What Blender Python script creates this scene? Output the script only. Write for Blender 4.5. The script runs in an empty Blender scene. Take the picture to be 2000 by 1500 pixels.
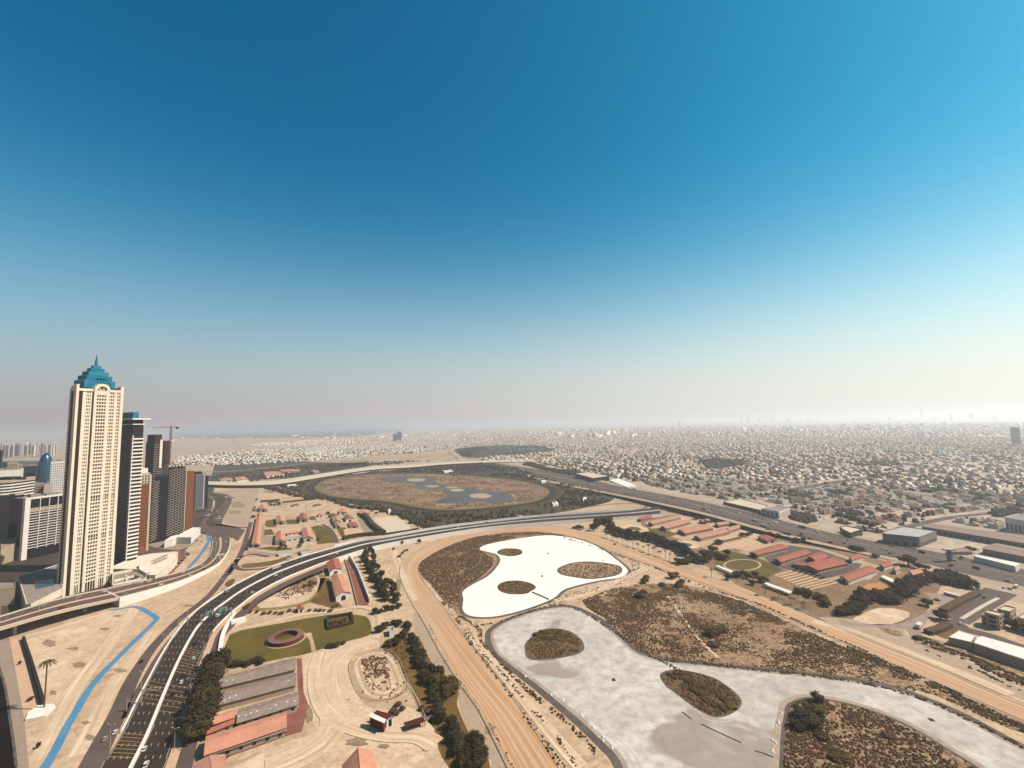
import bpy, bmesh, math, random
import numpy as np
from mathutils import Vector, Matrix
from mathutils.geometry import tessellate_polygon
SUNE, EXPO = 5.0, 0.75
HAZEC, HAZED = (0.82,0.83,0.85,1), 1.1e-4
ALB = 0.58
ALBC = (0.58, 0.52, 0.455)
C = bpy.data.collections.new('scene'); bpy.context.scene.collection.children.link(C)
SC = bpy.context.scene
# ------------------------------------------------------------------ camera
FPX, CAMH, ROLL = 860.0, 170.0, math.radians(1.175)
PITCH = math.atan(77.5*math.cos(ROLL)/FPX)
vf = Vector((0, math.cos(PITCH), math.sin(PITCH))); v0 = Vector((0, -math.sin(PITCH), math.cos(PITCH)))
vr = Vector((1,0,0))*math.cos(ROLL) - v0*math.sin(ROLL); vu = v0*math.cos(ROLL) + Vector((1,0,0))*math.sin(ROLL)
cd = bpy.data.cameras.new('camera'); cam = bpy.data.objects.new('camera', cd); C.objects.link(cam)
M_ = Matrix((vr, vu, -vf)).transposed().to_4x4(); M_.translation = Vector((0,0,CAMH)); cam.matrix_world = M_
cd.sensor_fit = 'HORIZONTAL'; cd.sensor_width = 36; cd.lens = 36*FPX/2000; cd.clip_start = 1; cd.clip_end = 200000
SC.camera = cam
# ------------------------------------------------------------------ sky and sun
SUN_AZ, SUN_EL = math.radians(92), math.radians(48)
W = bpy.data.worlds.new('World'); SC.world = W; W.use_nodes = True
nt = W.node_tree; bg = nt.nodes['Background']
sky = nt.nodes.new('ShaderNodeTexSky'); sky.sky_type = 'NISHITA'; sky.sun_disc = False
sky.sun_elevation = SUN_EL; sky.sun_rotation = SUN_AZ; sky.altitude = 100; sky.air_density = 1.0; sky.dust_density = 1.0; sky.ozone_density = 2.0
# one even colour grade over the whole sky (the photograph's deep blue), with a dusty layer that thickens evenly towards the horizon all round
def wn(k, **kw):
    n = nt.nodes.new(k)
    for a, b in kw.items(): setattr(n, a, b)
    return n
def vm(op, a, b=None, c=None):
    n = wn('ShaderNodeVectorMath', operation=op)
    for i, v in enumerate((a, b, c)):
        if v is None: continue
        if hasattr(v, 'links'): nt.links.new(v, n.inputs[i])
        else: n.inputs[i].default_value = v
    return n.outputs['Value'] if op == 'DOT_PRODUCT' else n.outputs[0]
def mm(op, a, b=0.0, clamp=False):
    n = wn('ShaderNodeMath', operation=op, use_clamp=clamp)
    for i, v in enumerate((a, b)):
        if hasattr(v, 'links'): nt.links.new(v, n.inputs[i])
        else: n.inputs[i].default_value = v
    return n.outputs[0]
KX = 1.0/2**EXPO
sep = wn('ShaderNodeSeparateColor'); nt.links.new(sky.outputs[0], sep.inputs[0]); com = wn('ShaderNodeCombineColor')
for i, (gg, kk) in enumerate(((3.0,2.5),(1.33,1.72),(1.21,1.43))):
    nt.links.new(mm('MULTIPLY', mm('POWER', mm('MULTIPLY', sep.outputs[i], 0.1), gg), kk*KX*10), com.inputs[i])
tc = wn('ShaderNodeTexCoord'); dirv = vm('NORMALIZE', tc.outputs['Generated']); xyz = wn('ShaderNodeSeparateXYZ'); nt.links.new(dirv, xyz.inputs[0])
el = mm('MULTIPLY', mm('ARCSINE', mm('MAXIMUM', xyz.outputs['Z'], 0.0)), 180/math.pi)
hzf = mm('POWER', math.e, mm('MULTIPLY', mm('POWER', mm('DIVIDE', el, 12.9), 1.9), -1.0))
sdv = (math.sin(SUN_AZ)*math.cos(SUN_EL), math.cos(SUN_AZ)*math.cos(SUN_EL), math.sin(SUN_EL))
cs = vm('DOT_PRODUCT', dirv, sdv); dust = wn('ShaderNodeCombineColor')
for i, (k0, k1) in enumerate(((.65,.70),(.60,.80),(.58,.68))):
    nt.links.new(mm('MULTIPLY', mm('POWER', math.e, mm('MULTIPLY', cs, k1)), k0*KX*10), dust.inputs[i])
mxs = wn('ShaderNodeMix', data_type='RGBA'); mxs.clamp_factor = True
nt.links.new(hzf, mxs.inputs['Factor']); nt.links.new(com.outputs[0], mxs.inputs['A']); nt.links.new(dust.outputs[0], mxs.inputs['B']); nt.links.new(mxs.outputs['Result'], bg.inputs[0])
bg.inputs[1].default_value = 0.1
sl = bpy.data.lights.new('sun', 'SUN'); sl.energy = SUNE; sl.angle = math.radians(0.53); sl.color = (1, 0.955, 0.885)
so = bpy.data.objects.new('sun', sl); C.objects.link(so)
sd = Vector((math.sin(SUN_AZ)*math.cos(SUN_EL), math.cos(SUN_AZ)*math.cos(SUN_EL), math.sin(SUN_EL)))
so.rotation_euler = sd.to_track_quat('Z', 'Y').to_euler()
SC.view_settings.view_transform = 'Standard'; SC.view_settings.look = 'None'; SC.view_settings.gamma = 1
SC.view_settings.use_curve_mapping = False; SC.view_settings.exposure = EXPO
SC.render.engine = 'CYCLES'
SC.cycles.max_bounces = 4; SC.cycles.diffuse_bounces = 2; SC.cycles.glossy_bounces = 2; SC.cycles.volume_bounces = 1; SC.cycles.transmission_bounces = 2
SC.cycles.caustics_reflective = False; SC.cycles.caustics_refractive = False
SC.cycles.use_denoising = True
# ------------------------------------------------------------------ from photograph pixels to places on the ground
def ray(px, py): return vf + vr*((px-1000)/FPX) + vu*((750-py)/FPX)
def P(px, py, z=0.0):
    d = ray(px, py); t = (z-CAMH)/d.z
    return Vector((d.x*t, d.y*t, z))
def Hz(px, py, dist):
    d = ray(px, py); return CAMH + dist*d.z/math.hypot(d.x, d.y)
def onaz(px, py, dist):
    d = ray(px, py); k = dist/math.hypot(d.x, d.y); return Vector((d.x*k, d.y*k, 0))
def along(o, a, px, py):
    d = ray(px, py); sx, sy = math.sin(a), math.cos(a); return (o[0]*d.y - o[1]*d.x)/(sy*d.x - sx*d.y)
FR = {'A':(0,680,4),'B':(0,1055,3.37),'C':(400,1055,3.37),'D':(400,800,5),'E':(750,800,5),'F':(750,1055,3.37),'G':(1100,800,4),'H':(1100,1125,4),
      'I':(1500,1125,4),'J':(1550,780,4.349),'K':(120,680,14.286),'L':(220,800,9.376),'M':(220,940,7.692),'N':(0,860,10.714),'O':(0,940,10.714),
      'Q':(480,960,6.667),'R':(1640,1020,5.556),'S':(680,1340,10),'T':(120,1080,10),'U':(1820,1160,11.11),'Z':(0,0,1)}
def px(fr, pts):
    ox, oy, s = FR[fr]; return [(ox+a/s, oy+b/s) for a, b in pts]
def W2(pxs, z=0.0): return [P(a, b, z) for a, b in pxs]
# ------------------------------------------------------------------ mesh helpers
def tag(o, label=None, cat=None, group=None, kind=None):
    if label: o['label'] = label
    if cat: o['category'] = cat
    if group: o['group'] = group
    if kind: o['kind'] = kind
    return o
def thing(name, loc=(0,0,0), rz=0.0, label=None, cat=None, group=None):
    o = bpy.data.objects.new(name, None); C.objects.link(o); o.location = loc; o.rotation_euler = (0,0,rz); o.empty_display_size = 1
    return tag(o, label, cat, group)
class MB:
    def __init__(s): s.v = []; s.f = []; s.m = []
    def add(s, vs, fs, mi=0):
        n = len(s.v); s.v += [tuple(v) for v in vs]; s.f += [tuple(n+i for i in f) for f in fs]; s.m += [mi]*len(fs); return s
    def box(s, x0, y0, z0, x1, y1, z1, mi=0, bottom=False):
        vs = [(x0,y0,z0),(x1,y0,z0),(x1,y1,z0),(x0,y1,z0),(x0,y0,z1),(x1,y0,z1),(x1,y1,z1),(x0,y1,z1)]
        fs = [(4,5,6,7),(0,1,5,4),(1,2,6,5),(2,3,7,6),(3,0,4,7)] + ([(3,2,1,0)] if bottom else [])
        return s.add(vs, fs, mi)
    def obox(s, o, a, l, w, z0, z1, mi=0, off=(0,0), bottom=False):
        # box from corner o, length l along azimuth a, width w to the left of it
        dx = Vector((math.sin(a), math.cos(a))); dy = Vector((-dx.y, dx.x)); b = Vector((o[0], o[1])) + dx*off[0] + dy*off[1]
        q = [b, b+dx*l, b+dx*l+dy*w, b+dy*w]; return s.prism(q, z0, z1, mi, bottom)
    def prism(s, poly, z0, z1, mi=0, bottom=False, mtop=None):
        poly = [(p[0], p[1]) for p in poly]
        if sum(poly[i][0]*poly[(i+1)%len(poly)][1]-poly[(i+1)%len(poly)][0]*poly[i][1] for i in range(len(poly))) < 0: poly = poly[::-1]
        n = len(poly); vs = [(p[0],p[1],z0) for p in poly] + [(p[0],p[1],z1) for p in poly]
        s.add(vs, [(i,(i+1)%n,n+(i+1)%n,n+i) for i in range(n)], mi)
        s.add([(p[0],p[1],z1) for p in poly], [tuple(range(n))], mi if mtop is None else mtop)
        if bottom: s.add([(p[0],p[1],z0) for p in poly], [tuple(range(n))[::-1]], mi)
        return s
    def tube(s, a, b, r0, r1=None, n=6, mi=0, caps=True):
        a = Vector(a); b = Vector(b); r1 = r0 if r1 is None else r1
        d = (b-a).normalized(); t = d.cross(Vector((0,0,1)) if abs(d.z) < .9 else Vector((1,0,0))).normalized(); q = d.cross(t)
        vs = []
        for p, r in ((a, r0), (b, r1)):
            for i in range(n):
                c, si = math.cos(2*math.pi*i/n), math.sin(2*math.pi*i/n); vs.append(p + t*(c*r) + q*(si*r))
        fs = [(i,(i+1)%n,n+(i+1)%n,n+i) for i in range(n)]
        if caps: fs += [tuple(range(n))[::-1], tuple(range(n, 2*n))]
        return s.add(vs, fs, mi)
    def mesh(s, name, mats, smooth=False):
        me = bpy.data.meshes.new(name); me.from_pydata(s.v, [], s.f)
        for m in (mats if isinstance(mats, (list, tuple)) else [mats]): me.materials.append(m)
        if any(s.m): me.polygons.foreach_set('material_index', s.m)
        if smooth: me.polygons.foreach_set('use_smooth', [True]*len(s.f))
        me.update(); return me
    def build(s, name, mats, parent=None, smooth=False, kind=None):
        o = bpy.data.objects.new(name, s.mesh(name, mats, smooth)); C.objects.link(o)
        if parent: o.parent = parent
        if kind: o['kind'] = kind
        return o
def link(name, me, parent=None, loc=(0,0,0), rz=0.0, sc=None):
    o = bpy.data.objects.new(name, me); C.objects.link(o); o.parent = parent; o.location = loc; o.rotation_euler = (0,0,rz)
    if sc: o.scale = sc
    return o
def copy_tree(o, parent=None):
    c = o.copy(); C.objects.link(c); c.parent = parent
    for ch in o.children: copy_tree(ch, c)
    return c
def crom(pts, n=6, closed=False):
    out = []; N = len(pts); rng = range(N if closed else N-1)
    for i in rng:
        g = lambda k: pts[k % N] if closed else pts[max(0, min(N-1, k))]
        p0, p1, p2, p3 = [Vector(g(i+j)) for j in (-1,0,1,2)]
        for k in range(n):
            t = k/n; out.append(0.5*((2*p1)+(p2-p0)*t+(2*p0-5*p1+4*p2-p3)*t*t+(3*p1-p0-3*p2+p3)*t*t*t))
    if not closed: out.append(Vector(pts[-1]))
    return out
# ------------------------------------------------------------------ materials
def mat(name, col, rough=0.9, var=None, scales=(0.05,), amt=0.35, metal=0.0, spec=0.15, bump=0.0, bscale=1.0, wave=None, obj_rand=0.0, spots=None, glass=False):
    col = tuple(c*k for c, k in zip(col, ALBC)); var = tuple(c*k for c, k in zip(var, ALBC)) if var else None
    if spots: spots = (spots[0], spots[1], tuple(c*k for c, k in zip(spots[2], ALBC)), spots[3])
    m = bpy.data.materials.new(name); m.use_nodes = True; t = m.node_tree; b = t.nodes['Principled BSDF']
    b.inputs['Roughness'].default_value = rough; b.inputs['Metallic'].default_value = metal; b.inputs['Specular IOR Level'].default_value = spec
    L = t.links.new; N = t.nodes.new
    geo = N('ShaderNodeNewGeometry'); cur = None
    rgb = N('ShaderNodeRGB'); rgb.outputs[0].default_value = (*col, 1); cur = rgb.outputs[0]
    var = var or tuple(c*0.6 for c in col)
    for k, s in enumerate(scales):
        nz = N('ShaderNodeTexNoise'); nz.inputs['Scale'].default_value = s; nz.inputs['Detail'].default_value = 5; nz.inputs['Roughness'].default_value = 0.62
        L(geo.outputs['Position'], nz.inputs['Vector'])
        mr = N('ShaderNodeMapRange'); mr.inputs[1].default_value = 0.42; mr.inputs[2].default_value = 0.66; mr.inputs[3].default_value = 0; mr.inputs[4].default_value = amt
        L(nz.outputs['Fac'], mr.inputs[0])
        mx = N('ShaderNodeMix'); mx.data_type = 'RGBA'; L(mr.outputs[0], mx.inputs['Factor']); L(cur, mx.inputs['A'])
        v = var if k % 2 == 0 else tuple(min(1, c*1.25) for c in col); mx.inputs['B'].default_value = (*v, 1); cur = mx.outputs['Result']
    if spots:
        sc_, thr, c2, am = spots
        nz = N('ShaderNodeTexNoise'); nz.inputs['Scale'].default_value = sc_; nz.inputs['Detail'].default_value = 3; nz.inputs['Distortion'].default_value = 1.2
        L(geo.outputs['Position'], nz.inputs['Vector'])
        mr = N('ShaderNodeMapRange'); mr.inputs[1].default_value = thr; mr.inputs[2].default_value = thr+0.05; mr.inputs[4].default_value = am
        L(nz.outputs['Fac'], mr.inputs[0])
        mx = N('ShaderNodeMix'); mx.data_type = 'RGBA'; L(mr.outputs[0], mx.inputs['Factor']); L(cur, mx.inputs['A']); mx.inputs['B'].default_value = (*c2, 1); cur = mx.outputs['Result']
    if obj_rand:
        oi = N('ShaderNodeObjectInfo'); hs = N('ShaderNodeHueSaturation'); mr = N('ShaderNodeMapRange')
        mr.inputs[3].default_value = 1-obj_rand; mr.inputs[4].default_value = 1+obj_rand; L(oi.outputs['Random'], mr.inputs[0]); L(mr.outputs[0], hs.inputs['Value']); L(cur, hs.inputs['Color']); cur = hs.outputs[0]
    L(cur, b.inputs['Base Color'])
    if bump:
        nz = N('ShaderNodeTexNoise'); nz.inputs['Scale'].default_value = bscale; nz.inputs['Detail'].default_value = 4; L(geo.outputs['Position'], nz.inputs['Vector'])
        bp = N('ShaderNodeBump'); bp.inputs['Strength'].default_value = bump; bp.inputs['Distance'].default_value = 0.5; L(nz.outputs['Fac'], bp.inputs['Height']); L(bp.outputs[0], b.inputs['Normal'])
    return m
def uvstreak(m, col2, freq, amt=0.5, along_f=0.01, thr=(0.45, 0.62)):
    # streaks that run along a ribbon: needs uv with u across in metres, v along in metres
    t = m.node_tree; b = t.nodes['Principled BSDF']; src = b.inputs['Base Color'].links[0].from_socket
    uv = t.nodes.new('ShaderNodeUVMap'); mp = t.nodes.new('ShaderNodeMapping'); mp.inputs['Scale'].default_value = (freq, along_f, 1)
    nz = t.nodes.new('ShaderNodeTexNoise'); nz.inputs['Scale'].default_value = 1; nz.inputs['Detail'].default_value = 4
    mr = t.nodes.new('ShaderNodeMapRange'); mr.inputs[1].default_value = thr[0]; mr.inputs[2].default_value = thr[1]; mr.inputs[4].default_value = amt
    mx = t.nodes.new('ShaderNodeMix'); mx.data_type = 'RGBA'; mx.inputs['B'].default_value = (*col2, 1)
    L = t.links.new; L(uv.outputs[0], mp.inputs[0]); L(mp.outputs[0], nz.inputs['Vector']); L(nz.outputs['Fac'], mr.inputs[0]); L(mr.outputs[0], mx.inputs['Factor']); L(src, mx.inputs['A']); L(mx.outputs['Result'], b.inputs['Base Color'])
    return m
SAND = (0.60, 0.44, 0.30)
YSTR = ((0.50,0.355,0.24), (0.82,0.68,0.52))
MT = dict(
 ground = mat('desert_ground', (0.52,0.40,0.28), var=(0.30,0.22,0.15), scales=(0.0011, 0.006, 0.03), amt=0.55),
 sand = mat('pale_sand', (0.63,0.475,0.335), var=(0.36,0.245,0.155), scales=(0.010, 0.05, 0.22), amt=0.62, spots=(0.06,0.60,(0.36,0.25,0.16),0.55), bump=0.3, bscale=0.4),
 sand2 = mat('tracked_sand', (0.70,0.545,0.40), var=(0.46,0.33,0.22), scales=(0.016, 0.09, 0.4), amt=0.7, spots=(0.035,0.60,(0.80,0.68,0.53),0.6), bump=0.3, bscale=0.5),
 pinksand = mat('pink_paving', (0.62,0.42,0.29), var=(0.5,0.34,0.25), scales=(0.05, 0.2), amt=0.6),
 gravel = mat('grey_gravel', (0.44,0.34,0.25), var=(0.33,0.25,0.19), scales=(0.03, 0.3), amt=0.6),
 track = mat('orange_race_sand', (0.55,0.315,0.165), var=(0.44,0.24,0.12), scales=(0.02,), amt=0.5),
 salt = mat('white_salt_crust', (0.93,0.94,0.90), var=(0.82,0.80,0.74), scales=(0.02, 0.15), amt=0.3),
 greysalt = mat('grey_salt_crust', (0.64,0.62,0.59), var=(0.36,0.33,0.315), scales=(0.008, 0.035, 0.15), amt=0.7, spots=(0.013, 0.58, (0.32,0.255,0.215), 0.75)), mud = mat('damp_shore_mud', (0.36,0.29,0.245), var=(0.52,0.46,0.40), scales=(0.08, 0.4), amt=0.8),
 bank = mat('dark_pond_liner', (0.10,0.085,0.08), var=(0.2,0.16,0.13), scales=(0.1, 0.6), amt=0.7),
 scrubsoil = mat('scrub_soil', (0.50,0.35,0.225), var=(0.17,0.09,0.045), scales=(0.02, 0.25, 1.0), amt=0.75, spots=(0.35,0.5,(0.13,0.07,0.035),0.75)),
 islandsoil = mat('island_soil', (0.16,0.10,0.05), var=(0.075,0.055,0.02), scales=(0.05, 0.3), amt=0.8),
 asphalt = mat('asphalt', (0.040,0.025,0.019), var=(0.062,0.041,0.033), scales=(0.03, 0.2), amt=0.7, rough=0.8),
 asphalt2 = mat('worn_asphalt', (0.105,0.075,0.066), var=(0.18,0.135,0.12), scales=(0.03, 0.2), amt=0.7),
 paleroad = mat('pale_concrete_road', (0.34,0.27,0.22), var=(0.26,0.2,0.16), scales=(0.03,0.3), amt=0.6),
 redroad = mat('red_paving', (0.25,0.085,0.07), var=(0.33,0.16,0.13), scales=(0.1,), amt=0.6),
 concrete = mat('pale_concrete', (0.66,0.57,0.45), var=(0.50,0.42,0.32), scales=(0.05,0.5), amt=0.4),
 white = mat('white_paint', (0.86,0.85,0.82), var=(0.70,0.68,0.63), scales=(0.1,), amt=0.3),
 paint = mat('road_paint', (0.55,0.53,0.49), rough=0.6), ypaint = mat('yellow_road_paint', (0.50,0.33,0.10), rough=0.6),
 grass = mat('irrigated_grass', (0.095,0.082,0.012), var=(0.22,0.135,0.025), scales=(0.03, 0.15), amt=0.7),
 drygrass = mat('dry_grass', (0.17,0.10,0.026), var=(0.075,0.05,0.015), scales=(0.05, 0.3), amt=0.8),
 darkgrass = mat('dark_ground_cover', (0.06,0.048,0.02), var=(0.13,0.085,0.045), scales=(0.02, 0.12), amt=0.7),
 water = mat('still_water', (0.125,0.115,0.115), rough=0.5, var=(0.035,0.05,0.07), scales=(0.01,), amt=0.5, spec=0.15),
 canal = mat('dark_canal_water', (0.010,0.006,0.006), rough=0.6, scales=(), spec=0.02),
 bluepath = mat('blue_cycle_path', (0.075,0.24,0.44), var=(0.15,0.31,0.46), scales=(0.05,0.5), amt=0.7),
 cityground = mat('city_ground', (0.54,0.45,0.36), var=(0.26,0.20,0.155), scales=(0.004, 0.02, 0.1), amt=0.6),
)
uvstreak(MT['track'], (0.62*ALB,0.43*ALB,0.28*ALB), 0.6, 0.8, 0.004, (0.46, 0.56))
uvstreak(MT['asphalt2'], (0.065,0.046,0.042), 0.35, 0.6, 0.002)
MT['yardstreak'] = mat('driven_sand', (0.70,0.545,0.40), var=(0.52,0.385,0.265), scales=(0.016, 0.09, 0.4), amt=0.5)
uvstreak(MT['yardstreak'], tuple(c*k for c, k in zip((0.50,0.355,0.24), ALBC)), 0.42, 0.7, 0.012, (0.52, 0.60)); uvstreak(MT['yardstreak'], tuple(c*k for c, k in zip((0.86,0.72,0.55), ALBC)), 0.31, 0.6, 0.010, (0.54, 0.62))
# ------------------------------------------------------------------ flat ground sheets
LV = 0.03
def sheet(name, pts, m, lv, sm=6, kind='structure', z=None, label=None):
    """pts: photo pixels, closed outline on the ground"""
    w = [P(a, b)[:2] for a, b in pts]
    if sm: w = [tuple(p) for p in crom(w, sm, True)]
    return wsheet(name, w, m, lv, kind, z)
def wsheet(name, w, m, lv, kind='structure', z=None):
    z = LV*lv if z is None else z
    tri = tessellate_polygon([[Vector((p[0], p[1], 0)) for p in w]])
    fs = []
    for t in tri:
        a, b, c = [Vector(w[i][:2]) for i in t]
        fs.append(tuple(t) if (b-a).cross(c-a) > 0 else tuple(t)[::-1])
    me = bpy.data.meshes.new(name); me.from_pydata([(p[0], p[1], z) for p in w], [], fs); me.materials.append(m if not isinstance(m, str) else MT[m])
    o = bpy.data.objects.new(name, me); C.objects.link(o)
    if kind: o['kind'] = kind
    return o
def grow(w, d):
    # outline pushed out by d metres
    n = len(w); A = sum(w[i][0]*w[(i+1)%n][1]-w[(i+1)%n][0]*w[i][1] for i in range(n)); s = 1 if A > 0 else -1; out = []
    for i in range(n):
        t = Vector(w[(i+1)%n][:2])-Vector(w[i-1][:2]); t.normalize(); out.append((w[i][0]+t.y*s*d, w[i][1]-t.x*s*d))
    return out
def resample(p, n):
    p = [Vector(q) for q in p]; d = [0]
    for i in range(1, len(p)): d.append(d[-1]+(p[i]-p[i-1]).length)
    out = []; j = 0
    for k in range(n):
        s = d[-1]*k/(n-1)
        while j < len(p)-2 and d[j+1] < s: j += 1
        t = (s-d[j])/max(1e-6, d[j+1]-d[j]); out.append(p[j].lerp(p[j+1], min(1, max(0, t))))
    return out
def two(Lp, Rp, z=0.0, n=None, zf=None):
    """paired edges (same count) in pixels -> dense lists of 3d points, smoothed"""
    f = lambda e: [P(a, b, (zf[i] if zf else z)) for i, (a, b) in enumerate(e)]
    A, B = crom(f(Lp), 6), crom(f(Rp), 6)
    for p in A+B: p.z = max(0.0, p.z)
    return A, B
def ribbon(name, L, R, m, lv=0, kind='structure', parent=None, dz=0.0):
    n = len(L); vs = []; uv = []; s = 0.0
    for i in range(n):
        if i: s += ((L[i]-L[i-1]).length+(R[i]-R[i-1]).length)/2
        w = (R[i]-L[i]).length; a = L[i]; b = R[i]
        vs += [(a.x, a.y, a.z+LV*lv+dz), (b.x, b.y, b.z+LV*lv+dz)]; uv += [(0, s), (w, s)]
    fs = [(2*i, 2*i+1, 2*i+3, 2*i+2) for i in range(n-1)]
    a, b, c = Vector(vs[0]), Vector(vs[1]), Vector(vs[3])
    if (b-a).cross(c-a).z < 0: fs = [f[::-1] for f in fs]
    me = bpy.data.meshes.new(name); me.from_pydata(vs, [], fs); me.materials.append(MT[m] if isinstance(m, str) else m)
    ul = me.uv_layers.new(name='UVMap')
    for lp in me.loops: ul.data[lp.index].uv = uv[lp.vertex_index]
    o = bpy.data.objects.new(name, me); C.objects.link(o)
    if kind: o['kind'] = kind
    if parent: o.parent = parent
    return o
def mid(L, R, t): return [a.lerp(b, t) for a, b in zip(L, R)]
def offs(line, w):
    """edges of a band w wide (number or list) round a centre line of 3d points"""
    L = []; R = []; n = len(line)
    for i, p in enumerate(line):
        t = line[min(i+1, n-1)]-line[max(i-1, 0)]; t.z = 0; t.normalize(); q = Vector((-t.y, t.x, 0)); ww = w if not isinstance(w, (list, tuple)) else w[i]
        L.append(p+q*ww/2); R.append(p-q*ww/2)
    return L, R
def cline(pxs, z=0.0, n=6): return crom([P(a, b, z) for a, b in pxs], n)
def road(name, pxs, w, m, lv, z=0.0, kind='structure'):
    L, R = offs(cline(pxs, z), w); return ribbon(name, L, R, m, lv, kind)
def wallmb(line, th, h0, h1, mb=None, mi=0):
    """wall along a 3d line; from z+h0 to z+h1"""
    mb = mb or MB(); L, R = offs(line, th); n = len(line)
    vs = []
    for i in range(n):
        for e in (L, R):
            vs += [(e[i].x, e[i].y, (h0(i) if callable(h0) else line[i].z+h0)), (e[i].x, e[i].y, line[i].z+h1)]
    fs = []
    for i in range(n-1):
        a = 4*i; b = a+4
        fs += [(a,a+1,b+1,b), (a+2,b+2,b+3,a+3), (a+1,a+3,b+3,b+1)]
    fs += [(0,2,3,1), (4*(n-1)+1, 4*(n-1)+3, 4*(n-1)+2, 4*(n-1))]
    return mb.add(vs, fs, mi)
def dashes(line, dash, gap, w, mb, start=0.0, mi=0, dz=0.0):
    d = 0.0; nxt = start; segs = []
    for i in range(1, len(line)):
        a, b = line[i-1], line[i]; l = (b-a).length
        while nxt < d+l:
            t = (nxt-d)/l; p = a.lerp(b, t); q = (b-a).normalized(); e = p+q*dash; s = Vector((-q.y, q.x, 0))*w/2
            vs = [p-s, e-s, e+s, p+s]; mb.add([(v.x, v.y, v.z+dz) for v in vs], [(0,1,2,3)], mi); nxt += dash+gap
        d += l

# ================================================================== THE SETTING
g = MB(); g.add([(-46000,-3000,0),(46000,-3000,0),(46000,46000,0),(-46000,46000,0)], [(0,1,2,3)]); g.build('ground', MT['ground'], kind='structure')
hb = MB(); hb.box(-47000,-4000,-1.2,47000,47000,268, bottom=True); hz = hb.build('haze', [], kind='stuff')
hm = bpy.data.materials.new('haze_air'); hm.use_nodes = True; t = hm.node_tree
t.nodes.remove(t.nodes['Principled BSDF']); pv = t.nodes.new('ShaderNodeVolumePrincipled'); pv.inputs['Color'].default_value = HAZEC; pv.inputs['Density'].default_value = HAZED; pv.inputs['Anisotropy'].default_value = 0.45
t.links.new(pv.outputs[0], t.nodes['Material Output'].inputs['Volume']); hz.data.materials.append(hm)
# --- broad land around the near quarter
sheet('city_ground', px('Z', [(930,905),(960,880),(820,868),(700,848),(900,838),(1500,826),(2000,818),(2600,806),(3200,900),(2600,1180),(2000,1165),(1700,1078),(1480,1030),(1300,978),(1200,952),(1090,935)]), 'cityground', 1, sm=0)
sheet('near_sand', px('Z', [(150,1900),(100,1100),(330,1060),(400,985),(415,950),(640,960),(800,985),(1180,985),(1280,1005),(1500,1060),(1750,1120),(2000,1180),(2400,1250),(2600,1500),(2200,1900)]), 'sand', 1, sm=0)
sheet('waterfront_sand', px('B', [(0,640),(200,620),(780,440),(900,400),(1400,180),(1560,0),(1600,200),(1000,760),(560,1500),(400,1900),(-200,1900)]), 'sand', 2, sm=0)
# large oval racecourse
sheet('outer_green', px('Z', [(545,950),(600,935),(700,925),(800,915),(940,905),(1010,915),(1100,945),(1180,962),(1195,978),(1100,1000),(1000,1012),(900,1022),(830,1030),(800,1018),(745,995),(690,985),(640,980),(590,965)]), 'darkgrass', 2, sm=4)
ot = px('Z', [(600,957),(601,950),(625,937),(680,929),(740,925),(850,924),(950,930),(1020,937),(1063,946),(1085,955),(1088,965),(1072,977),(1040,985),(980,993),(910,999),(850,1000),(800,994),(745,983),(690,978),(640,973),(612,965)])
w = [tuple(p) for p in crom([P(a,b)[:2] for a,b in ot], 6, True)]
wsheet('oval_racetrack', w, mat('dark_turf_track', (0.028,0.024,0.018), var=(0.045,0.035,0.02), scales=(0.05,), amt=0.5), 3)
wi = grow(w, -20); wsheet('oval_verge', wi, mat('verge_grass', (0.16,0.125,0.045), var=(0.24,0.16,0.08), scales=(0.02,0.1), amt=0.8), 4)
wsheet('oval_infield', grow(w, -33), mat('infield_scrub', (0.25,0.165,0.10), var=(0.09,0.06,0.03), scales=(0.014,0.05), amt=0.85, spots=(0.03,0.58,(0.42,0.30,0.19),0.7)), 5)
def pondpx(l): return l
sheet('oval_lake', px('E', [(-20,665),(200,660),(430,662),(500,690),(520,715),(620,740),(680,765),(880,770),(1000,800),(1150,805),(1230,840),(1260,870),(1200,905),(1050,905),(900,895),(760,905),(620,915),(520,912),(530,885),(600,850),(610,830),(560,800),(600,775),(480,772),(340,778),(300,730),(200,712),(60,705),(-40,690)]), 'water', 6, sm=4)
for i, (cx, cy, rx, ry) in enumerate([(315,687,92,17),(470,750,70,10),(710,787,72,13),(940,843,108,24),(660,762,60,8)]):
    sheet('lake_sandbar', px('E', [(cx+rx*math.cos(a*math.pi/5)*(1+.07*math.sin(3*a+i)), cy+ry*math.sin(a*math.pi/5)*(1+.1*math.cos(2*a+i))) for a in range(10)]), 'concrete' if 0 else 'gravel', 7, sm=4)
# near track

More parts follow.
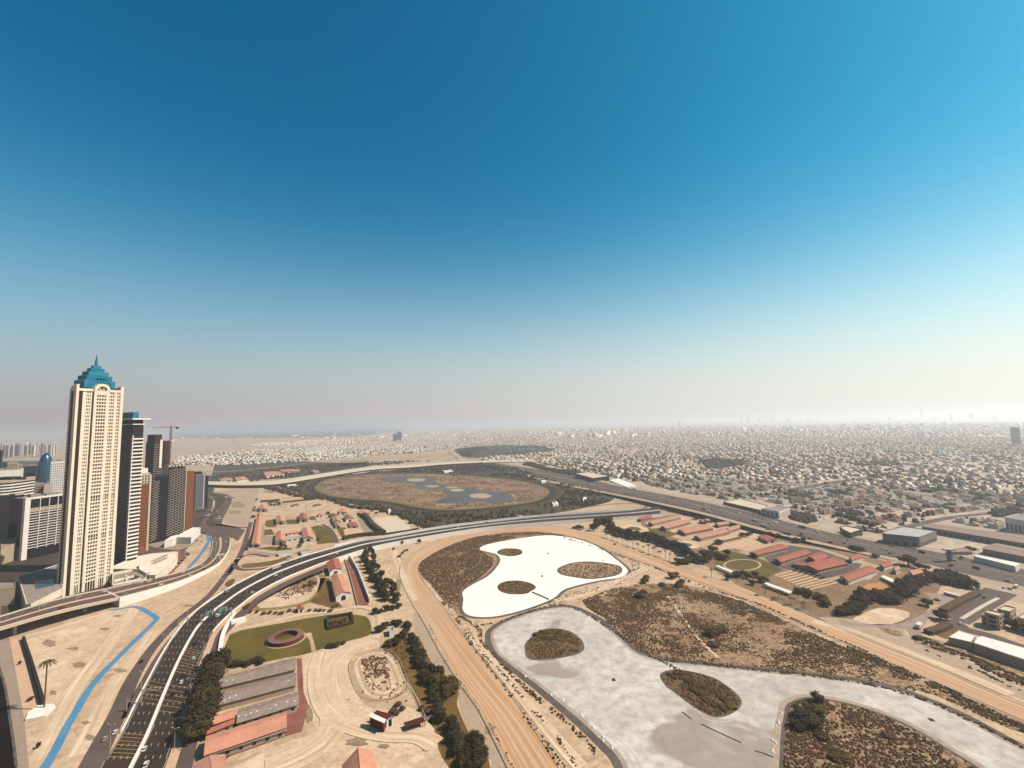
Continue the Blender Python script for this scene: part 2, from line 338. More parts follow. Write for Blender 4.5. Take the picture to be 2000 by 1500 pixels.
outer = [(1060,1620),(1026,1560),(996,1500),(968,1444),(940,1390),(919,1360),(898,1331),(863,1275),(830,1215),(812,1186),(794,1153),(783,1123),(787,1100),(806,1082),(850,1058),(910,1042),(970,1032),(1030,1028),(1090,1029),(1150,1043),(1200,1059),(1250,1077),(1300,1096),(1350,1114),(1400,1132),(1450,1147),(1500,1168),(1582,1203),(1650,1232),(1725,1262),(1800,1292),(1875,1325),(1950,1357),(2000,1378),(2150,1440),(2350,1520)]
inner = [(1170,1620),(1130,1560),(1091,1500),(1053,1441),(1011,1378),(993,1353),(975,1328),(934,1277),(898,1233),(872,1196),(848,1165),(824,1132),(817,1111),(824,1096),(854,1077),(890,1061),(930,1049),(990,1039),(1040,1038),(1090,1044),(1150,1060),(1200,1079),(1250,1097),(1300,1115),(1350,1132),(1400,1150),(1450,1170),(1500,1194),(1575,1225),(1650,1257),(1725,1290),(1800,1322),(1875,1355),(1950,1388),(2000,1410),(2150,1475),(2350,1565)]
inn = [(1170,1620),(1130,1560),(1091,1500),(1053,1441),(1011,1378),(993,1353),(975,1328),(934,1277),(898,1233),(872,1196),(848,1165),(824,1132),(817,1113),(824,1096),(854,1077),(890,1061),(930,1049),(990,1040),(1045,1037),(1095,1043),(1150,1060),(1200,1079),(1250,1097),(1300,1115),(1350,1132),(1400,1150),(1450,1170),(1500,1194),(1575,1225),(1650,1257),(1725,1290),(1800,1322),(1875,1355),(1950,1388),(2000,1410),(2150,1475)]
outer = outer[:len(inn)] if len(outer) > len(inn) else outer
infield = inner + [(2400,1700),(1600,1800)]
TLw, TRw = crom([P(a,b) for a,b in outer], 6), crom([P(a,b) for a,b in inner[:len(outer)]], 6)
TLw, TRw = resample(TLw, 240), resample(TRw, 240)
ribbon('racetrack', TLw, TRw, 'track', 4)
# strips beside the track
sheet('gravel_strip', px('F', [(190,520),(230,640),(350,830),(480,930),(500,1100),(560,1250),(690,1420),(720,1500),(760,1620),(950,1620),(830,1500),(640,1130),(500,930),(380,740),(270,540),(215,470)]), 'gravel', 3, sm=3)
sheet('olive_verge', px('F', [(0,690),(60,640),(180,610),(240,660),(270,720),(330,830),(400,880),(490,990),(480,1080),(540,1230),(600,1330),(680,1430),(700,1500),(740,1620),(470,1620),(420,1500),(360,1380),(330,1240),(260,1160),(150,920),(80,770),(0,735)]), 'drygrass', 3, sm=3)
sheet('east_gravel', px('I', [(400,330),(560,330),(1000,380),(1100,480),(1500,640),(2000,900),(2400,1080),(2400,1150),(2000,965),(1500,770),(1200,650),(900,530),(600,410)]), 'gravel', 3, sm=3)
# ponds of the infield
pond1 = [(937,1073),(950,1064),(1000,1054),(1050,1047),(1080,1046),(1120,1051),(1150,1060),(1175,1072),(1200,1090),(1225,1112),(1222,1122),(1207,1129),(1165,1135),(1106,1150),(1082,1168),(1047,1183),(1002,1197),(958,1205),(919,1203),(904,1191),(905,1171),(904,1156),(919,1144),(952,1126),(970,1108),(977,1094),(970,1083),(952,1078)]
pond2 = [(958,1245),(967,1227),(1002,1209),(1047,1194),(1091,1186),(1121,1188),(1162,1207),(1187,1225),(1212,1247),(1237,1270),(1262,1282),(1300,1292),(1350,1297),(1400,1302),(1475,1309),(1600,1322),(1675,1332),(1750,1347),(1800,1365),(1875,1397),(1950,1438),(2000,1464),(2200,1570),(2300,1700),(1500,1800),(1260,1600),(1213,1490),(1180,1452),(1136,1410),(1091,1372),(1047,1336),(1002,1302),(970,1275)]
def pond(nm, pts, d, m, lv):
    w = [tuple(p) for p in crom([P(a,b)[:2] for a,b in pts], 6, True)]
    wsheet(nm+'_bank', grow(w, d), 'bank', lv); wsheet(nm+'_shore', w, 'mud' if m == 'greysalt' else m, lv+.6); wsheet(nm+'_bed', grow(w, -2.6 if m == 'greysalt' else -.3), m, lv+1.2); return w
sheet('scrub_soil_west', px('Z', [(817,1111),(824,1096),(854,1077),(890,1061),(930,1049),(990,1041),(1045,1039),(1095,1045),(1140,1058),(1100,1060),(1000,1070),(985,1090),(960,1130),(925,1150),(915,1190),(900,1210),(885,1190),(872,1180),(840,1140),(824,1125)]), 'scrubsoil', 3, sm=3)
sheet('scrub_soil_middle', px('H', [(170,190),(400,100),(560,70),(700,60),(950,70),(1400,200),(1950,450),(2200,560),(2900,850),(3600,1180),(3500,1200),(2900,930),(2400,830),(2000,780),(1500,735),(1200,700),(1000,680),(800,660),(640,610),(500,480),(330,340),(200,250)]), 'scrubsoil', 3, sm=3)
pond('white_salt_pond', pond1, 3.6, 'salt', 4); gw = pond('grey_salt_pond', pond2, 4.6, 'greysalt', 4)
RG = mat('dried_water_line', (0.47,0.44,0.42), var=(0.62,0.60,0.58), scales=(0.03,0.2), amt=.95); rr0 = random.Random(2)
for d_, w_ in ((-5.5,.5),(-8.5,.8)):
    a_ = [Vector((*p, 0)) for p in grow(gw, d_)]; cuts = sorted(rr0.sample(range(len(a_)), 6))
    for c0, c1 in zip(cuts[::2], cuts[1::2]):
        if c1-c0 > 8: L_, R_ = offs(a_[c0:c1], [w_*(.3+.7*abs(math.sin(i*.6+d_))) for i in range(c1-c0)]); ribbon('dried_water_line', L_, R_, RG, 5.4)
def ell(cx, cy, rx, ry, n=12, seed=0):
    r = random.Random(seed); return [(cx+rx*math.cos(2*math.pi*k/n)*r.uniform(.94,1.05), cy+ry*math.sin(2*math.pi*k/n)*r.uniform(.94,1.05)) for k in range(n)]
ISL = {'a': px('F', ell(830,80,80,25,seed=1)), 'b': px('F', ell(870,312,120,45,seed=2)), 'c': px('F', ell(1360,198,195,50,seed=3)),
  'd': px('F', [(950,680),(1000,630),(1060,595),(1140,590),(1220,610),(1280,655),(1300,705),(1270,740),(1150,768),(1020,783),(960,770),(945,720)]),
  'e': px('H', [(775,790),(805,755),(880,742),(960,750),(1100,780),(1200,820),(1300,890),(1365,960),(1365,1010),(1310,1058),(1230,1090),(1140,1080),(1020,1010),(900,920),(820,860)]),
  'f': [(1540,1400),(1545,1380),(1575,1367),(1612,1369),(1662,1379),(1725,1399),(1787,1428),(1850,1467),(1905,1501),(1990,1560),(2100,1700),(1560,1700),(1530,1560),(1532,1500),(1534,1440)]}
ISW = {}
for k, v in ISL.items():
    w = [tuple(p) for p in crom([P(a,b)[:2] for a,b in v], 5, True)]; ISW[k] = w
    
    if k in 'de':
        for d_ in (5.5, 8): a_ = [Vector((*p, 0)) for p in grow(w, d_)]; c0 = int(d_*3) % 20; L_, R_ = offs(a_[c0:c0+int(len(a_)*.55)], .5+.05*d_); ribbon('dried_water_line', L_, R_, RG, 5.5)
    wsheet('island_bank', grow(w, {'a':.8,'b':.8,'c':3.5,'d':2.2,'e':1.6,'f':2.2}[k]), 'bank', 6); wsheet('island_soil', w, 'scrubsoil' if k in 'cf' else 'islandsoil', 7)
wsheet('peninsula_shingle', grow(ISW['f'], 5.5), mat('shingle', (0.42,0.34,0.27), var=(0.24,0.18,0.14), scales=(0.2,0.8), amt=0.7), 5.5)
sheet('dirt_track_between_ponds', px('F', [(480,520),(600,540),(760,500),(1000,440),(1110,390),(1200,340),(1400,285),(1600,250),(1680,200),(1760,250),(1560,320),(1400,380),(1240,410),(1130,420),(1000,465),(800,530),(650,570),(540,550)]), 'sand', 6.5 if 0 else 3.5, sm=3)
# left quarter
sheet('canal_water', px('B', [(-900,600),(-40,640),(0,830),(30,960),(60,1150),(90,1350),(105,1500),(120,1700),(-900,1700)]), 'canal', 3, sm=0)
sheet('promenade', px('B', [(-30,640),(60,640),(110,900),(160,1180),(190,1500),(210,1750),(118,1750),(105,1500),(90,1350),(60,1150),(30,960),(0,830)]), 'paleroad', 4, sm=0)
sheet('pink_promenade', px('B', [(60,645),(150,660),(200,820),(280,1090),(170,1170),(160,1180),(110,900)]), 'pinksand', 4, sm=0)
sheet('walled_plot_sand', px('B', [(165,660),(400,590),(730,480),(850,460),(600,780),(370,1085),(290,1090),(220,860)]), 'sand2', 4, sm=0)
road('blue_cycle_path', px('B', [(720,462),(800,450),(880,440),(940,455),(1000,492),(1032,515),(1010,545),(900,650),(760,790),(670,880),(600,965),(545,1050),(500,1130),(440,1230),(370,1370),(300,1490),(230,1620)]), 4.3, 'bluepath', 5)
road('blue_cycle_path_north', px('M', [(1060,1390),(1150,1290),(1280,1150),(1370,1030),(1420,950),(1450,880),(1420,810)]), 4.5, 'bluepath', 5)
sheet('yard_sand', px('C', [(640,760),(830,695),(1090,640),(1150,700),(960,800),(960,900),(1040,1080),(1200,1120),(1340,1100),(1490,1180),(1540,1400),(1560,1700),(0,1700),(180,1500),(560,1320),(740,1260),(650,1100),(650,900)]), 'sand2', 3, sm=2)
lawn = px('C', [(165,622),(350,575),(510,545),(810,492),(950,492),(1062,502),(1095,565),(1085,625),(980,655),(850,690),(720,735),(620,760),(500,780),(390,805),(250,830),(160,850),(130,770)])
sheet('lawn', lawn, 'grass', 4, sm=2)
sheet('lawn_path', px('C', [(655,615),(700,608),(735,735),(705,742),(690,660)]), 'sand', 5, sm=0)
tear_o = px('C', [(295,440),(345,370),(480,285),(620,220),(740,208),(795,240),(770,300),(730,370),(690,410),(560,445),(380,468),(310,462)])
tear_i = px('C', [(345,425),(380,370),(490,300),(620,238),(720,228),(757,258),(735,330),(680,395),(540,432),(400,448),(355,440)])
sheet('paddock_hedge_ground', tear_o, mat('ochre_grass', (0.26,0.17,0.035), var=(0.4,0.3,0.18), scales=(0.1,), amt=0.7), 4, sm=3)
sheet('paddock_sand', tear_i, 'sand2', 5, sm=3)
sheet('paddock_scrub', px('C', [(470,300),(620,245),(715,235),(745,262),(700,330),(600,350),(560,310)]), 'scrubsoil', 6, sm=3)
sheet('stable_lawn', px('C', [(760,250),(820,250),(850,380),(910,440),(850,450),(690,410),(740,360)]), 'drygrass', 4, sm=0)
oo = px('C', [(962,830),(1005,765),(1100,735),(1200,735),(1265,790),(1300,860),(1328,940),(1310,1000),(1220,1048),(1110,1058),(1030,1015),(985,930)])
w = [tuple(p) for p in crom([P(a,b)[:2] for a,b in oo], 5, True)]
for k, (d, m) in enumerate([(0,'gravel'),(-2.2,'sand2'),(-4.6,'gravel'),(-6.4,'sand2'),(-9.8,'paleroad'),(-10.8,'sand')]): wsheet('exercise_oval_ring', grow(w, d), m, 4+k)
wsheet('exercise_oval_scrub', grow(w, -15), 'scrubsoil', 10)
road('dirt_ring', px('F', [(150,1620),(130,1500),(180,1465),(260,1445),(330,1450),(390,1480),(420,1540)]), 3.0, 'sand2', 5)
sheet('red_court', px('C', [(605,780),(638,780),(650,1000),(690,1110),(660,1180),(640,1260),(540,1290),(180,1400),(130,1460),(120,1440),(520,1290),(540,1130),(620,1100),(610,900)]), 'redroad', 5, sm=0)
# enclosure with red roofs left of centre
sheet('west_enclosure_paving', px('Q', [(180,310),(260,140),(460,120),(1000,100),(1340,170),(1400,210),(1600,260),(1700,560),(1250,690),(900,720),(400,780),(50,750),(60,680)]), 'sand', 5, sm=0)
for nm, q in (('court_lawn', [(840,465),(950,440),(1060,480),(1120,560),(1160,665),(930,690),(900,540)]), ('court_lawn', [(260,380),(385,360),(400,460),(300,470),(250,440)]), ('court_lawn', [(245,500),(330,490),(380,560),(240,570)]), ('court_lawn', [(520,370),(690,360),(700,420),(530,430)]),
              ('court_lawn', [(1170,460),(1300,470),(1330,560),(1300,600),(1270,640)]), ('court_lawn', [(130,745),(330,715),(600,735),(600,760),(420,775)]), ('court_lawn', [(820,330),(900,320),(920,370),(830,375)]), ('court_lawn',[(1060,290),(1160,285),(1200,330),(1100,345)])):
    sheet(nm, px('Q', q), 'grass', 6, sm=0)
sheet('grey_court', px('Q', [(210,440),(250,470),(240,570),(360,580),(350,690),(170,690)]), 'paleroad', 6, sm=0)
sheet('grey_court', px('Q', [(1450,360),(1530,350),(1600,420),(1700,550),(1560,560),(1490,440)]), 'paleroad', 6, sm=0)
sheet('training_arena', px('Q', [(1660,350),(2000,330),(2200,520),(2180,545),(1850,560),(1790,480)]), 'concrete', 6, sm=0)
sheet('fenced_ring', px('Q', [(1270,500),(1330,480),(1470,480),(1530,520),(1530,555),(1310,590),(1290,570)]), 'pinksand', 7, sm=0)
for cx in (640, 925):
    e = [(cx+150*math.cos(k*math.pi/8)*1.05, 195+ -0.18*150*math.cos(k*math.pi/8)*(1) + 62*math.sin(k*math.pi/8)) for k in range(16)]
    sheet('oval_ring', px('Q', e), 'gravel', 6, sm=3); sheet('oval_ring_sand', px('Q', [(cx+(x-cx)*.86, 195+(y-195)*.84) for x, y in e]), 'sand', 7, sm=3)
road('curved_ramp_road', px('Q', [(990,430),(1080,480),(1140,560),(1190,665)]), 7, 'asphalt2', 7)
# north west open plot and the boulevard side
sheet('open_plot', px('D', [(60,800),(540,765),(460,1060),(410,1140),(200,1120),(180,1080),(200,970),(280,860),(220,830)]), 'gravel', 2.5, sm=0)
sheet('open_plot_east', px('D', [(560,775),(700,790),(960,850),(900,880),(540,900),(530,850)]), 'sand', 2.5, sm=0)
sheet('construction_sand', px('Z', [(420,905),(520,899),(700,905),(760,902),(700,915),(560,935),(410,940)]), 'darkgrass', 1.5, sm=0)
sheet('far_green_park', px('Z', [(330,845),(400,843),(520,843),(760,836),(800,840),(700,852),(420,857),(330,856)]), mat('far_park_green', (0.05,0.06,0.035), var=(0.12,0.1,0.07), scales=(0.002,0.01), amt=0.8), 1.5, sm=0)
sheet('far_lake', px('E', [(1000,375),(1100,362),(1300,358),(1450,370),(1560,392),(1400,408),(1280,420),(1180,412),(1140,395)]), 'water', 3, sm=3)
sheet('far_lake_park', px('E', [(700,385),(1000,355),(1450,350),(1650,385),(1600,410),(1300,440),(1100,450),(830,480),(720,430)]), 'darkgrass', 2, sm=2)
sheet('grass_ring_field', px('G', [(1200,1160),(1330,1110),(1560,1180),(1720,1250),(1580,1320),(1350,1260),(1180,1200)]), 'grass', 4, sm=0)
sheet('stable_grounds_east', px('G', [(600,860),(1000,800),(1600,960),(2000,1060),(3000,1300),(2800,1640),(2100,1760),(1500,1450),(1050,1180),(620,930)]), mat('stable_ground', (0.32,0.21,0.125), var=(0.11,0.07,0.03), scales=(0.03,0.12,0.5), amt=.85), 2, sm=0)
sheet('stable_yard', px('G', [(640,880),(900,820),(1400,940),(1540,980),(1480,1060),(1160,1110),(1020,1050),(700,940)]), 'sand', 3, sm=0)
sheet('stable_yard', px('G', [(1360,1110),(1700,1030),(2000,1080),(2500,1230),(2400,1330),(2000,1330),(1650,1200)]), 'gravel', 3, sm=0)
sheet('east_service_road', px('R', [(0,1040),(150,1090),(500,1110),(690,1090),(900,1000),(1200,830),(1290,830),(1250,880),(1000,1030),(920,1110),(900,1230),(1300,1420),(1100,1420),(800,1290),(720,1160),(500,1140),(100,1130),(0,1090)]), 'paleroad', 4, sm=2)
sheet('parking_bay', px('R', [(900,760),(1160,790),(1290,830),(1180,900),(1050,880),(960,800)]), 'paleroad', 5, sm=0)
sheet('pale_clearing', px('R', [(140,1050),(420,930),(700,960),(760,1020),(560,1110),(350,1110)]), 'sand2', 4, sm=2)
sheet('orange_clearing', px('R', [(210,720),(430,650),(560,740),(570,790),(350,780)]), mat('orange_soil', (0.55,0.27,0.12), scales=(0.1,), amt=0.4), 4, sm=2)
sheet('scrubby_bed', px('R', [(420,1140),(560,1155),(690,1210),(640,1240),(500,1200)]), 'scrubsoil', 5, sm=2)
sheet('scrubby_bed', px('R', [(810,1230),(900,1240),(1200,1320),(1600,1450),(2200,1750),(2200,1850),(1300,1450),(900,1340),(800,1300)]), 'scrubsoil', 5, sm=2)
sheet('brown_corner_plot', px('R', [(1030,1220),(1180,1120),(1290,1170),(1160,1270)]), 'drygrass', 5, sm=0)
for k in range(9):   # bedding rows of the nursery
    a = k/8; x0, y0 = 1650+a*260, 1290+a*115
    q = px('G', [(x0,y0),(x0+230,y0-60),(x0+240,y0-52),(x0+10,y0+9)]); sheet('nursery_row', q, 'pinksand', 4, sm=0)
for k in range(8):
    a = k/7; x0, y0 = 1240+a*180, 1065+a*35
    q = px('G', [(x0,y0),(x0+210,y0-60),(x0+220,y0-52),(x0+10,y0+7)]); sheet('paddock_row', q, 'pinksand', 4, sm=0)
ec = px('G', [(1250+150+150*math.cos(k*math.pi/6)*1.0, 1215+45*math.sin(k*math.pi/6)) for k in range(12)])
w = [tuple(p) for p in crom([P(a,b)[:2] for a,b in ec], 4, True)]; wsheet('ring_path', w, 'sand', 5); wsheet('ring_grass', grow(w,-2.2), 'grass', 6)

sheet('stable_tarmac', px('G', [(1560,1150),(1760,1060),(2000,1095),(2240,1180),(2330,1210),(2300,1260),(2020,1330),(1900,1290),(1640,1215)]), 'asphalt2', 4, sm=0)
sheet('stable_lawn', px('G', [(1860,1165),(1960,1130),(2060,1165),(1960,1200)]), 'grass', 5, sm=0)
sheet('stable_lawn', px('G', [(640,935),(760,925),(900,975),(800,1000),(690,985)]), 'grass', 4, sm=0)
sheet('stable_lawn', px('G', [(1100,1080),(1300,1030),(1400,1010),(1380,990),(1180,1040)]), 'drygrass', 4, sm=0)
for cx, cy in ((560,930),(960,1055)):
    for k, (rx, ry, m_) in enumerate(((110,30,'sand2'),(50,14,'islandsoil'))): sheet('turning_ring', px('G', [(cx+rx*math.cos(a*math.pi/5), cy+ry*math.sin(a*math.pi/5)+.12*rx*math.cos(a*math.pi/5)) for a in range(10)]), m_, 4.5+k, sm=3)

DS = mat('dark_soil', (0.26,0.19,0.13), var=(0.45,0.33,0.23), scales=(.2,.8), amt=.8)
rs = random.Random(21)
for fr, cx, cy, rx, ry in (('B',480,715,45,14),('B',690,585,40,9),('B',780,500,30,8),('B',350,1005,24,16),('B',330,680,50,30),('B',520,820,60,20),('B',600,1300,40,20),('B',560,1200,30,14),('B',800,860,50,16),('B',950,350,90,14),('B',1240,430,40,8),('C',700,850,20,16),('C',690,1150,25,60),('C',1180,1360,40,18),('C',900,1060,60,24),('C',1000,1330,80,30),('C',820,1290,50,20),('D',330,930,60,40),('D',300,1000,70,20),('D',640,800,70,16),('F',760,880,30,20),('F',700,1250,40,40),('S',900,1000,90,25),('S',1500,1240,80,35),('C',1090,200,20,60),('C',1270,300,18,50),('H',400,60,60,12)):
    q = [(cx+rx*math.cos(a*math.pi/6)*rs.uniform(.6,1.2), cy+ry*math.sin(a*math.pi/6)*rs.uniform(.6,1.2)+rs.uniform(-.1,.1)*ry) for a in range(12)]
    sheet('soil_patch', px(fr, q), DS, 9.5 if fr in 'CS' else 4.7, sm=3)

# ================================================================== ROADS, BRIDGES, WALLS
PAINT = MB(); YP = MB()
HL = [(160,1570),(196,1500),(237,1435),(267,1375),(285,1340),(320,1275),(352,1228),(385,1193),(420,1168),(462,1142),(518,1114),(566,1096),(622,1079),(697,1059),(750,1051),(850,1034),(950,1021),(1050,1010),(1150,1003),(1230,997),(1290,990)]
HR = [(290,1570),(322,1500),(347,1426),(372,1345),(384,1310),(403,1262),(416,1234),(440,1208),(468,1184),(500,1160),(548,1134),(590,1116),(640,1097),(711,1074),(760,1062),(850,1046),(950,1031),(1050,1022),(1150,1015),(1230,1010),(1290,1005)]
HZ_ = [0,0,0,0,0,0,.5,1.5,2.5,3.5,4.5,5,5,5,5,5,5,5,4,3,2]
L1, R1 = two(HL, HR, zf=HZ_); L1 = resample(L1, 160); R1 = resample(R1, 160)
ribbon('highway', L1, R1, 'asphalt', 6)
md = mid(L1, R1, 0.475)
wm = wallmb(md, 1.6, 0, 1.3); o = wm.build('median_barrier', MT['white']); tag(o, 'long pale concrete barrier down the middle of the curving dark highway', 'barrier')
for a, b in ((0.02, 0.44), (0.51, 0.98)):
    for k in range(1, 4):
        dashes(mid(L1, R1, a+(b-a)*k/4), 2.6, 7.5, 0.30, PAINT, dz=0.22)
for a in (0.025, 0.445, 0.505, 0.965): dashes(mid(L1, R1, a), 30, 0.01, 0.28, PAINT, dz=0.22)
def hatch(i0, i1, t0, t1, n):
    for k in range(n):
        f = i0+(i1-i0)*k/(n-1); i = int(f); fr_ = f-i
        A = L1[i].lerp(L1[i+1], fr_); B = R1[i].lerp(R1[i+1], fr_); p, q = A.lerp(B, t0), A.lerp(B, t1); d = (q-p).normalized(); s = Vector((-d.y, d.x, 0))*0.16
        YP.add([(v.x, v.y, v.z+0.21) for v in (p-s, q-s, q+s, p+s)], [(0,1,2,3)])
def idx(line, p): return min(range(len(line)-2), key=lambda i: (line[i]-Vector((p[0],p[1],line[i].z))).length)
def hrow(y0, y1, xm, t0, t1, n):
    i0 = idx(mid(L1,R1,.5), P(xm[0], y0)); i1 = idx(mid(L1,R1,.5), P(xm[1], y1)); hatch(i0, i1, t0, t1, n)
hrow(1478, 1438, (270,285), .02, .45, 7); hrow(1380, 1340, (320,335), .02, .45, 6); hrow(1382, 1340, (320,335), .51, .98, 6); hrow(1312,1288,(345,355), .51,.97,5); hrow(1278,1262,(358,366),.51,.97,4)
# west kerb wall and the service roads
wl = [p for p in mid(L1, R1, -0.02)][8:70]; tag(wallmb(wl, 0.9, 0, 1.2).build('roadside_barrier', MT['white']), 'pale barrier along the western edge of the highway lanes', 'barrier')
sv = cline([(490,1020),(484,1040),(478,1062),(467,1088),(449,1112),(431,1137),(410,1162),(384,1184),(354,1207),(327,1233),(296,1268),(268,1310),(250,1345),(230,1394),(206,1440),(176,1500),(140,1570)])
n = len(sv); Ls, Rs = offs(sv, [7.0+5.0*max(0, (i/n-.6))/.4 for i in range(n)]); ribbon('service_road', Ls, Rs, 'asphalt2', 5); ribbon('service_verge', *offs(sv, [11.0+7*max(0, (i/n-.6))/.4 for i in range(n)]), 'pinksand', 4)
road('service_lane', px('B', [(1290,520),(1160,625),(1045,770),(955,925),(895,1035),(830,1170)]), 5, 'asphalt2', 5)
sd_ = mid(L1, R1, 1.09)[0:66]; ribbon('paved_verge', mid(L1,R1,1.0)[0:66], mid(L1,R1,1.16)[0:66], 'pinksand', 4)
ribbon('side_road', mid(L1,R1,1.16)[0:62], mid(L1,R1,1.42)[0:62], 'asphalt2', 4)
# retaining wall on the camera side of the raised highway
def gnd(zz): return zz
i0 = idx(R1, P(416,1234)); rw = [p for p in mid(L1, R1, 1.012)][i0:]
o = wallmb(rw, 0.8, (lambda i: 0.0), 1.4).build('retaining_wall', MT['white']); tag(o, 'long white retaining wall under the near side of the raised curving highway', 'wall')
fw = crom([P(a, b) for a, b in px('C', [(98,765),(122,625),(190,505),(290,403),(440,300),(600,218),(790,142),(1000,78),(1060,60)])], 5); tag(wallmb(fw, 3.0, 0, 2.2).build('plot_wall', MT['white']), 'broad white boundary wall curving between the highway and the stable plots', 'wall')
i1 = idx(L1, P(697,1059)); uw = [p for p in mid(L1, R1, -0.02)][i1-6:150]
tag(wallmb(uw, 0.8, (lambda i: 0.0), 3.6).build('noise_barrier', MT['white']), 'tall white wall along the far side of the curving highway', 'wall')
ramp_strip = ribbon('hard_shoulder_hatching', mid(L1,R1,.02)[i1-10:i1+12], mid(L1,R1,.14)[i1-10:i1+12], 'asphalt2', 7)
# loop ramp by the small triangle of green
road('loop_ramp', px('C', [(150,230),(180,190),(215,130),(270,100),(330,95),(420,110)]), 6, 'asphalt2', 5)
road('loop_ramp', px('C', [(200,160),(215,185),(270,196),(400,185),(500,160),(580,130)]), 6, 'asphalt2', 5.5)
sheet('planted_triangle', px('C', [(240,180),(260,155),(340,150),(470,130),(560,100),(560,120),(440,165),(330,180)]), 'drygrass', 5, sm=2)
sheet('planted_lens', px('C', [(130,290),(160,262),(200,258),(185,290),(150,310)]), 'drygrass', 5, sm=2)
road('enclosure_street', px('Q', [(10,790),(200,800),(430,830),(640,800),(830,770)]), 8, 'paleroad', 5)
road('enclosure_street', px('D', [(20,1110),(200,1135),(330,1150),(440,1150)]), 8, 'asphalt2', 4)
# boulevard with bridge at the left
BU = [(-60,1222),(0,1206),(113,1172),(220,1149),(297,1132),(350,1119),(389,1104),(407,1088),(415,1070),(413,1050)]
BL = [(-60,1246),(0,1228),(120,1194),(231,1169),(297,1152),(355,1135),(408,1112),(432,1096),(447,1072),(449,1050)]
BZ = [12.5,12,11,8.5,7,5,3,1.5,.4,0]
L2, R2 = two(BU, BL, zf=BZ); L2 = resample(L2, 90); R2 = resample(R2, 90)
bridge = thing('road_bridge', (0,0,0), 0, 'raised boulevard bridge with pale parapets crossing the sand at the foot of the cream tower', 'bridge')
ribbon('deck', L2, R2, 'asphalt2', 0, kind=None, parent=bridge, dz=.25)
ribbon('median_strip', mid(L2,R2,.42), mid(L2,R2,.55), 'pinksand', 0, kind=None, parent=bridge, dz=.3)
ie = min(range(90), key=lambda i: abs((R2[i]-P(231,1169,8.5)).length)); sb = MB()
for i in range(ie):   # deck slab
    a, b, c, d = L2[i], R2[i], L2[i+1], R2[i+1]
    sb.add([(a.x,a.y,a.z-1.6),(b.x,b.y,b.z-1.6),(d.x,d.y,d.z-1.6),(c.x,c.y,c.z-1.6),(a.x,a.y,a.z),(b.x,b.y,b.z),(d.x,d.y,d.z),(c.x,c.y,c.z)], [(3,2,1,0),(1,2,6,5),(3,0,4,7),(4,5,6,7)])
sb.build('deck_slab', MT['concrete'], bridge)
for s, nm in ((0.0,'parapet'), (1.0,'parapet')): wallmb(mid(L2,R2,s), .5, 0, 1.5).build(nm, MT['concrete'], bridge)
for f in (0.28, 0.8):
    i = int(ie*f); p = mid(L2,R2,.5)[i]; q = (R2[i]-L2[i]).normalized(); m_ = MB(); aa = math.atan2(q.x, q.y)
    m_.obox((p.x-q.x*6, p.y-q.y*6), aa, 12, 2, 0, p.z-1.61); m_.build('pier', MT['concrete'], bridge)
wallmb(mid(L2,R2,1.02)[ie:80], .8, (lambda i: 0.0), 1.0).build('retaining_wall', MT['white'], bridge)
wallmb(mid(L2,R2,-.02)[ie:80], .8, (lambda i: 0.0), 1.0).build('retaining_wall', MT['concrete'], bridge)
m_ = MB(); p, q = L2[ie], R2[ie]; d = (q-p).normalized(); m_.obox((p.x, p.y), math.atan2(d.x, d.y), (q-p).length, 1.2, 0, p.z+.1); m_.build('abutment', MT['white'], bridge)
dashes(mid(L2,R2,.22), 2.6, 7.5, .3, PAINT, dz=.34); dashes(mid(L2,R2,.77), 2.6, 7.5, .3, PAINT, dz=.34)
sheet('boulevard_junction', px('M', [(1440,160),(1700,190),(1800,240),(1780,330),(1660,560),(1640,640),(1900,700),(1995,735),(1880,900),(1800,850),(1760,860),(1740,980),(1480,960),(1480,830),(1300,770),(1240,740),(1330,620),(1400,530),(1480,460),(1530,370),(1540,300),(1440,230)]), 'asphalt2', 4, sm=0)
sheet('junction_green', px('M', [(1470,200),(1560,190),(1700,260),(1590,430),(1500,590),(1560,665),(1480,690),(1400,620),(1500,480),(1560,350),(1540,260)]), 'darkgrass', 5, sm=2)
sheet('plaza_paving', px('M', [(620,900),(900,900),(1180,860),(1290,760),(1400,780),(1340,860),(1200,960),(1000,1040),(700,1010),(520,960)]), 'paleroad', 4, sm=0)
sheet('red_car_park', px('M', [(980,1060),(1080,1040),(1150,1070),(1140,1110),(900,1380),(800,1490),(700,1600),(560,1560),(540,1490),(760,1370),(900,1230)]), 'redroad', 4, sm=0)
sheet('boulevard_sand', px('M', [(1200,1000),(1380,880),(1440,1000),(1380,1120),(1200,1300),(1000,1420),(800,1500),(1000,1260),(1140,1100)]), 'sand', 3, sm=0)
sheet('tower_district_paving', px('Z', [(-200,900),(130,900),(420,930),(415,990),(395,1045),(350,1085),(290,1130),(120,1175),(-200,1260)]), mat('dark_paving', (0.06,0.042,0.034), var=(0.17,0.12,0.085), scales=(0.01,0.06), amt=.8), 1.6, sm=0)
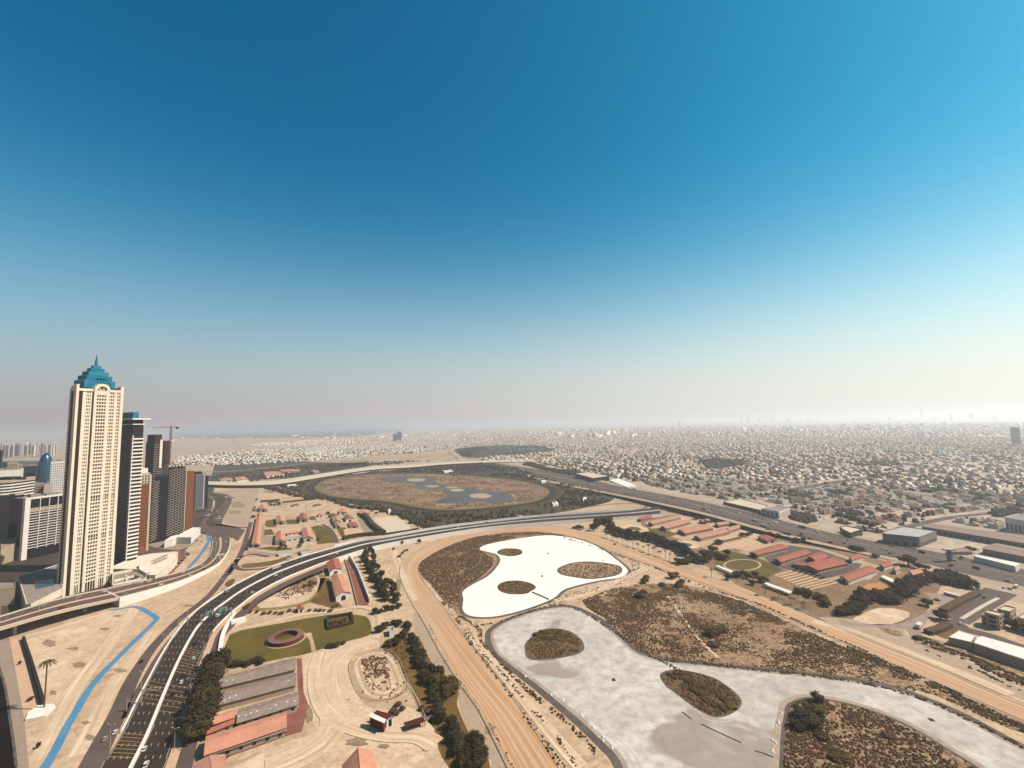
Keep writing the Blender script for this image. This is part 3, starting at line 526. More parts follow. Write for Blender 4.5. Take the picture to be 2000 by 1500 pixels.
# eastern motorway
KU = [(955,903),(1020,912),(1100,925),(1200,948),(1275,962),(1375,981),(1500,1010),(1600,1036),(1700,1057),(1789,1071),(1900,1092),(2000,1112),(2150,1140),(2400,1190)]
KL = [(930,908),(1000,920),(1100,943),(1200,963),(1275,978),(1375,1000),(1500,1033),(1600,1057),(1700,1079),(1789,1097),(1900,1124),(2000,1146),(2150,1178),(2400,1235)]
KZ = [0,0,1,5,7,7,5,3,1,0,0,0,0,0]
L3, R3 = two(KU, KL, zf=KZ); L3 = resample(L3, 120); R3 = resample(R3, 120)
ribbon('motorway', L3, R3, 'asphalt2', 3)
tag(wallmb(mid(L3,R3,.5), .9, 0, 1.1).build('motorway_barrier', MT['concrete']), 'thin pale barrier down the middle of the motorway beside the villa district', 'barrier')
for k in (.12,.24,.36,.62,.74,.86): dashes(mid(L3,R3,k), 3, 8, .35, PAINT, dz=.12)
ribbon('motorway_verge', mid(L3,R3,.47), mid(L3,R3,.53), 'sand', 4)
ribbon('frontage_strip', mid(L3,R3,-.3), mid(L3,R3,-.03), 'gravel', 2); ribbon('frontage_strip', mid(L3,R3,1.03), mid(L3,R3,1.25), 'gravel', 2)
j0, j1 = idx(R3, P(1150,953)), idx(R3, P(1560,1046)); dkw = mat('viaduct_shade_tone', (0.07,0.055,0.05), var=(0.12,0.1,0.09), scales=(.2,), amt=.5)  # dark tone carries the shade below the raised decks
tag(wallmb(mid(L3,R3,1.01)[j0:j1], .8, (lambda i: 0.0), .9).build('viaduct_side', dkw), 'side of the raised motorway above the red roofed stables, coloured dark as its shade', 'viaduct')
road('slip_road', px('G', [(-200,900),(0,872),(300,862),(600,812),(900,780),(1100,790),(1300,850),(1600,965)]), 9, 'paleroad', 4)
road('slip_road', px('G', [(200,760),(420,735),(600,735),(650,760),(560,785),(300,800)]), 5, 'asphalt2', 4)
road('slip_road', px('G', [(-400,560),(0,590),(250,650),(500,710),(800,790),(1200,880)]), 8, 'asphalt2', 3.5)
road('side_avenue', px('U', [(1500,-60),(1150,140),(800,330),(430,560)]), 22, 'asphalt2', 5)
road('side_avenue_median', px('U', [(1440,90),(1100,270),(650,540)]), 3, 'concrete', 6)
road('corner_lane', px('U', [(250,520),(450,600),(700,760),(1200,900),(2000,1180),(2600,1400)]), 12, 'asphalt2', 6)
hd = px('U', [(1010,20),(920,110),(300,420),(170,440),(0,500)])
road('city_avenue', px('J', [(-300,830),(0,765),(350,705),(700,655),(1000,600)]), 26, 'asphalt2', 3)
road('city_avenue', px('J', [(900,1100),(1300,1010),(1750,960),(2300,900)]), 14, 'asphalt2', 3)
# far flyover and minor roads
FU = [(300,934),(405,940),(500,941),(556,936),(640,923),(720,912),(800,908),(870,903),(940,900),(1020,898),(1100,896)]
FL = [(300,940),(405,947),(500,948),(560,943),(640,930),(720,918),(800,913),(870,907),(940,904),(1020,902),(1100,899)]
L4, R4 = two(FU, FL, zf=[5,7,8,8,6,5,5,5,4,2,1]); fl = thing('flyover', (0,0,0), 0, 'pale flyover running across the sand behind the oval racecourse', 'flyover')
ribbon('deck', L4, R4, 'concrete', 0, kind=None, parent=fl, dz=.2); wallmb(mid(L4,R4,1.0), 1, 0, 1.4).build('parapet', MT['white'], fl)
wallmb(mid(L4,R4,.97), 1, (lambda i: 0.0), -.1).build('under_deck_shade_wall', dkw, fl)  # solid wall coloured dark as the shade under the flyover deck
for q, w_ in (([(300,915),(440,921),(600,905),(700,899),(800,894),(900,889)], 22), ([(760,905),(820,893),(880,885),(860,872),(830,860)], 25), ([(860,905),(900,893),(960,900)], 14), ([(330,880),(600,868),(760,860)], 20), ([(900,905),(880,888),(840,880),(850,868),(960,862),(1100,850)], 18), ([(1200,880),(1260,868),(1330,860)],26)):
    road('far_road', q, w_, 'paleroad', 3)
# plot edges
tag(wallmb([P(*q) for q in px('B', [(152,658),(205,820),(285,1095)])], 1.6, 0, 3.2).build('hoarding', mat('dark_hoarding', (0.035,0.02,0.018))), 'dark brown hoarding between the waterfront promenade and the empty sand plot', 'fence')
tag(wallmb(crom([P(*q) for q in px('B', [(850,462),(600,790),(365,1085)])], 4), .7, 0, 1.2).build('low_wall', MT['concrete']), 'thin pale low wall on the east edge of the empty sand plot', 'wall')
tag(wallmb(crom([P(*q) for q in px('B', [(160,640),(400,575),(740,470)])], 4), 1.4, 0, 1.2).build('low_wall', MT['concrete']), 'pale low wall in front of the dark space under the bridge', 'wall')
PAINT.build('lane_markings', MT['paint'], kind='structure'); YP.build('yellow_hatching', MT['ypaint'], kind='structure')

# sand driven smooth into long streaks
def streak(fr, pts, w, lv): L_, R_ = offs(cline(px(fr, pts)), w); ribbon('driven_sand', L_, R_, 'yardstreak', lv)
streak('C', [(1110,655),(960,710),(850,800),(815,930),(840,1080),(860,1200),(780,1330),(620,1430),(400,1520)], 17, 11)
streak('C', [(770,740),(740,860),(750,1000),(820,1140),(980,1230),(1200,1280),(1400,1290),(1520,1350)], 12, 12)
streak('C', [(180,600),(420,545),(650,490),(850,470),(1000,440),(1120,470),(1160,560),(1120,650)], 6, 11)
streak('B', [(900,420),(820,560),(700,720),(520,950),(420,1130),(330,1300),(260,1450)], 8, 4.5)
streak('B', [(1010,600),(900,760),(760,930),(680,1080),(600,1250),(500,1420)], 9, 4.5)
streak('B', [(260,720),(420,690),(560,630),(640,570),(740,500)], 9, 4.5)
streak('H', [(-60,200),(150,150),(330,80),(520,0),(650,-60)], 9, 9)
streak('H', [(820,160),(930,320),(1050,480),(1210,640)], 2.6, 9)
streak('I', [(350,350),(700,450),(1100,600),(1500,760),(1900,930)], 10, 6)
streak('F', [(560,620),(760,860),(960,1100),(1150,1330),(1300,1500)], 8, 6)
streak('F', [(200,400),(150,300),(60,60)], 9, 6)

# ================================================================== TOWERS
R = math.radians
def bm(name, col, rough=.8, amt=.25, sc=.15, **k): return mat(name, col, rough, scales=(sc,), amt=amt, **k)
TM = dict(cream=bm('cream_stone', (0.87,0.79,0.67)), glass=bm('dark_glass', (0.016,0.013,0.013), .35, .5, .08, spec=.12), brownglass=bm('brown_window_glass', (0.035,0.02,0.015), .4, .5, .1),
  teal=bm('teal_metal_roof', (0.004,0.185,0.33), .55), teal2=bm('pale_teal_metal', (0.008,0.25,0.40), .55), darkclad=bm('dark_cladding', (0.022,0.02,0.022), .5, .5, .05), white=bm('white_cladding', (0.88,0.86,0.83)),
  maroon=bm('maroon_formwork_and_shade', (0.06,0.028,0.024), .9, .6, .1), slab=bm('raw_concrete_slab', (0.42,0.34,0.29)), brown=bm('brown_perforated_panel', (0.27,0.095,0.035), .8, .3, .3), grey=bm('grey_facade', (0.18,0.19,0.225), .7),
  navy=bm('navy_glass', (0.013,0.011,0.02), .4), blue=bm('blue_curved_glass', (0.008,0.06,0.13), .2, .4, .03, spec=.6), bluegrey=bm('blue_grey_glass', (0.05,0.075,0.13), .35), crane=bm('red_crane_paint', (0.40,0.17,0.10)), edge=bm('pale_balcony_edge', (0.60,0.50,0.44)), tan=bm('tan_render', (0.50,0.40,0.30)), roof=bm('grey_flat_roof', (0.34,0.29,0.25), .9, .6, .2))
class Tw:
    """tower frame: s metres along the lit face (azimuth a), t metres to the left of it"""
    def __init__(s, o, a): s.o = Vector((o[0], o[1])); s.a = a; s.u = Vector((math.sin(a), math.cos(a))); s.w = Vector((-s.u.y, s.u.x))
    def p(s, x, y): q = s.o+s.u*x+s.w*y; return (q.x, q.y)
    def box(s, mb, x0, y0, x1, y1, z0, z1, mi=0, bottom=False): return mb.prism([s.p(x0,y0), s.p(x1,y0), s.p(x1,y1), s.p(x0,y1)], z0, z1, mi, bottom)
    def poly(s, mb, pts, z0, z1, mi=0, bottom=False): return mb.prism([s.p(*q) for q in pts], z0, z1, mi, bottom)
    def facep(s, mb, pts, y0, y1, mi=0):
        """outline (s,z) standing in the face plane, thick from y0 (out) to y1 (in)"""
        n = len(pts); A = [(*s.p(x, y0), z) for x, z in pts]; B = [(*s.p(x, y1), z) for x, z in pts]
        return mb.add(A+B, [tuple(range(n)), tuple(range(n, 2*n))[::-1]]+[(i, n+i, n+(i+1)%n, (i+1)%n) for i in range(n)], mi)
# ---- the cream tower with the teal crown
o1 = P(120, 1168); d1 = math.hypot(o1.x, o1.y); a1 = R(17); t1 = Tw(o1, a1)
T = thing('crowned_tower', (0,0,0), 0, 'tallest cream stone tower with a teal fan shaped crown and spire', 'skyscraper')
zr = Hz(164, 761, d1); FH = 3.82
foot = [(0.2,.6),(44.6,.6),(44.6,24),(14,24),(.4,9)]
m = MB(); t1.poly(m, foot, 0, zr-1); m.build('core', TM['brownglass'], T)
sp = MB(); z = 9.0; k = 0
BAYS = [(2.4,6.6,1,1.4),(9.6,14.0,3,0.0),(18.6,28.0,4,-1.4),(31.0,36.5,3,0.0),(38.8,42.2,2,-.2)]
tall = set([int((Hz(180,971,d1)-9)/FH), int((Hz(180,1052,d1)-9)/FH)])
while z < zr-3:
    hgt = 1.5 if k not in tall else .4
    for x0, x1, nw, y in BAYS: t1.box(sp, x0, y, x1, y+1.6, z, z+hgt, 0, True)
    t1.poly(sp, [(-.1,.5),(44.9,.5),(44.9,24.3),(13.8,24.3),(-.1,9.1)], z, z+.9, 1)  # dark maroon bands put the shade of the tower's side into the colour
    z += FH; k += 1
sp.build('spandrels', [TM['cream'], TM['maroon']], T, kind='stuff')
mu = MB()
for x0, x1, nw, y in BAYS:
    if nw > 1:
        g_ = .6; ww = (x1-x0)/nw
        for i in range(nw+1): t1.box(mu, x0+ww*i-(g_ if 0<i<nw else .9)/2*1.0, y+.02, x0+ww*i+(g_ if 0<i<nw else .9)/2, y+1.5, 0, zr-1)
mu.build('mullions', TM['cream'], T, kind='stuff')
for x0, x1, y0, y1, zt in [(-.3,2.1,-1.8,2.4,Hz(146,750,d1)),(6.5,9.7,-.1,2,zr+1),(13.9,14.9,-.1,2,zr+1),(16.2,18.7,-1.5,1.5,zr+3),(27.9,30.9,-1.5,1.5,zr+3),(36.4,38.9,-.3,2,zr+1),(42.1,45.2,-.8,4.5,zr+5.5),(-.1,1.8,7,9.2,zr-1)]:
    m = MB(); t1.box(m, x0, y0, x1, y1, 0, zt); m.build('pier', TM['cream'], T)
m = MB()
for q in ((-.2,-1.0,15.5,1.2),(31.4,-.6,45.1,1.2),(43.6,0,45.1,24.2),(13.8,22.6,45,24.2),(-.2,.6,1.2,9.2)): t1.box(m, q[0], q[1], q[2], q[3], zr-1.2, zr+1.6)
t1.box(m, 17.4,-1.6,30.0,1.2, zr-3.5, zr); m.build('parapet', TM['cream'], T)
cx = 23.7; m = MB(); n = 14; ro, ri = 7.7, 4.9
for i in range(n):
    a, b = math.pi*i/n, math.pi*(i+1)/n
    t1.facep(m, [(cx+ro*math.cos(a), zr+ro*math.sin(a)), (cx+ri*math.cos(a), zr+ri*math.sin(a)), (cx+ri*math.cos(b), zr+ri*math.sin(b)), (cx+ro*math.cos(b), zr+ro*math.sin(b))][::-1], -1.8, 3)
m.build('arch', TM['cream'], T)
m = MB(); t1.facep(m, [(cx+ri*math.cos(math.pi*i/10), zr+ri*math.sin(math.pi*i/10)) for i in range(11)], .2, 2); m.build('arched_window', TM['brownglass'], T)
m = MB(); t1.box(m, cx-2.6, -.3, cx-2.1, .1, zr, zr+4); t1.box(m, cx+2.1, -.3, cx+2.6, .1, zr, zr+4)
for i in range(8):
    a, b = 2*math.pi*i/8, 2*math.pi*(i+1)/8
    t1.facep(m, [(cx+2*math.cos(a), zr+2.4+2*math.sin(a)), (cx+1.4*math.cos(a), zr+2.4+1.4*math.sin(a)), (cx+1.4*math.cos(b), zr+2.4+1.4*math.sin(b)), (cx+2*math.cos(b), zr+2.4+2*math.sin(b))], -.3, .1)
m.build('tracery', TM['white'], T)
m = MB(); t1.box(m, 8, 3, 39, 22, zr-1, zr+3.5); m.build('roof_plant_level', TM['maroon'], T)
CR = thing('unused') if 0 else None
zc = zr+3; tc_ = 12.0
for k, (hw, h0, h1) in enumerate([(14.6,0,8.0),(12.2,2,13.4),(9.4,6,18.2),(6.3,10,22.2),(3.6,14,25.4)]):
    m = MB(); dd = hw*.66
    prof = [(-hw,h0),(-hw-.2,h1),(-hw+.6,h1+1.0),(-hw+2.4,h1+.2),(0,h1+1.2),(hw-2.4,h1+.2),(hw-.6,h1+1.0),(hw+.2,h1),(hw,h0)]
    t1.facep(m, [(cx+x, zc+z_) for x, z_ in prof][::-1], tc_-dd*.9-(4-k)*.0, tc_+dd*.9); m.build('crown_tier', TM['teal'] if k % 2 else TM['teal2'], T)
m = MB()
for rr, zz in ((8.2,1.5),(10.6,3.5),(12.8,6.0)):
    for i in range(12):
        a, b = math.pi*(i+.12)/12, math.pi*(i+.88)/12; r2 = rr-1.5
        t1.facep(m, [(cx+rr*math.cos(a)*.95, zc-3+zz*.5+rr*math.sin(a)), (cx+r2*math.cos(a)*.95, zc-3+zz*.5+r2*math.sin(a)), (cx+r2*math.cos(b)*.95, zc-3+zz*.5+r2*math.sin(b)), (cx+rr*math.cos(b)*.95, zc-3+zz*.5+rr*math.sin(b))][::-1], 2.6, 4.2)
m.build('fan_ribs', TM['teal2'], T, kind='stuff')
m = MB(); c3 = t1.p(cx, tc_)
m.tube((*c3, zc+22), (*c3, zc+28), 2.2, 1.4, 8); m.tube((*c3, zc+28), (*c3, Hz(196,690,d1+10)), 1.5, .15, 8); m.build('spire', TM['teal'], T)
for x0, nm in ((.2,'corner_block'), (41.8,'corner_block')):
    m = MB(); t1.box(m, x0, 4, x0+3.2, 8, zr-1, zr+4.5); m.build(nm, TM['cream'], T)
# ---- generic pieces for the other towers
def shaft(name, lab, o, a, l, w, h, cm, z0=0):
    t = thing(name, (0,0,0), 0, lab, 'tower'); m = MB(); tw = Tw(o, a); tw.box(m, 0, 0, l, w, z0, h); m.build('core', cm, t); return t, tw
def bands(t, tw, x0, y0, x1, y1, z0, z1, st, th, m, pr=.5, nm='floor_bands', limit=True):
    # each visible floor band is a piece of its own
    z = z0; i = 0
    while z < z1:
        mb = MB(); tw.box(mb, x0-pr, y0-pr, x1+pr, y1+pr, z, z+th, 0, True); mb.build('floor_band', m, t); z += st
# ---- dark glass tower with white bands (behind the first)
def base(pxc, dist): return onaz(pxc[0], pxc[1], dist)
o2 = base((259,852), 735); a2 = R(24); l2 = along(o2, a2, 279.5, 852); w2 = along(o2, a2-R(90), 222, 852)
h2 = Hz(259,818,735)
t2, tw = shaft('banded_glass_tower', 'dark glass tower with white balcony bands right behind the cream tower', o2, a2, l2, w2, h2-9, TM['darkclad'])
hb2 = Hz(259,852,735); z = 14
while z < hb2:
    mb = MB(); tw.box(mb, -.3, -1.5, l2+.4, 3, z, z+1.9, 0, True); mb.build('balcony_band', TM['white'], t2); z += 4.55
m = MB(); z = 12
while z < h2-10: tw.box(m, -.25, .3, l2+.25, w2, z, z+.5); z += 4.55
m.build('floor_lines', TM['navy'], t2, kind='stuff')
m = MB(); tw.box(m, -.6, -1.6, .3, 0, 0, hb2+1); m.build('corner_fin', TM['white'], t2)
m = MB(); tw.box(m, -2.5, -3, l2+6, w2+2, h2-1.2, h2+.8, 0, True); m.build('roof_slab', TM['white'], t2)
m = MB(); tw.box(m, -.8, -.8, l2+1, w2+1, h2-7.5, h2-6.3, 0, True); m.build('crown_rail', TM['white'], t2)
m = MB(); tw.box(m, .5, .5, l2-.5, w2-.5, h2-9, h2-1.2); m.build('top_level', TM['maroon'], t2)
m = MB(); tw.box(m, 0, 2, l2*.55, w2-3, h2+.8, h2+8.5); m.build('teal_penthouse', TM['teal'], t2)
# ---- tower under construction with its crane
o3 = base((301,870), 1010); a3 = R(24); l3 = along(o3, a3, 320, 870); w3 = along(o3, a3-R(90), 285, 870); h3 = Hz(301,857,1010)
t3, tw = shaft('unfinished_tower', 'maroon brown tower under construction beside the tower crane', o3, a3, l3, w3, h3-6, TM['maroon'])
m = MB(); tw.box(m, 1, 1, l3-3, w3-1, h3-6, Hz(301,849,1010)); m.build('formwork_top', TM['maroon'], t3)
m = MB(); tw.box(m, l3-7, -2, l3-3, 2, h3-52, h3-2); m.build('lift_shaft', TM['white'], t3)
l3b = along(o3, a3, 333, 870); m = MB(); tw.box(m, l3, 0, l3b, 18, 0, Hz(330,861,1010)); m.build('lower_wing', TM['maroon'], t3)
z = 6; k = 0
while z < h3-8:
    m = MB(); tw.box(m, 0, -.9, (l3-3 if z > h3-50 else l3b-4), 4, z, z+.8, 0, True)
    m.build('floor_slab', TM['slab'], t3); z += 4.2
cr = thing('tower_crane', (0,0,0), 0, 'orange red tower crane rising beside the unfinished maroon tower', 'crane')
oc = base((333.6,850), 1010); zt = Hz(333.6,834,1010)
for dx, dy in ((-1,-1),(1,-1),(1,1),(-1,1)):
    m = MB(); m.box(oc.x+dx-.22, oc.y+dy-.22, 0, oc.x+dx+.22, oc.y+dy+.22, zt); m.build('mast_leg', TM['crane'], cr)
m = MB()
for i in range(int(zt/4)):
    for q in ((-1,-1,1,-1),(1,-1,1,1),(1,1,-1,1),(-1,1,-1,-1)):
        s_ = 1 if i % 2 else -1; m.tube((oc.x+q[0], oc.y+q[1], i*4+(0 if s_>0 else 4)), (oc.x+q[2], oc.y+q[3], i*4+(4 if s_>0 else 0)), .14, n=3, caps=False)
m.build('mast_lattice', TM['crane'], cr, kind='stuff')
jd = Vector((math.cos(R(-38)), math.sin(R(-38)), 0)); jd = Vector((.80,.60,0))
je = oc-jd*26; jf = oc+jd*9
for nm, A, B, r0 in (('jib', je, oc, .75), ('counter_jib', oc, jf, .9)): m = MB(); m.tube((A.x,A.y,zt), (B.x,B.y,zt), r0*.55, r0, n=4); m.build(nm, TM['crane'], cr)
m = MB(); m.tube((oc.x,oc.y,zt), (oc.x,oc.y,zt+7), .8, .2, n=4); m.build('apex', TM['crane'], cr)
m = MB(); m.box(jf.x-1.6, jf.y-1.6, zt-3.2, jf.x+1.6, jf.y+1.6, zt); m.build('counterweight', TM['maroon'], cr)
m = MB(); m.tube((oc.x,oc.y,zt+7), (je.x*.6+oc.x*.4, je.y*.6+oc.y*.4, zt+.5), .15, n=3); m.tube((oc.x,oc.y,zt+7), (jf.x,jf.y,zt+.5), .15, n=3); m.build('tie_cable', TM['crane'], cr)
# ---- brown perforated slab
o4 = base((275,930), 830); a4 = R(24); l4 = along(o4, a4, 292.5, 930); h4 = Hz(275,926,830)
t4, tw = shaft('perforated_brown_tower', 'slim brown tower with rows of small holes and a white roof box', o4, a4, l4, 16, h4, TM['brown'])
m = MB(); z = 8; k = 0
while z < h4-16:
    for i in range(4):
        x = l4*(i+.35+(.3 if k % 2 else 0))/4.3; tw.box(m, x, -.12, x+1.1, .5, z, z+1.9)
    z += 3.9; k += 1
m.build('openings', TM['glass'], t4, kind='stuff')
m = MB(); tw.box(m, -.3, -.4, l4+.3, 16, h4-14, h4+1); m.build('grey_top_floors', TM['edge'], t4)
m = MB(); [tw.box(m, 1.8+i*3.6, -.6, 3.4+i*3.6, .2, h4-13+j*4, h4-10.4+j*4) for i in range(3) for j in range(3)]; m.build('windows', TM['glass'], t4, kind='stuff')
m = MB(); tw.box(m, l4-.2, -.6, l4+2.4, 14, 0, h4-2); m.build('side_fin', TM['edge'], t4)
m = MB(); tw.box(m, 0, 3, l4*.9, 13, h4+1, Hz(284,915,830)); m.build('roof_box', TM['white'], t4)
# ---- the twin dark towers with stepping balcony edges
def wavy(nm, lab, c0, c1, ytop, dist, depth, steps, side=None, navy=None, ybase=1050):
    o = base((c0, 950), dist); a = R(30); l = along(o, a, c1, 950); h = Hz(c0, ytop, dist)
    t, tw = shaft(nm, lab, o, a, l, depth, h, TM['glass'])
    z = 4; k = 0; w = l/steps
    while z < h-2:
        mb = MB()
        for i in range(steps):
            dz = -1.25*i + 3.9*((k % 1)); zz = z+((i*1.3) % 3.9)
            if zz > h-1: continue
            tw.box(mb, i*w, -1.1-(.5 if i % 2 else 0), (i+1)*w+.15, .3, zz, zz+.55, 0, True)
            tw.box(mb, (i+1)*w-.35, -1.5, (i+1)*w, .3, zz-1.3 if i < steps-1 else zz, zz+.55)
        mb.build('balcony_edge', TM['edge'], t); z += 3.9; k += 1
    return t, tw, l, h
t5, tw, l5, h5 = wavy('stepped_balcony_tower', 'dark tower with zigzag pale balcony edges and a purple blue glass strip', 297, 311, 937, 880, 14, 3)
l5b = along(tw.o, tw.a, 328, 950); m = MB(); tw.box(m, l5, .5, l5b, 16, 0, Hz(315,930,880)); m.build('glass_strip', TM['navy'], t5)
m = MB(); z = 4
while z < h5-4: tw.box(m, l5, .2, l5b, 1, z, z+.35); z += 3.9
m.build('floor_lines', TM['darkclad'], t5, kind='stuff')
t6, tw, l6, h6 = wavy('stepped_balcony_tower', 'wider dark tower with zigzag pale balcony edges and a brown flank', 328.5, 361, 913, 905, 18, 6)
m = MB()
for i in range(5): tw.box(m, 1+i*l6/5.2, 1, 1+i*l6/5.2+l6/9, 8, h6, h6+3)
m.build('roof_teeth', TM['edge'], t6); m = MB(); tw.box(m, -.3, 1.5, .4, 17, 0, h6+4); m.build('side_fin', TM['edge'], t6)
o7 = base((364,950), 925); a7 = R(24); l7 = along(o7, a7, 379, 950); h7 = Hz(364,921,925)
t7, tw = shaft('brown_louvred_tower', 'brown louvred tower tight against the wider zigzag balcony tower', o7, a7, l7, 16, h7, TM['brown'])
m = MB(); z = 4
while z < h7-2: tw.box(m, -.2, -.25, l7+.2, .4, z, z+.5); tw.box(m, -.6, -.4, .8, 1.6, z, z+1.8); z += 3.9
m.build('louvres', TM['maroon'], t7, kind='stuff'); m = MB(); tw.box(m, -1.2, -.4, -.4, 16, 0, h7+2); m.build('white_fin', TM['white'], t7)
o8 = base((381,960), 1180); a8 = R(30); l8 = along(o8, a8, 400.5, 960); h8 = Hz(381,927,1180)
t8, tw = shaft('grey_apartment_tower', 'grey apartment tower nearest the boulevard, last of the tower row', o8, a8, l8, 20, h8, TM['grey'])
m = MB(); z = 5
while z < h8-4:
    for i in range(5): tw.box(m, l8*(i+.25)/5, -.25, l8*(i+.7)/5, .3, z, z+1.9)
    z += 4
m.build('windows', TM['glass'], t8, kind='stuff'); m = MB(); tw.box(m, l8-3.6, -.8, l8-2.6, 0, 0, h8); m.build('white_fin', TM['white'], t8)
l8b = along(o8, a8, 406.5, 960); m = MB(); tw.box(m, l8, 1, l8b, 20, 0, h8-5); m.build('dark_wing', TM['navy'], t8)
m = MB(); tw.box(m, 3, 3, l8-6, 14, h8, h8+5); m.build('roof_room', TM['darkclad'], t8)
# ---- left group
o9 = base((57.5,1000), 905); a9 = R(17); l9 = along(o9, a9, 124.5, 1000); w9 = along(o9, a9-R(90), 45, 1000) if 0 else 22; h9 = Hz(57,973,905)
t9, tw = shaft('white_frame_building', 'white framed block with dark louvred floors left of the cream tower', o9, a9, l9, 24, h9-1.5, TM['navy'])
m = MB(); x_ = along(o9, a9, 47, 1000); tw.box(m, x_, -1.2, 0, 4, 0, h9+.5); m.build('left_pier', TM['white'], t9)
m = MB(); tw.box(m, x_, -1.4, l9+.4, 1, h9-1.8, h9+.6); m.build('top_beam', TM['white'], t9)
m = MB(); tw.box(m, 0, -.8, l9+.4, 1, h9-19.5, h9-14); m.build('mid_beam', TM['tan'], t9)
for q in (.27,.53,.79,.985):
    x = l9*q; m = MB(); tw.box(m, x-.35, -1.6, x+.35, .6, 12, h9); m.build('mullion', TM['white'], t9)
z = 14
while z < h9-20:
    m = MB(); tw.box(m, 0, -.9, l9*.93, .4, z, z+.9, 0, True); m.build('louvre', TM['white'], t9); z += 3.55
m = MB(); tw.box(m, x_, 1, l9, 24, h9-1, h9+.3); tw.box(m, 4, 8, 15, 16, h9+.3, h9+4); tw.box(m, 20, 6, l9-3, 12, h9+.3, h9+2.6); m.build('roof', TM['roof'], t9)
pr9 = [P(12,1071,0)]; hp = 15.0
m = MB(); pq = [P(a_, b_, hp) for a_, b_ in [(12,1074),(60,1066),(110,1053),(121,1050),(121,1010),(20,1030)]]; m.prism(pq, 0, hp); pod9 = m.build('podium', TM['white'], t9)
m = MB(); e0, e1 = pq[0], pq[1]; d_ = (e1-e0).normalized(); n_ = Vector((d_.y, -d_.x, 0))
for f_, w_, za, zb in ((.03,5,1,7),(.03,5,8,11),(.5,1.2,9,11),(.5,1.2,5,7)): 
    c_ = e0.lerp(e1, f_)+n_*.05; m.add([(c_.x+d_.x*q*w_+n_.x*.1, c_.y+d_.y*q*w_+n_.y*.1, z_) for q, z_ in ((0,za),(1,za),(1,zb),(0,zb))], [(0,1,2,3)])
m.build('openings', TM['glass'], t9)
o10 = base((19,1000), 960); a10 = R(17); l10 = along(o10, a10, 45, 1000); h10 = Hz(19,969,960)
t10, tw = shaft('black_glass_block', 'black glass block between the striped curved building and the white framed block', o10, a10, l10, 26, h10, TM['navy'])
m = MB(); tw.box(m, l10*.3, -.3, l10, 12, h10, h10+2.5); m.build('roof_edge', TM['tan'], t10)
m = MB(); tw.box(m, l10*.75, -1.5, l10+1.5, 2, h10-18, h10-13); m.build('white_box', TM['white'], t10)
# curved striped building
t11 = thing('striped_curved_building', (0,0,0), 0, 'curved white and dark striped office building at the left edge', 'office building')
h11 = Hz(20,940,1010)
def curve_pts(w): 
    pts = []
    for k in range(9): c_ = -30+98*k/8; dist_ = 1015-12*math.sin(math.pi*k/8)+(22*(k/8)**2); pts.append(onaz(c_, 945, dist_-w))
    return pts
def slabc(mb, w, z0, z1, mi=0):
    f_ = curve_pts(w); bk = [onaz(68, 945, 1070), onaz(-30, 945, 1070)]; mb.prism(f_+bk, z0, z1, mi, True)
m = MB(); slabc(m, 0, 0, h11-2); m.build('core', TM['glass'], t11)
z = 20
while z < h11:
    m = MB(); slabc(m, 1.6, z, z+1.9); m.build('floor_band', TM['white'], t11); z += 4.3
m = MB(); slabc(m, 1.8, h11-1.5, h11+1); m.build('roof', TM['tan'], t11)
m = MB(); q = onaz(20, 945, 1035); m.box(q.x-14, q.y-8, h11+1, q.x+10, q.y+6, h11+5); m.box(q.x+14, q.y-6, h11+1, q.x+22, q.y+2, h11+4); m.build('roof_plant', TM['maroon'], t11)
# bullet tower
t12 = thing('bullet_tower', (0,0,0), 0, 'blue glass bullet shaped tower with a rounded tip', 'tower')
c12 = onaz(88, 920, 1330); r12 = 13.5; h12 = Hz(88,884,1330); m = MB(); prof = []
for k in range(15):
    f_ = k/14; z_ = h12*f_; rr = r12*(1 if f_ < .55 else math.sqrt(max(0, 1-((f_-.55)/.45)**2.3)))*(1+.08*math.sin(math.pi*min(1, f_/.6))); prof.append((z_, max(rr, .2)))
prof = prof[:14] + [(h12*(1-.02), r12*.28), (h12, .1)]
n = 20; vs = [(c12.x+rr*math.cos(2*math.pi*i/n), c12.y+rr*math.sin(2*math.pi*i/n), z_) for z_, rr in prof for i in range(n)]
m.add(vs, [(k*n+i, k*n+(i+1)%n, (k+1)*n+(i+1)%n, (k+1)*n+i) for k in range(len(prof)-1) for i in range(n)]); m.build('glass_shell', TM['blue'], t12, smooth=True)
for zz in (h12*.35, h12*.55, h12*.75):
    m = MB(); rr = r12*(1.1 if zz < h12*.7 else .96); m.tube((c12.x,c12.y,zz), (c12.x,c12.y,zz+.6), rr, n=20); m.build('floor_ring', TM['bluegrey'], t12)
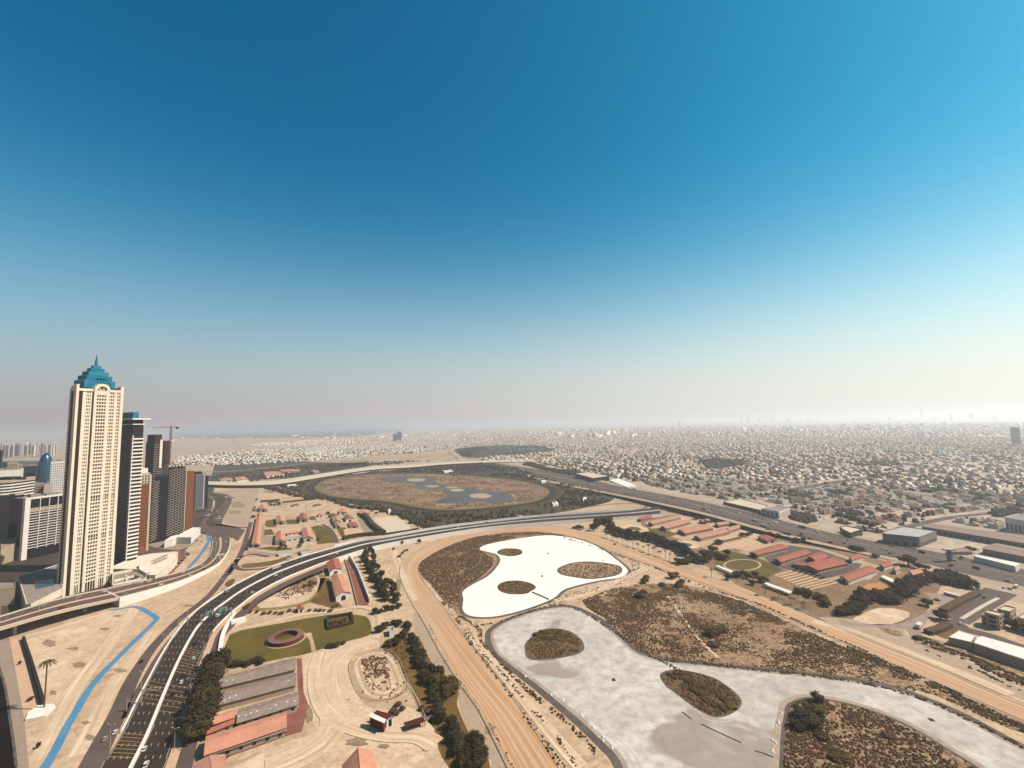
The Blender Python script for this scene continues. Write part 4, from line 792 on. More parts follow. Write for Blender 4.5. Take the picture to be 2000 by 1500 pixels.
def simple(nm, lab, c0, c1, ytop, ybaseline, dist, depth, m0, win=None, a=R(46), zwin=4, step=4, ww=(.2,.75), nb=6, cat='tower', h=None):
    o = base((c0, ybaseline), dist); l = along(o, a, c1, ybaseline); hh = Hz(c0, ytop, dist) if h is None else h
    t = thing(nm, (0,0,0), 0, lab, cat); tw = Tw(o, a); m = MB(); tw.box(m, 0, 0, l, depth, 0, hh); m.build('wall', m0, t)
    if win:
        m = MB(); z = zwin
        while z < hh-2.5:
            for i in range(nb): tw.box(m, l*(i+ww[0])/nb, -.15, l*(i+ww[1])/nb, .3, z, z+step*.5)
            if depth > 12:
                for i in range(3): tw.box(m, -.15, depth*(i+.2)/3, .3, depth*(i+.75)/3, z, z+step*.5)
            z += step
        m.build('windows', win, t, kind='stuff')
    m = MB(); tw.box(m, .8, .8, l-.8, depth-.8, hh, hh+.15); tw.box(m, l*.3, depth*.3, l*.6, depth*.6, hh+.15, hh+3); m.build('roof', TM['roof'], t)
    return t
simple('glass_slab', 'blue grey glass slab left of the blue bullet shaped tower', 43, 80, 911, 940, 1360, 20, TM['bluegrey'], TM['navy'], nb=9, ww=(.1,.85))
simple('perforated_white_slab', 'tall white slab with a fine grid of small windows right of the bullet tower', 97, 128, 902, 940, 1150, 22, TM['white'], TM['glass'], nb=8, ww=(.25,.65), step=4.2)
simple('dark_slab', 'near black slab cut off by the left edge of the picture', -25, 2.5, 880, 900, 1300, 20, TM['navy'], cat='tower')
simple('grey_block', 'low grey block with a pale roof far left behind the striped building', -10, 12, 903, 920, 1500, 26, TM['bluegrey'], TM['navy'])
simple('brown_grey_block', 'brownish grey block beside the low grey block far left', 12, 33, 904, 920, 1520, 26, TM['tan'], TM['glass'])
simple('tan_slab', 'small tan block between the grey blocks and the glass slab', 34, 41, 908, 925, 1560, 16, TM['tan'], TM['glass'], nb=3)
simple('flat_roofed_hall', 'long low hall with a bright white roof behind the striped curved building', -40, 41, 921.5, 930, 1200, 40, TM['white'], cat='hall')
simple('service_block', 'low grey service block at the foot of the bullet tower', 55, 84, 947, 960, 1080, 24, TM['roof'], TM['glass'], cat='building')
simple('service_block', 'pale service block between the bullet tower and the white slab', 86, 99, 946, 960, 1060, 20, TM['edge'], cat='building')
# podiums and low buildings round the towers
def lowb(nm, lab, pts, h, m0, fr='Z', par=True, cat='building', roofm=None, win=None):
    w = [P(a_, b_, h) for a_, b_ in px(fr, pts)]; t = thing(nm, (0,0,0), 0, lab, cat); m = MB(); m.prism(w, 0, h); m.build('wall', m0, t)
    A = grow([(p.x,p.y) for p in w], -.7); m = MB(); m.prism(A, h, h+.12); m.build('roof', roofm or TM['roof'], t)
    if par:
        m = MB(); wallmb(w+[w[0]], .5, -.1, 1.0, m); m.build('parapet', m0, t)
    if win:
        m = MB(); n = len(w)
        A_ = sum(w[i].x*w[(i+1)%n].y-w[(i+1)%n].x*w[i].y for i in range(n)); sg = 1 if A_ > 0 else -1
        for i in range(n):
            p, q = w[i], w[(i+1)%n]; L_ = (q-p).length
            if L_ < 6: continue
            d = (q-p)/L_; nn = Vector((d.y, -d.x, 0))*sg; k = int(L_/win[0])
            for j in range(k):
                c_ = p+d*(L_*(j+.25)/k); e_ = p+d*(L_*(j+.75)/k); zz = win[1]
                while zz+win[2] < h-.4:
                    ps = [(c_.x+nn.x*.08, c_.y+nn.y*.08, zz), (e_.x+nn.x*.08, e_.y+nn.y*.08, zz), (e_.x+nn.x*.08, e_.y+nn.y*.08, zz+win[2]), (c_.x+nn.x*.08, c_.y+nn.y*.08, zz+win[2])]
                    m.add(ps if sg > 0 else ps[::-1], [(0,1,2,3)]); zz += win[3]
        m.build('windows', TM['brownglass'], t, kind='stuff')
    return t
lowb('tower_podium', 'cream podium terrace with openings between the cream tower and the boulevard', [(1000,640),(1000,420),(1500,300),(1560,330),(1680,470),(1560,560)], 9, TM['cream'], 'T', win=(14,1,4,6))
lowb('tower_podium', 'curved cream podium with roof skylights beside the red car park', [(0,1330),(0,1290),(350,1140),(620,1090),(960,1060),(985,1060),(970,1130),(900,1200),(770,1310),(640,1420),(560,1420),(400,1330)], 11, TM['cream'], 'M', roofm=TM['cream'])
lowb('crescent_pavilion', 'white crescent roofed pavilion at the foot of the zigzag balcony towers', [(1090,760),(1210,700),(1300,695),(1320,715),(1180,850),(960,850),(900,885),(780,905),(880,835),(1000,810)], 9, TM['white'], 'M', roofm=TM['white'])
lowb('shaded_podium', 'podium with a blue roof pool in the shadow left of the cream tower', [(36,1127),(112,1104),(122,1150),(60,1182),(52,1182)], 14, TM['cream'], win=(8,2,6,20))
lowb('base_wing', 'cream base wing with dark openings along the bridge below the cream tower', [(50,1182),(120,1164),(124,1173),(52,1192)], 8, TM['cream'], win=(9,1.5,4.5,20))
lowb('far_left_block', 'tan block with sunlit roof at the left edge below the white podium', [(-60,1145),(28,1135),(30,1148),(-60,1160)], 16, TM['tan'])
lowb('left_block', 'tan sunlit slab between the black glass block and the white podium', [(2,1054),(30,1050),(31,1062),(2,1070)], 22, TM['tan'])
m = MB(); m.prism([P(a_, b_, 14.3) for a_, b_ in [(66,1136),(104,1130),(106,1143),(70,1150)]], 14.12, 14.3); tag(m.build('roof_pool', bm('pool_blue', (0.02,0.10,0.17), .2)), 'dark blue rooftop pool on the shaded podium left of the cream tower', 'pool')
m = MB()
for i in range(4):
    for j in range(2): q = P(286+i*2.2+j*-1.2, 1120+j*3.2-i*.7, 11.6); m.box(q.x-.8, q.y-.8, 11.1, q.x+.8, q.y+.8, 11.8)
for i in range(12): q = P(300+(i%6)*5, 1096-(i%6)*2.2+(i//6)*5, 11.3); m.box(q.x-2.4, q.y-.9, 11.1, q.x+2.4, q.y+.9, 12)
tag(m.build('skylights', TM['edge']), 'rows of small grey skylights on the roof of the curved cream podium', 'skylights', kind='stuff')
# far apartment rows on the left horizon
rr = random.Random(4)
for i in range(26):
    c_ = -8+i*4.6+rr.uniform(-1,1); dist_ = rr.uniform(4700,5300); w_ = rr.uniform(3.0,4.6)
    o = onaz(c_, 880, dist_); l = along(o, R(45), c_+w_, 880); hh = Hz(c_, rr.uniform(867,874)-.0, dist_)
    m = MB(); Tw(o, R(45)).box(m, 0, 0, l, 22, 0, max(25, hh)); m.box(o.x, o.y, 0, o.x+8, o.y+8, max(25, hh)+5)
    tag(m.build('apartment_block', [TM['tan'], TM['edge'], TM['bluegrey'], TM['white']][rr.randrange(4)]), 'distant mid rise apartment block in the row across the far desert at left', 'apartment block', 'distant apartment blocks at the left')

# terraces of the podium beside the cream tower
for nm, q, z0, z1, m_ in (('terrace wall one', [(990,430),(1560,318),(1560,330),(990,445)], 9, 11.5, 'cream'), ('t', [(1030,560),(1420,470),(1420,482),(1030,575)], 9, 11, 'cream'), ('t', [(1000,640),(1560,520),(1562,535),(1000,655)], 9, 10.6, 'cream'), ('t', [(1250,460),(1275,455),(1285,560),(1255,570)], 9, 11, 'cream'), ('t', [(1500,300),(1560,290),(1570,350),(1510,365)], 9, 14, 'cream')):
    w = [P(a_, b_, z0) for a_, b_ in px('T', q)]; mb = MB(); mb.prism(w, z0+.15, z1); o = mb.build('terrace_wall', TM['cream'])
    tag(o, {'terrace wall one':'long cream upper wall across the podium terrace beside the tower'}.get(nm, 'cream wall piece on the podium terrace beside the tower'), 'wall', 'cream terrace walls on the podium')
w = [P(a_, b_, 9.2) for a_, b_ in px('T', [(985,350),(1650,215),(1700,240),(1640,270),(985,400)])]; mb = MB(); mb.prism(w, 9.15, 9.9); tag(mb.build('roof_garden', MT['drygrass']), 'brown green planted strip on the podium roof right of the cream tower', 'planting')
w = [P(a_, b_, 9.3) for a_, b_ in px('T', [(1290,500),(1420,440),(1530,450),(1420,530)])]; mb = MB(); mb.prism(w, 9.15, 9.4); tag(mb.build('sunken_court', BROWN_ := TM['brownglass']), 'dark sunken court on the podium terrace beside the cream tower', 'court')

# ================================================================== LOW BUILDINGS
BMAT = dict(red=mat('red_tile_roof', (0.40,0.14,0.095), var=(0.24,0.085,0.06), scales=(0.15,0.8), amt=.6), salmon=mat('salmon_tile_roof', (0.60,0.29,0.20), var=(0.36,0.17,0.12), scales=(0.12,0.8), amt=.6),
  pink=mat('faded_pink_tile_roof', (0.52,0.27,0.20), var=(0.33,0.16,0.12), scales=(0.2,1.0), amt=.6), greyroof=mat('weathered_grey_sheet_roof', (0.30,0.24,0.21), var=(0.15,0.11,0.10), scales=(0.25,1.2), amt=.8, spots=(0.5,.63,(.45,.38,.33),.8)),
  whitew=mat('white_stable_wall', (0.82,0.80,0.76), scales=(.3,), amt=.25), tanw=mat('tan_wall', (0.48,0.37,0.29), scales=(.2,), amt=.3), brownroof=mat('brown_sheet_roof', (0.32,0.235,0.19), var=(0.25,0.18,0.15), scales=(.05,.5), amt=.5),
  dark=mat('dark_opening', (0.02,0.014,0.012)), greywall=mat('grey_metal_wall', (0.27,0.255,0.25), scales=(.1,), amt=.3), palegrey=mat('pale_grey_roof', (0.46,0.47,0.46), var=(0.36,0.34,0.31), scales=(.05,.4), amt=.5), maroonroof=mat('maroon_roof', (0.16,0.035,0.03), scales=(.5,), amt=.4), green=mat('dark_green_glass', (0.02,0.04,0.035), .3))
CG = {}
def rquad(nm, lab, pts, fr, h, rise, roofm, wallm, cat='stable', group=None, door=True, over=.8, sky=False, edge=True):
    """gabled building from its four eave corners (far left, far right, near right, near left) seen at height h"""
    A, B, C2, D = [P(a, b, h) for a, b in px(fr, pts)]
    if (B-A).length < (D-A).length: A, B, C2, D = D, A, B, C2      # ridge runs the long way
    t = thing(nm, (0,0,0), 0, lab, cat, group)
    m1, m2 = (A+D)/2, (B+C2)/2; r1, r2 = m1+Vector((0,0,rise)), m2+Vector((0,0,rise)); ax = (m2-m1).normalized()
    L_ = (m2-m1).length; W_ = (A-D).length
    nn = (D-A).normalized()
    f = lambda p, k: Vector((p.x, p.y, 0))+k
    wi = over
    a, b, c, d = [Vector((p.x, p.y, 0)) for p in (A+ax*wi+nn*wi, B-ax*wi+nn*wi, C2-ax*wi-nn*wi, D+ax*wi-nn*wi)]
    m = MB(); up = Vector((0,0,h-.05)); rr_ = Vector((0,0,h+rise*.9))
    e1, e2 = (a+d)/2, (b+c)/2
    vs = [a,b,c,d,a+up,b+up,c+up,d+up,e1+rr_,e2+rr_]
    m.add(vs, [(0,1,5,4),(2,3,7,6),(1,2,6,9,5),(3,0,4,8,7)]); m.build('wall', wallm, t)
    for p, q, s, u_ in ((A, B, r2, r1), (C2, D, r1, r2)):
        m = MB(); th = Vector((0,0,.18)); m.add([p,q,s,u_,p-th,q-th,s-th,u_-th], [(0,1,2,3),(7,6,5,4),(0,4,5,1),(1,5,6,2),(3,7,4,0)]); m.build('roof_slope', roofm, t)
    if edge:
        m = MB(); m.tube(r1, r2, .22, n=4); m.build('ridge_cap', roofm, t)
    if door:
        for e, sg in ((e2, 1), (e1, -1)):
            p = e+ax*sg*.06; w2_ = min(2.2, W_*.16); hh = min(h*.8, 4); n = 7
            pts_ = [p-nn*w2_, p+nn*w2_]+[p+nn*(w2_*math.cos(math.pi*i/n))+Vector((0,0,hh-w2_*.6+w2_*.9*math.sin(math.pi*i/n))) for i in range(n+1)]
            m = MB(); m.add([(*q.xy, max(.05, q.z)) for q in pts_], [tuple(range(len(pts_)))]); m.build('arched_doorway', BMAT['dark'], t)
    k = int(L_/6); m = MB()
    for j in range(k):
        for side, base_ in ((-1, a), (1, d)):
            p = base_+ax*(L_-2*wi)*(j+.4)/k+nn*side*.06; q = p+ax*1.6; z0, z1 = h*.35, h*.75
            m.add([(p.x,p.y,z0),(q.x,q.y,z0),(q.x,q.y,z1),(p.x,p.y,z1)], [(0,1,2,3)])
    if k: m.build('windows', BMAT['dark'], t, kind='stuff')
    if sky:
        m = MB(); rng = random.Random(len(lab))
        for j in range(int(L_/3.2)):
            for p, s in ((A, r1), (D, r1)):
                if rng.random() < .75:
                    b0 = p.lerp(s, .3+.3*rng.random())+ax*(3.2*j+rng.random()); d_ = (s-p).normalized()*.9; n_ = ax.cross(d_).normalized(); n_ = n_ if n_.z > 0 else -n_
                    q4 = [b0+n_*.12, b0+ax*.8+n_*.12, b0+ax*.8+d_+n_*.12, b0+d_+n_*.12]; m.add(q4, [(0,1,2,3)])
        m.build('skylights', BMAT['whitew'], t, kind='stuff')
    return t
Rq = rquad
gs = 'grey roofed stable rows beside the yard'
Rq('stable_row', 'grey sheet roofed stable row next to the dark bush, nearest the lawn', [(100,905),(598,768),(600,850),(92,972)], 'C', 4.2, 1.6, BMAT['greyroof'], BMAT['tanw'], sky=True)
Rq('stable_row', 'second grey sheet roofed stable row from the lawn', [(80,1022),(605,872),(602,952),(70,1092)], 'C', 4.2, 1.6, BMAT['greyroof'], BMAT['tanw'], sky=True)
Rq('stable_row', 'third grey sheet roofed stable row, with a salmon roofed block at its left end', [(218,1112),(625,992),(616,1082),(206,1208)], 'C', 4.2, 1.6, BMAT['greyroof'], BMAT['tanw'], sky=True)
Rq('stable_row', 'short salmon roofed stable block left of the third grey row', [(55,1158),(210,1112),(204,1165),(32,1222)], 'C', 4.2, 1.4, BMAT['salmon'], BMAT['tanw'])
Rq('stable_row', 'short orange red roofed stable block below the short salmon roofed one', [(22,1240),(200,1172),(196,1205),(10,1280)], 'C', 4.0, 1.0, BMAT['red'], BMAT['tanw'])
Rq('stable_row', 'long salmon tile roofed stable with a grey lower edge beside the sandy yard', [(8,1290),(538,1125),(540,1232),(-8,1420)], 'C', 4.4, 2.0, BMAT['salmon'], BMAT['tanw'])
Rq('stable_lean_to', 'long grey lean-to roof in front of the long salmon roofed stable', [(-5,1372),(538,1200),(540,1252),(-5,1432)], 'C', 3.4, .5, BMAT['greyroof'], BMAT['tanw'])
Rq('stable_row', 'pinkish roofed stable at the bottom edge below the long salmon roofed one', [(-80,1470),(132,1408),(160,1510),(-70,1600)], 'C', 4.2, 1.6, BMAT['pink'], BMAT['tanw'])
Rq('barn', 'red and salmon gabled roof of a barn cut off by the bottom edge', [(903,1480),(1108,1392),(1160,1620),(890,1640)], 'C', 6.5, 5.0, BMAT['salmon'], BMAT['whitew'], cat='barn')
Rq('gabled_stable', 'smaller of the two white gabled stables below the highway, with two roof vents', [(797,150),(882,118),(905,190),(818,212)], 'C', 5.0, 3.0, BMAT['red'], BMAT['whitew'])
Rq('gabled_stable', 'longer white gabled stable with a salmon roof beside the red ramp', [(826,238),(904,228),(968,345),(858,372)], 'C', 5.5, 3.2, BMAT['salmon'], BMAT['whitew'])
Rq('garden_hut', 'small white hut with an orange roof below the teardrop paddock', [(603,435),(648,425),(658,448),(610,460)], 'C', 3.2, 1.2, BMAT['red'], BMAT['whitew'], cat='hut')
lowb('gate_house', 'small white gate house beside the dark round shrubs right of the lawn', [(1208,578),(1238,572),(1248,600),(1216,608)], 3.5, TM['white'], 'C', cat='hut')
lowb('store_block', 'white store block at the highway wall above the teardrop paddock', [(690,185),(745,172),(765,192),(712,210)], 3.5, TM['white'], 'C', cat='hut')
# gallop ramp by the stables
RM = thing('sunken_gallop', (0,0,0), 0, 'dark red sunken gallop lane between pale walls beside the white gabled stable', 'horse walk')
m = MB(); m.add([P(*q, .2) for q in px('C', [(925,130),(950,130),(1082,405),(1075,428),(1015,432),(1000,405)])], [(0,1,2,3,4,5)]); m.build('red_floor', MT['redroad'], RM)
wallmb([P(*q) for q in px('C', [(948,105),(1010,215),(1085,410)])], 1.0, 0, 4).build('side_wall', BMAT['whitew'], RM); wallmb([P(*q) for q in px('C', [(922,130),(965,270),(1005,430)])], .7, 0, 1.6).build('side_wall', BMAT['tanw'], RM)
# the ring shaped walker
rc = P(*px('C', [(535,655)])[0]); W_ = thing('round_horse_walker', (rc.x, rc.y, 0), 0, 'ring shaped horse walker with a purple brown roof on the lawn', 'horse walker')
n = 36
def ringm(r0, r1, z0, z1, n=36, zz=None):
    m = MB()
    for i in range(n):
        a, b = 2*math.pi*i/n, 2*math.pi*(i+1)/n; p = [(r*math.cos(t_), r*math.sin(t_)) for r in (r0, r1) for t_ in (a, b)]
        m.add([(*p[0],z1),(*p[2],zz or z1),(*p[3],zz or z1),(*p[1],z1),(*p[0],z0),(*p[2],z0),(*p[3],z0),(*p[1],z0)], [(0,1,2,3),(4,0,3,7),(1,5,6,2)])
    return m
ringm(8.6, 13.2, 3.0, 3.6, zz=3.2).build('ring_roof', mat('purple_brown_roof', (0.24,0.125,0.105), scales=(.4,), amt=.5), W_)
ringm(12.5, 12.9, 0, 3.1).build('outer_wall', BMAT['maroonroof'], W_); ringm(9.0, 9.3, 0, 3.1).build('inner_wall', BMAT['maroonroof'], W_); ringm(13.2, 15.0, 0, .35).build('kerb', MT['gravel'], W_)
# planted pen on the lawn
PN = thing('hedged_pen', (0,0,0), 0, 'square dark hedged pen of shrubs on the right half of the lawn', 'hedge'); q = [P(a_, b_) for a_, b_ in px('C', [(805,520),(965,492),(975,550),(812,590)])]
HM = mat('hedge_leaves', (0.035,0.035,0.010), var=(0.08,0.065,0.018), scales=(.5,1.5), amt=.8, bump=.8, bscale=1.2)
for i in range(4): wallmb([q[i], q[(i+1)%4]], 1.8, 0, 2.6).build('hedge_side', HM, PN)
# house with the maroon roof in the yard
HS = Rq('yard_house', 'maroon roofed house with a white awning and a dark west wall on the sandy yard', [(480,540),(640,490),(935,575),(745,668)], 'S', 4.8, 1.2, BMAT['maroonroof'], BMAT['whitew'], cat='house')
m = MB(); m.prism([P(*q, 6.2) for q in px('S', [(430,532),(478,528),(742,650),(700,722),(400,590)])], 5.9, 6.2, 0, True); m.build('awning', TM['white'], HS)
m = MB(); w = [P(*q, 5.9) for q in px('S', [(425,560),(470,545),(725,655),(690,700)])]; m.prism(w, 0, 5.9); m.build('west_wing', BMAT['maroonroof'], HS)
PG = thing('pergola', (0,0,0), 0, 'long dark pergola of posts at the corner of the white paddock fence', 'pergola'); q = [P(a_, b_, 2.6) for a_, b_ in px('S', [(1090,720),(1140,810),(1500,690),(1450,600)])]
for k in range(9):
    f_ = k/8; a_, b_ = q[0].lerp(q[3], f_), q[1].lerp(q[2], f_); m = MB(); m.tube(a_, b_, .22, n=4); m.tube((a_.x,a_.y,0), a_, .14, n=4); m.tube((b_.x,b_.y,0), b_, .14, n=4); m.build('arch', BMAT['dark'], PG)
for a_, b_ in ((q[0], q[3]), (q[1], q[2])): m = MB(); m.tube(a_, b_, .2, n=4); m.build('rail', BMAT['dark'], PG)
m = MB(); m.add([p-Vector((0,0,.1)) for p in q], [(0,1,2,3)]); m.build('shade_cloth', BMAT['maroonroof'], PG)
# white fences
def fence(lab, pts, fr, h=1.3, step=4, m_=None, nm='rail_fence'):
    ln = crom([P(a_, b_) for a_, b_ in px(fr, pts)], 4); t = thing(nm, (0,0,0), 0, lab, 'fence')
    for zz in (h, h*.55): wallmb(ln, .12, zz-.12, zz).build('rail', m_ or TM['white'], t)
    m = MB(); d = 0
    for i in range(1, len(ln)):
        a_, b_ = ln[i-1], ln[i]; k = max(1, int((b_-a_).length/step))
        for j in range(k): p = a_.lerp(b_, j/k); m.box(p.x-.08, p.y-.08, 0, p.x+.08, p.y+.08, h)
    m.build('posts', m_ or TM['white'], t, kind='stuff'); return t
fence('white rail fence from the exercise oval down to the dark pergola', [(1190,0),(1350,280),(1520,660),(1600,640),(1860,560)], 'S', 1.8)
rail = [p for p in [TLw[i].lerp(TRw[i], -.035) for i in range(6, 236)]]; rt = thing('track_rail', (0,0,0), 0, 'pale running rail along the outside of the orange racetrack', 'rail')
wallmb(rail, .35, .9, 1.25).build('rail', MT['concrete'], rt)
rail = [p for p in [TLw[i].lerp(TRw[i], 1.03) for i in range(6, 236)]]; rt = thing('track_rail', (0,0,0), 0, 'dark running rail along the inside of the orange racetrack', 'rail')
wallmb(rail, .3, .9, 1.2).build('rail', MT['gravel'], rt)
ring_w = grow(w := [tuple(p) for p in crom([P(a,b)[:2] for a,b in oo], 5, True)], 1.0)
rt = thing('oval_rail', (0,0,0), 0, 'thin rail round the small exercise oval in the sandy yard', 'rail'); wallmb([Vector((*p,0)) for p in ring_w+[ring_w[0]]], .25, .9, 1.2).build('rail', MT['gravel'], rt)
# west enclosure with red roofs
gab = lambda lab, q, h=5, r=3, rm='salmon': Rq('gabled_stable', lab, q, 'Q', h, r, BMAT[rm], BMAT['whitew'])
Rq('long_stable', 'long narrow salmon roofed stable along the west edge of the red roofed enclosure', [(140,330),(215,330),(195,690),(72,690)], 'Q', 4.5, 2, BMAT['salmon'], BMAT['whitew'])
gab('white gabled stable at the north west corner of the enclosure', [(180,185),(262,178),(290,235),(172,240)])
gab('white gabled stable with a salmon roof, left one of the middle pair', [(392,325),(502,318),(520,395),(392,400)])
gab('white gabled stable with a brighter red roof, right one of the middle pair', [(695,295),(795,288),(818,362),(690,368)], rm='red')
gab('left gabled wing of the courtyard stable in front of the highway', [(395,530),(505,522),(532,650),(378,652)], 5.5, 3.2)
gab('right gabled wing of the courtyard stable in front of the highway', [(725,490),(838,478),(885,600),(745,612)], 5.5, 3.2)
gab('low salmon roofed link between the two courtyard wings', [(530,522),(722,498),(728,525),(535,550)], 4, 1.5, 'salmon')
gab('white gabled house with a pale pink roof right of the curved red ramp', [(1120,335),(1215,325),(1240,385),(1130,388)], 4.5, 2.4, 'pink')
gab('white gabled house with a dark red roof right of the curved red ramp', [(1270,318),(1360,305),(1415,352),(1300,368)], 4.5, 2.6, 'red')
gab('lower white gabled house beside the curved red ramp', [(1150,405),(1215,396),(1240,450),(1165,455)], 4, 2.2, 'pink')
gab('salmon hipped house near the top right of the enclosure', [(1215,235),(1310,222),(1330,270),(1205,280)], 4, 2, 'salmon')
gab('orange roofed house beside the dark hedge at the top right of the enclosure', [(1460,255),(1560,235),(1620,280),(1480,290)], 4, 2, 'salmon')
gab('small pink roofed store in the middle of the enclosure', [(930,290),(1000,280),(1012,308),(945,318)], 3, 1, 'pink')
gab('terracotta shelter between the grey courts', [(1330,400),(1440,395),(1475,450),(1350,455)], 3, 1, 'red')
for i, (a_, b_) in enumerate([(925,365),(960,362),(995,358),(1020,356)]):
    tag(lowb('stall_block', ['small white stall block, first from the left beside the bright red stable','small white stall block, second of the row of four','small white stall block, third of the row of four','small white stall block at the right end of the row of four'][i], [(a_,b_),(a_+22,b_-3),(a_+26,b_+10),(a_+3,b_+13)], 2.6, BMAT['whitew'], 'Q', par=False, cat='stall'), group='white stall blocks')
lowb('courtyard_block', 'long white courtyard wall with arches between the two gabled wings', [(535,600),(740,572),(745,592),(540,622)], 3.5, BMAT['whitew'], 'Q', win=(6,.6,2,9))
lowb('entrance_block', 'white flat block between the enclosure and the highway', [(425,790),(600,765),(610,785),(430,812)], 3.5, TM['white'], 'Q')
lowb('entrance_block', 'grey roofed gate pavilion beside the highway ramp', [(700,765),(820,750),(832,782),(725,800)], 3.5, TM['white'], 'Q')
wallmb([P(*q) for q in px('Q', [(170,300),(90,560),(20,740),(12,770)])], 2, 0, 2.2).build('west_hedge', HM); tag(bpy.data.objects['west_hedge'], 'dark clipped hedge along the west edge of the red roofed enclosure', 'hedge')
for lab, q, h_ in (('tall dark hedge between the pink ring and the highway', [(1270,630),(1400,600),(1560,580),(1700,570),(1800,560)], 5), ('dark hedge running down beside the grey court to the highway', [(1500,330),(1580,360),(1640,440),(1720,510),(1800,560)], 6), ('dark hedge at the foot of the bare training arena', [(1800,575),(1900,560),(2100,530),(2250,500)], 3.5),
                   ('dark hedge across the north side of the two oval rings', [(480,150),(700,125),(900,105),(1000,60)], 3), ('dark hedge at the top left corner of the enclosure', [(190,140),(320,130),(440,120)], 4)):
    tag(wallmb(crom([P(*p) for p in px('Q', q)], 5), 7 if h_ > 4 else 4, 0, h_).build('clipped_hedge', HM), lab, 'hedge')
for cx_ in (640, 925):
    for dy in (0, 14): tag(wallmb([P(*p) for p in px('Q', [(cx_-50,188+dy),(cx_,172+dy),(cx_+55,168+dy)])], 2.0, 0, 1.5).build('curved_shelter', BMAT['dark']), ('dark' if dy == 0 else 'lower dark')+' curved strip inside the '+('left' if cx_ == 640 else 'right')+' oval ring of the enclosure', 'shelter')
# eastern stables
east = [('dark red roofed shed nearest the slip road in the eastern stables', [(592,838),(688,820),(694,842),(604,860)], 'red'),
 ('faded pink roofed stable, northernmost of the eastern group', [(660,880),(880,822),(925,840),(700,895)], 'pink'), ('faded pink roofed stable, second of the eastern group', [(755,910),(950,860),(1000,878),(805,930)], 'pink'),
 ('wide faded pink roofed stable with a notch in the eastern group', [(890,935),(1120,892),(1172,925),(955,968)], 'pink'), ('long faded pink roofed stable at the south of the pink group', [(1015,985),(1250,925),(1305,955),(1075,1008)], 'pink'),
 ('small pink roofed shed behind the pink stables', [(1060,862),(1150,850),(1165,862),(1090,875)], 'pink'), ('narrow pink roofed shed with bright wall near the viaduct', [(1180,885),(1290,868),(1330,885),(1215,905)], 'pink'),
 ('short pink roofed shed beside the long pink stable', [(1270,925),(1365,898),(1388,918),(1300,948)], 'pink'), ('bent red roofed shed above the striped paddocks', [(1515,990),(1595,980),(1672,1012),(1595,1026)], 'red'),
 ('red roofed stable beside the grass ring', [(1448,1115),(1700,1045),(1757,1080),(1520,1137)], 'red'), ('red roofed stable south of the grass ring', [(1638,1162),(1880,1092),(1942,1122),(1702,1192)], 'red'),
 ('narrow red roofed cross wing beside the grass courtyard', [(1905,1145),(2000,1112),(2080,1150),(1975,1185)], 'red'), ('red roofed lower wing in front of the grass courtyard', [(1815,1180),(1990,1215),(1960,1240),(1810,1205)], 'red'),
 ('large red roofed stable with a pale trim, lower right of the group', [(1856,1208),(2112,1152),(2222,1202),(1990,1255)], 'red')]
for lab, q, rm in east: Rq('eastern_stable', lab, q, 'G', 4.5, 1.6, BMAT[rm], BMAT['tanw'])
for lab, q, rm in [('biggest red roofed stable with pale eaves at the south of the eastern group', [(-10,582),(300,470),(415,525),(95,642)], 'red'), ('small red hipped house near the big dark tree by the motorway', [(95,375),(190,340),(258,378),(132,412)], 'red'),
 ('small red hipped house left of the motorway, with an arcade', [(420,455),(520,415),(582,455),(482,490)], 'red'), ('pale pink pyramid roofed hut beside the arcaded house', [(575,500),(620,478),(660,505),(610,530)], 'pink'), ('pink hipped villa with a long verandah near the motorway', [(735,530),(840,503),(915,540),(800,577)], 'pink')]:
    Rq('eastern_house', lab, q, 'R', 4.2, 2.0, BMAT[rm], BMAT['whitew'], cat='house')
for lab, q, fr in [('long thin white shade roof beside the grass ring', [(1190,1220),(1210,1215),(1360,1275),(1345,1285)], 'G'), ('long thin white shade roof beside the nursery rows', [(1565,1360),(1590,1350),(1790,1420),(1770,1435)], 'G'), ('white shade roof beside the curved road in the eastern grounds', [(440,585),(480,575),(640,640),(600,665)], 'R')]:
    w = [P(a_, b_, 3.2) for a_, b_ in px(fr, q)]; t = thing('shade_shelter', (0,0,0), 0, lab, 'shelter'); m = MB(); m.prism(w, 3.0, 3.2, 0, True); m.build('roof', TM['white'], t)
    for p in w: m = MB(); m.box(p.x-.15, p.y-.15, 0, p.x+.15, p.y+.15, 3.0); m.build('post', BMAT['dark'], t)
# along the motorway
lowb('warehouse', 'big pale grey roofed warehouse with a dark front beside the motorway', [(462,128),(510,95),(690,50),(1048,100),(862,168)], 12.5, BMAT['greywall'], 'R', roofm=BMAT['palegrey'], win=(9,1,4,30))
m = MB(); 
for lab, q, h_ in (('very long brown sheet roofed shed behind the warehouse', [(880,42),(1030,14),(2200,165),(2200,262)], 8), ('second long brown sheet roofed shed at the right edge', [(1540,282),(1700,226),(2250,330),(2250,420)], 7)):
    Rq('industrial_shed', lab, q, 'R', h_, 1.2, BMAT['brownroof'], BMAT['greywall'], cat='shed', door=False)
Rq('industrial_shed', 'low brown hut between the two long sheds and the motorway', [(1180,292),(1400,264),(1440,318),(1170,322)], 'R', 4, 1, BMAT['brownroof'], BMAT['tanw'], cat='shed', door=False)
lowb('long_canopy', 'bright white strip roof along the motorway at the right', [(1450,365),(1500,357),(1955,448),(1905,480)], 6, TM['white'], 'R', par=False, roofm=TM['white'])
lowb('shop_block', 'cream roofed block with a green front beside the motorway', [(0,60),(60,44),(245,80),(120,122)], 8, BMAT['green'], 'R', roofm=MT['concrete'])
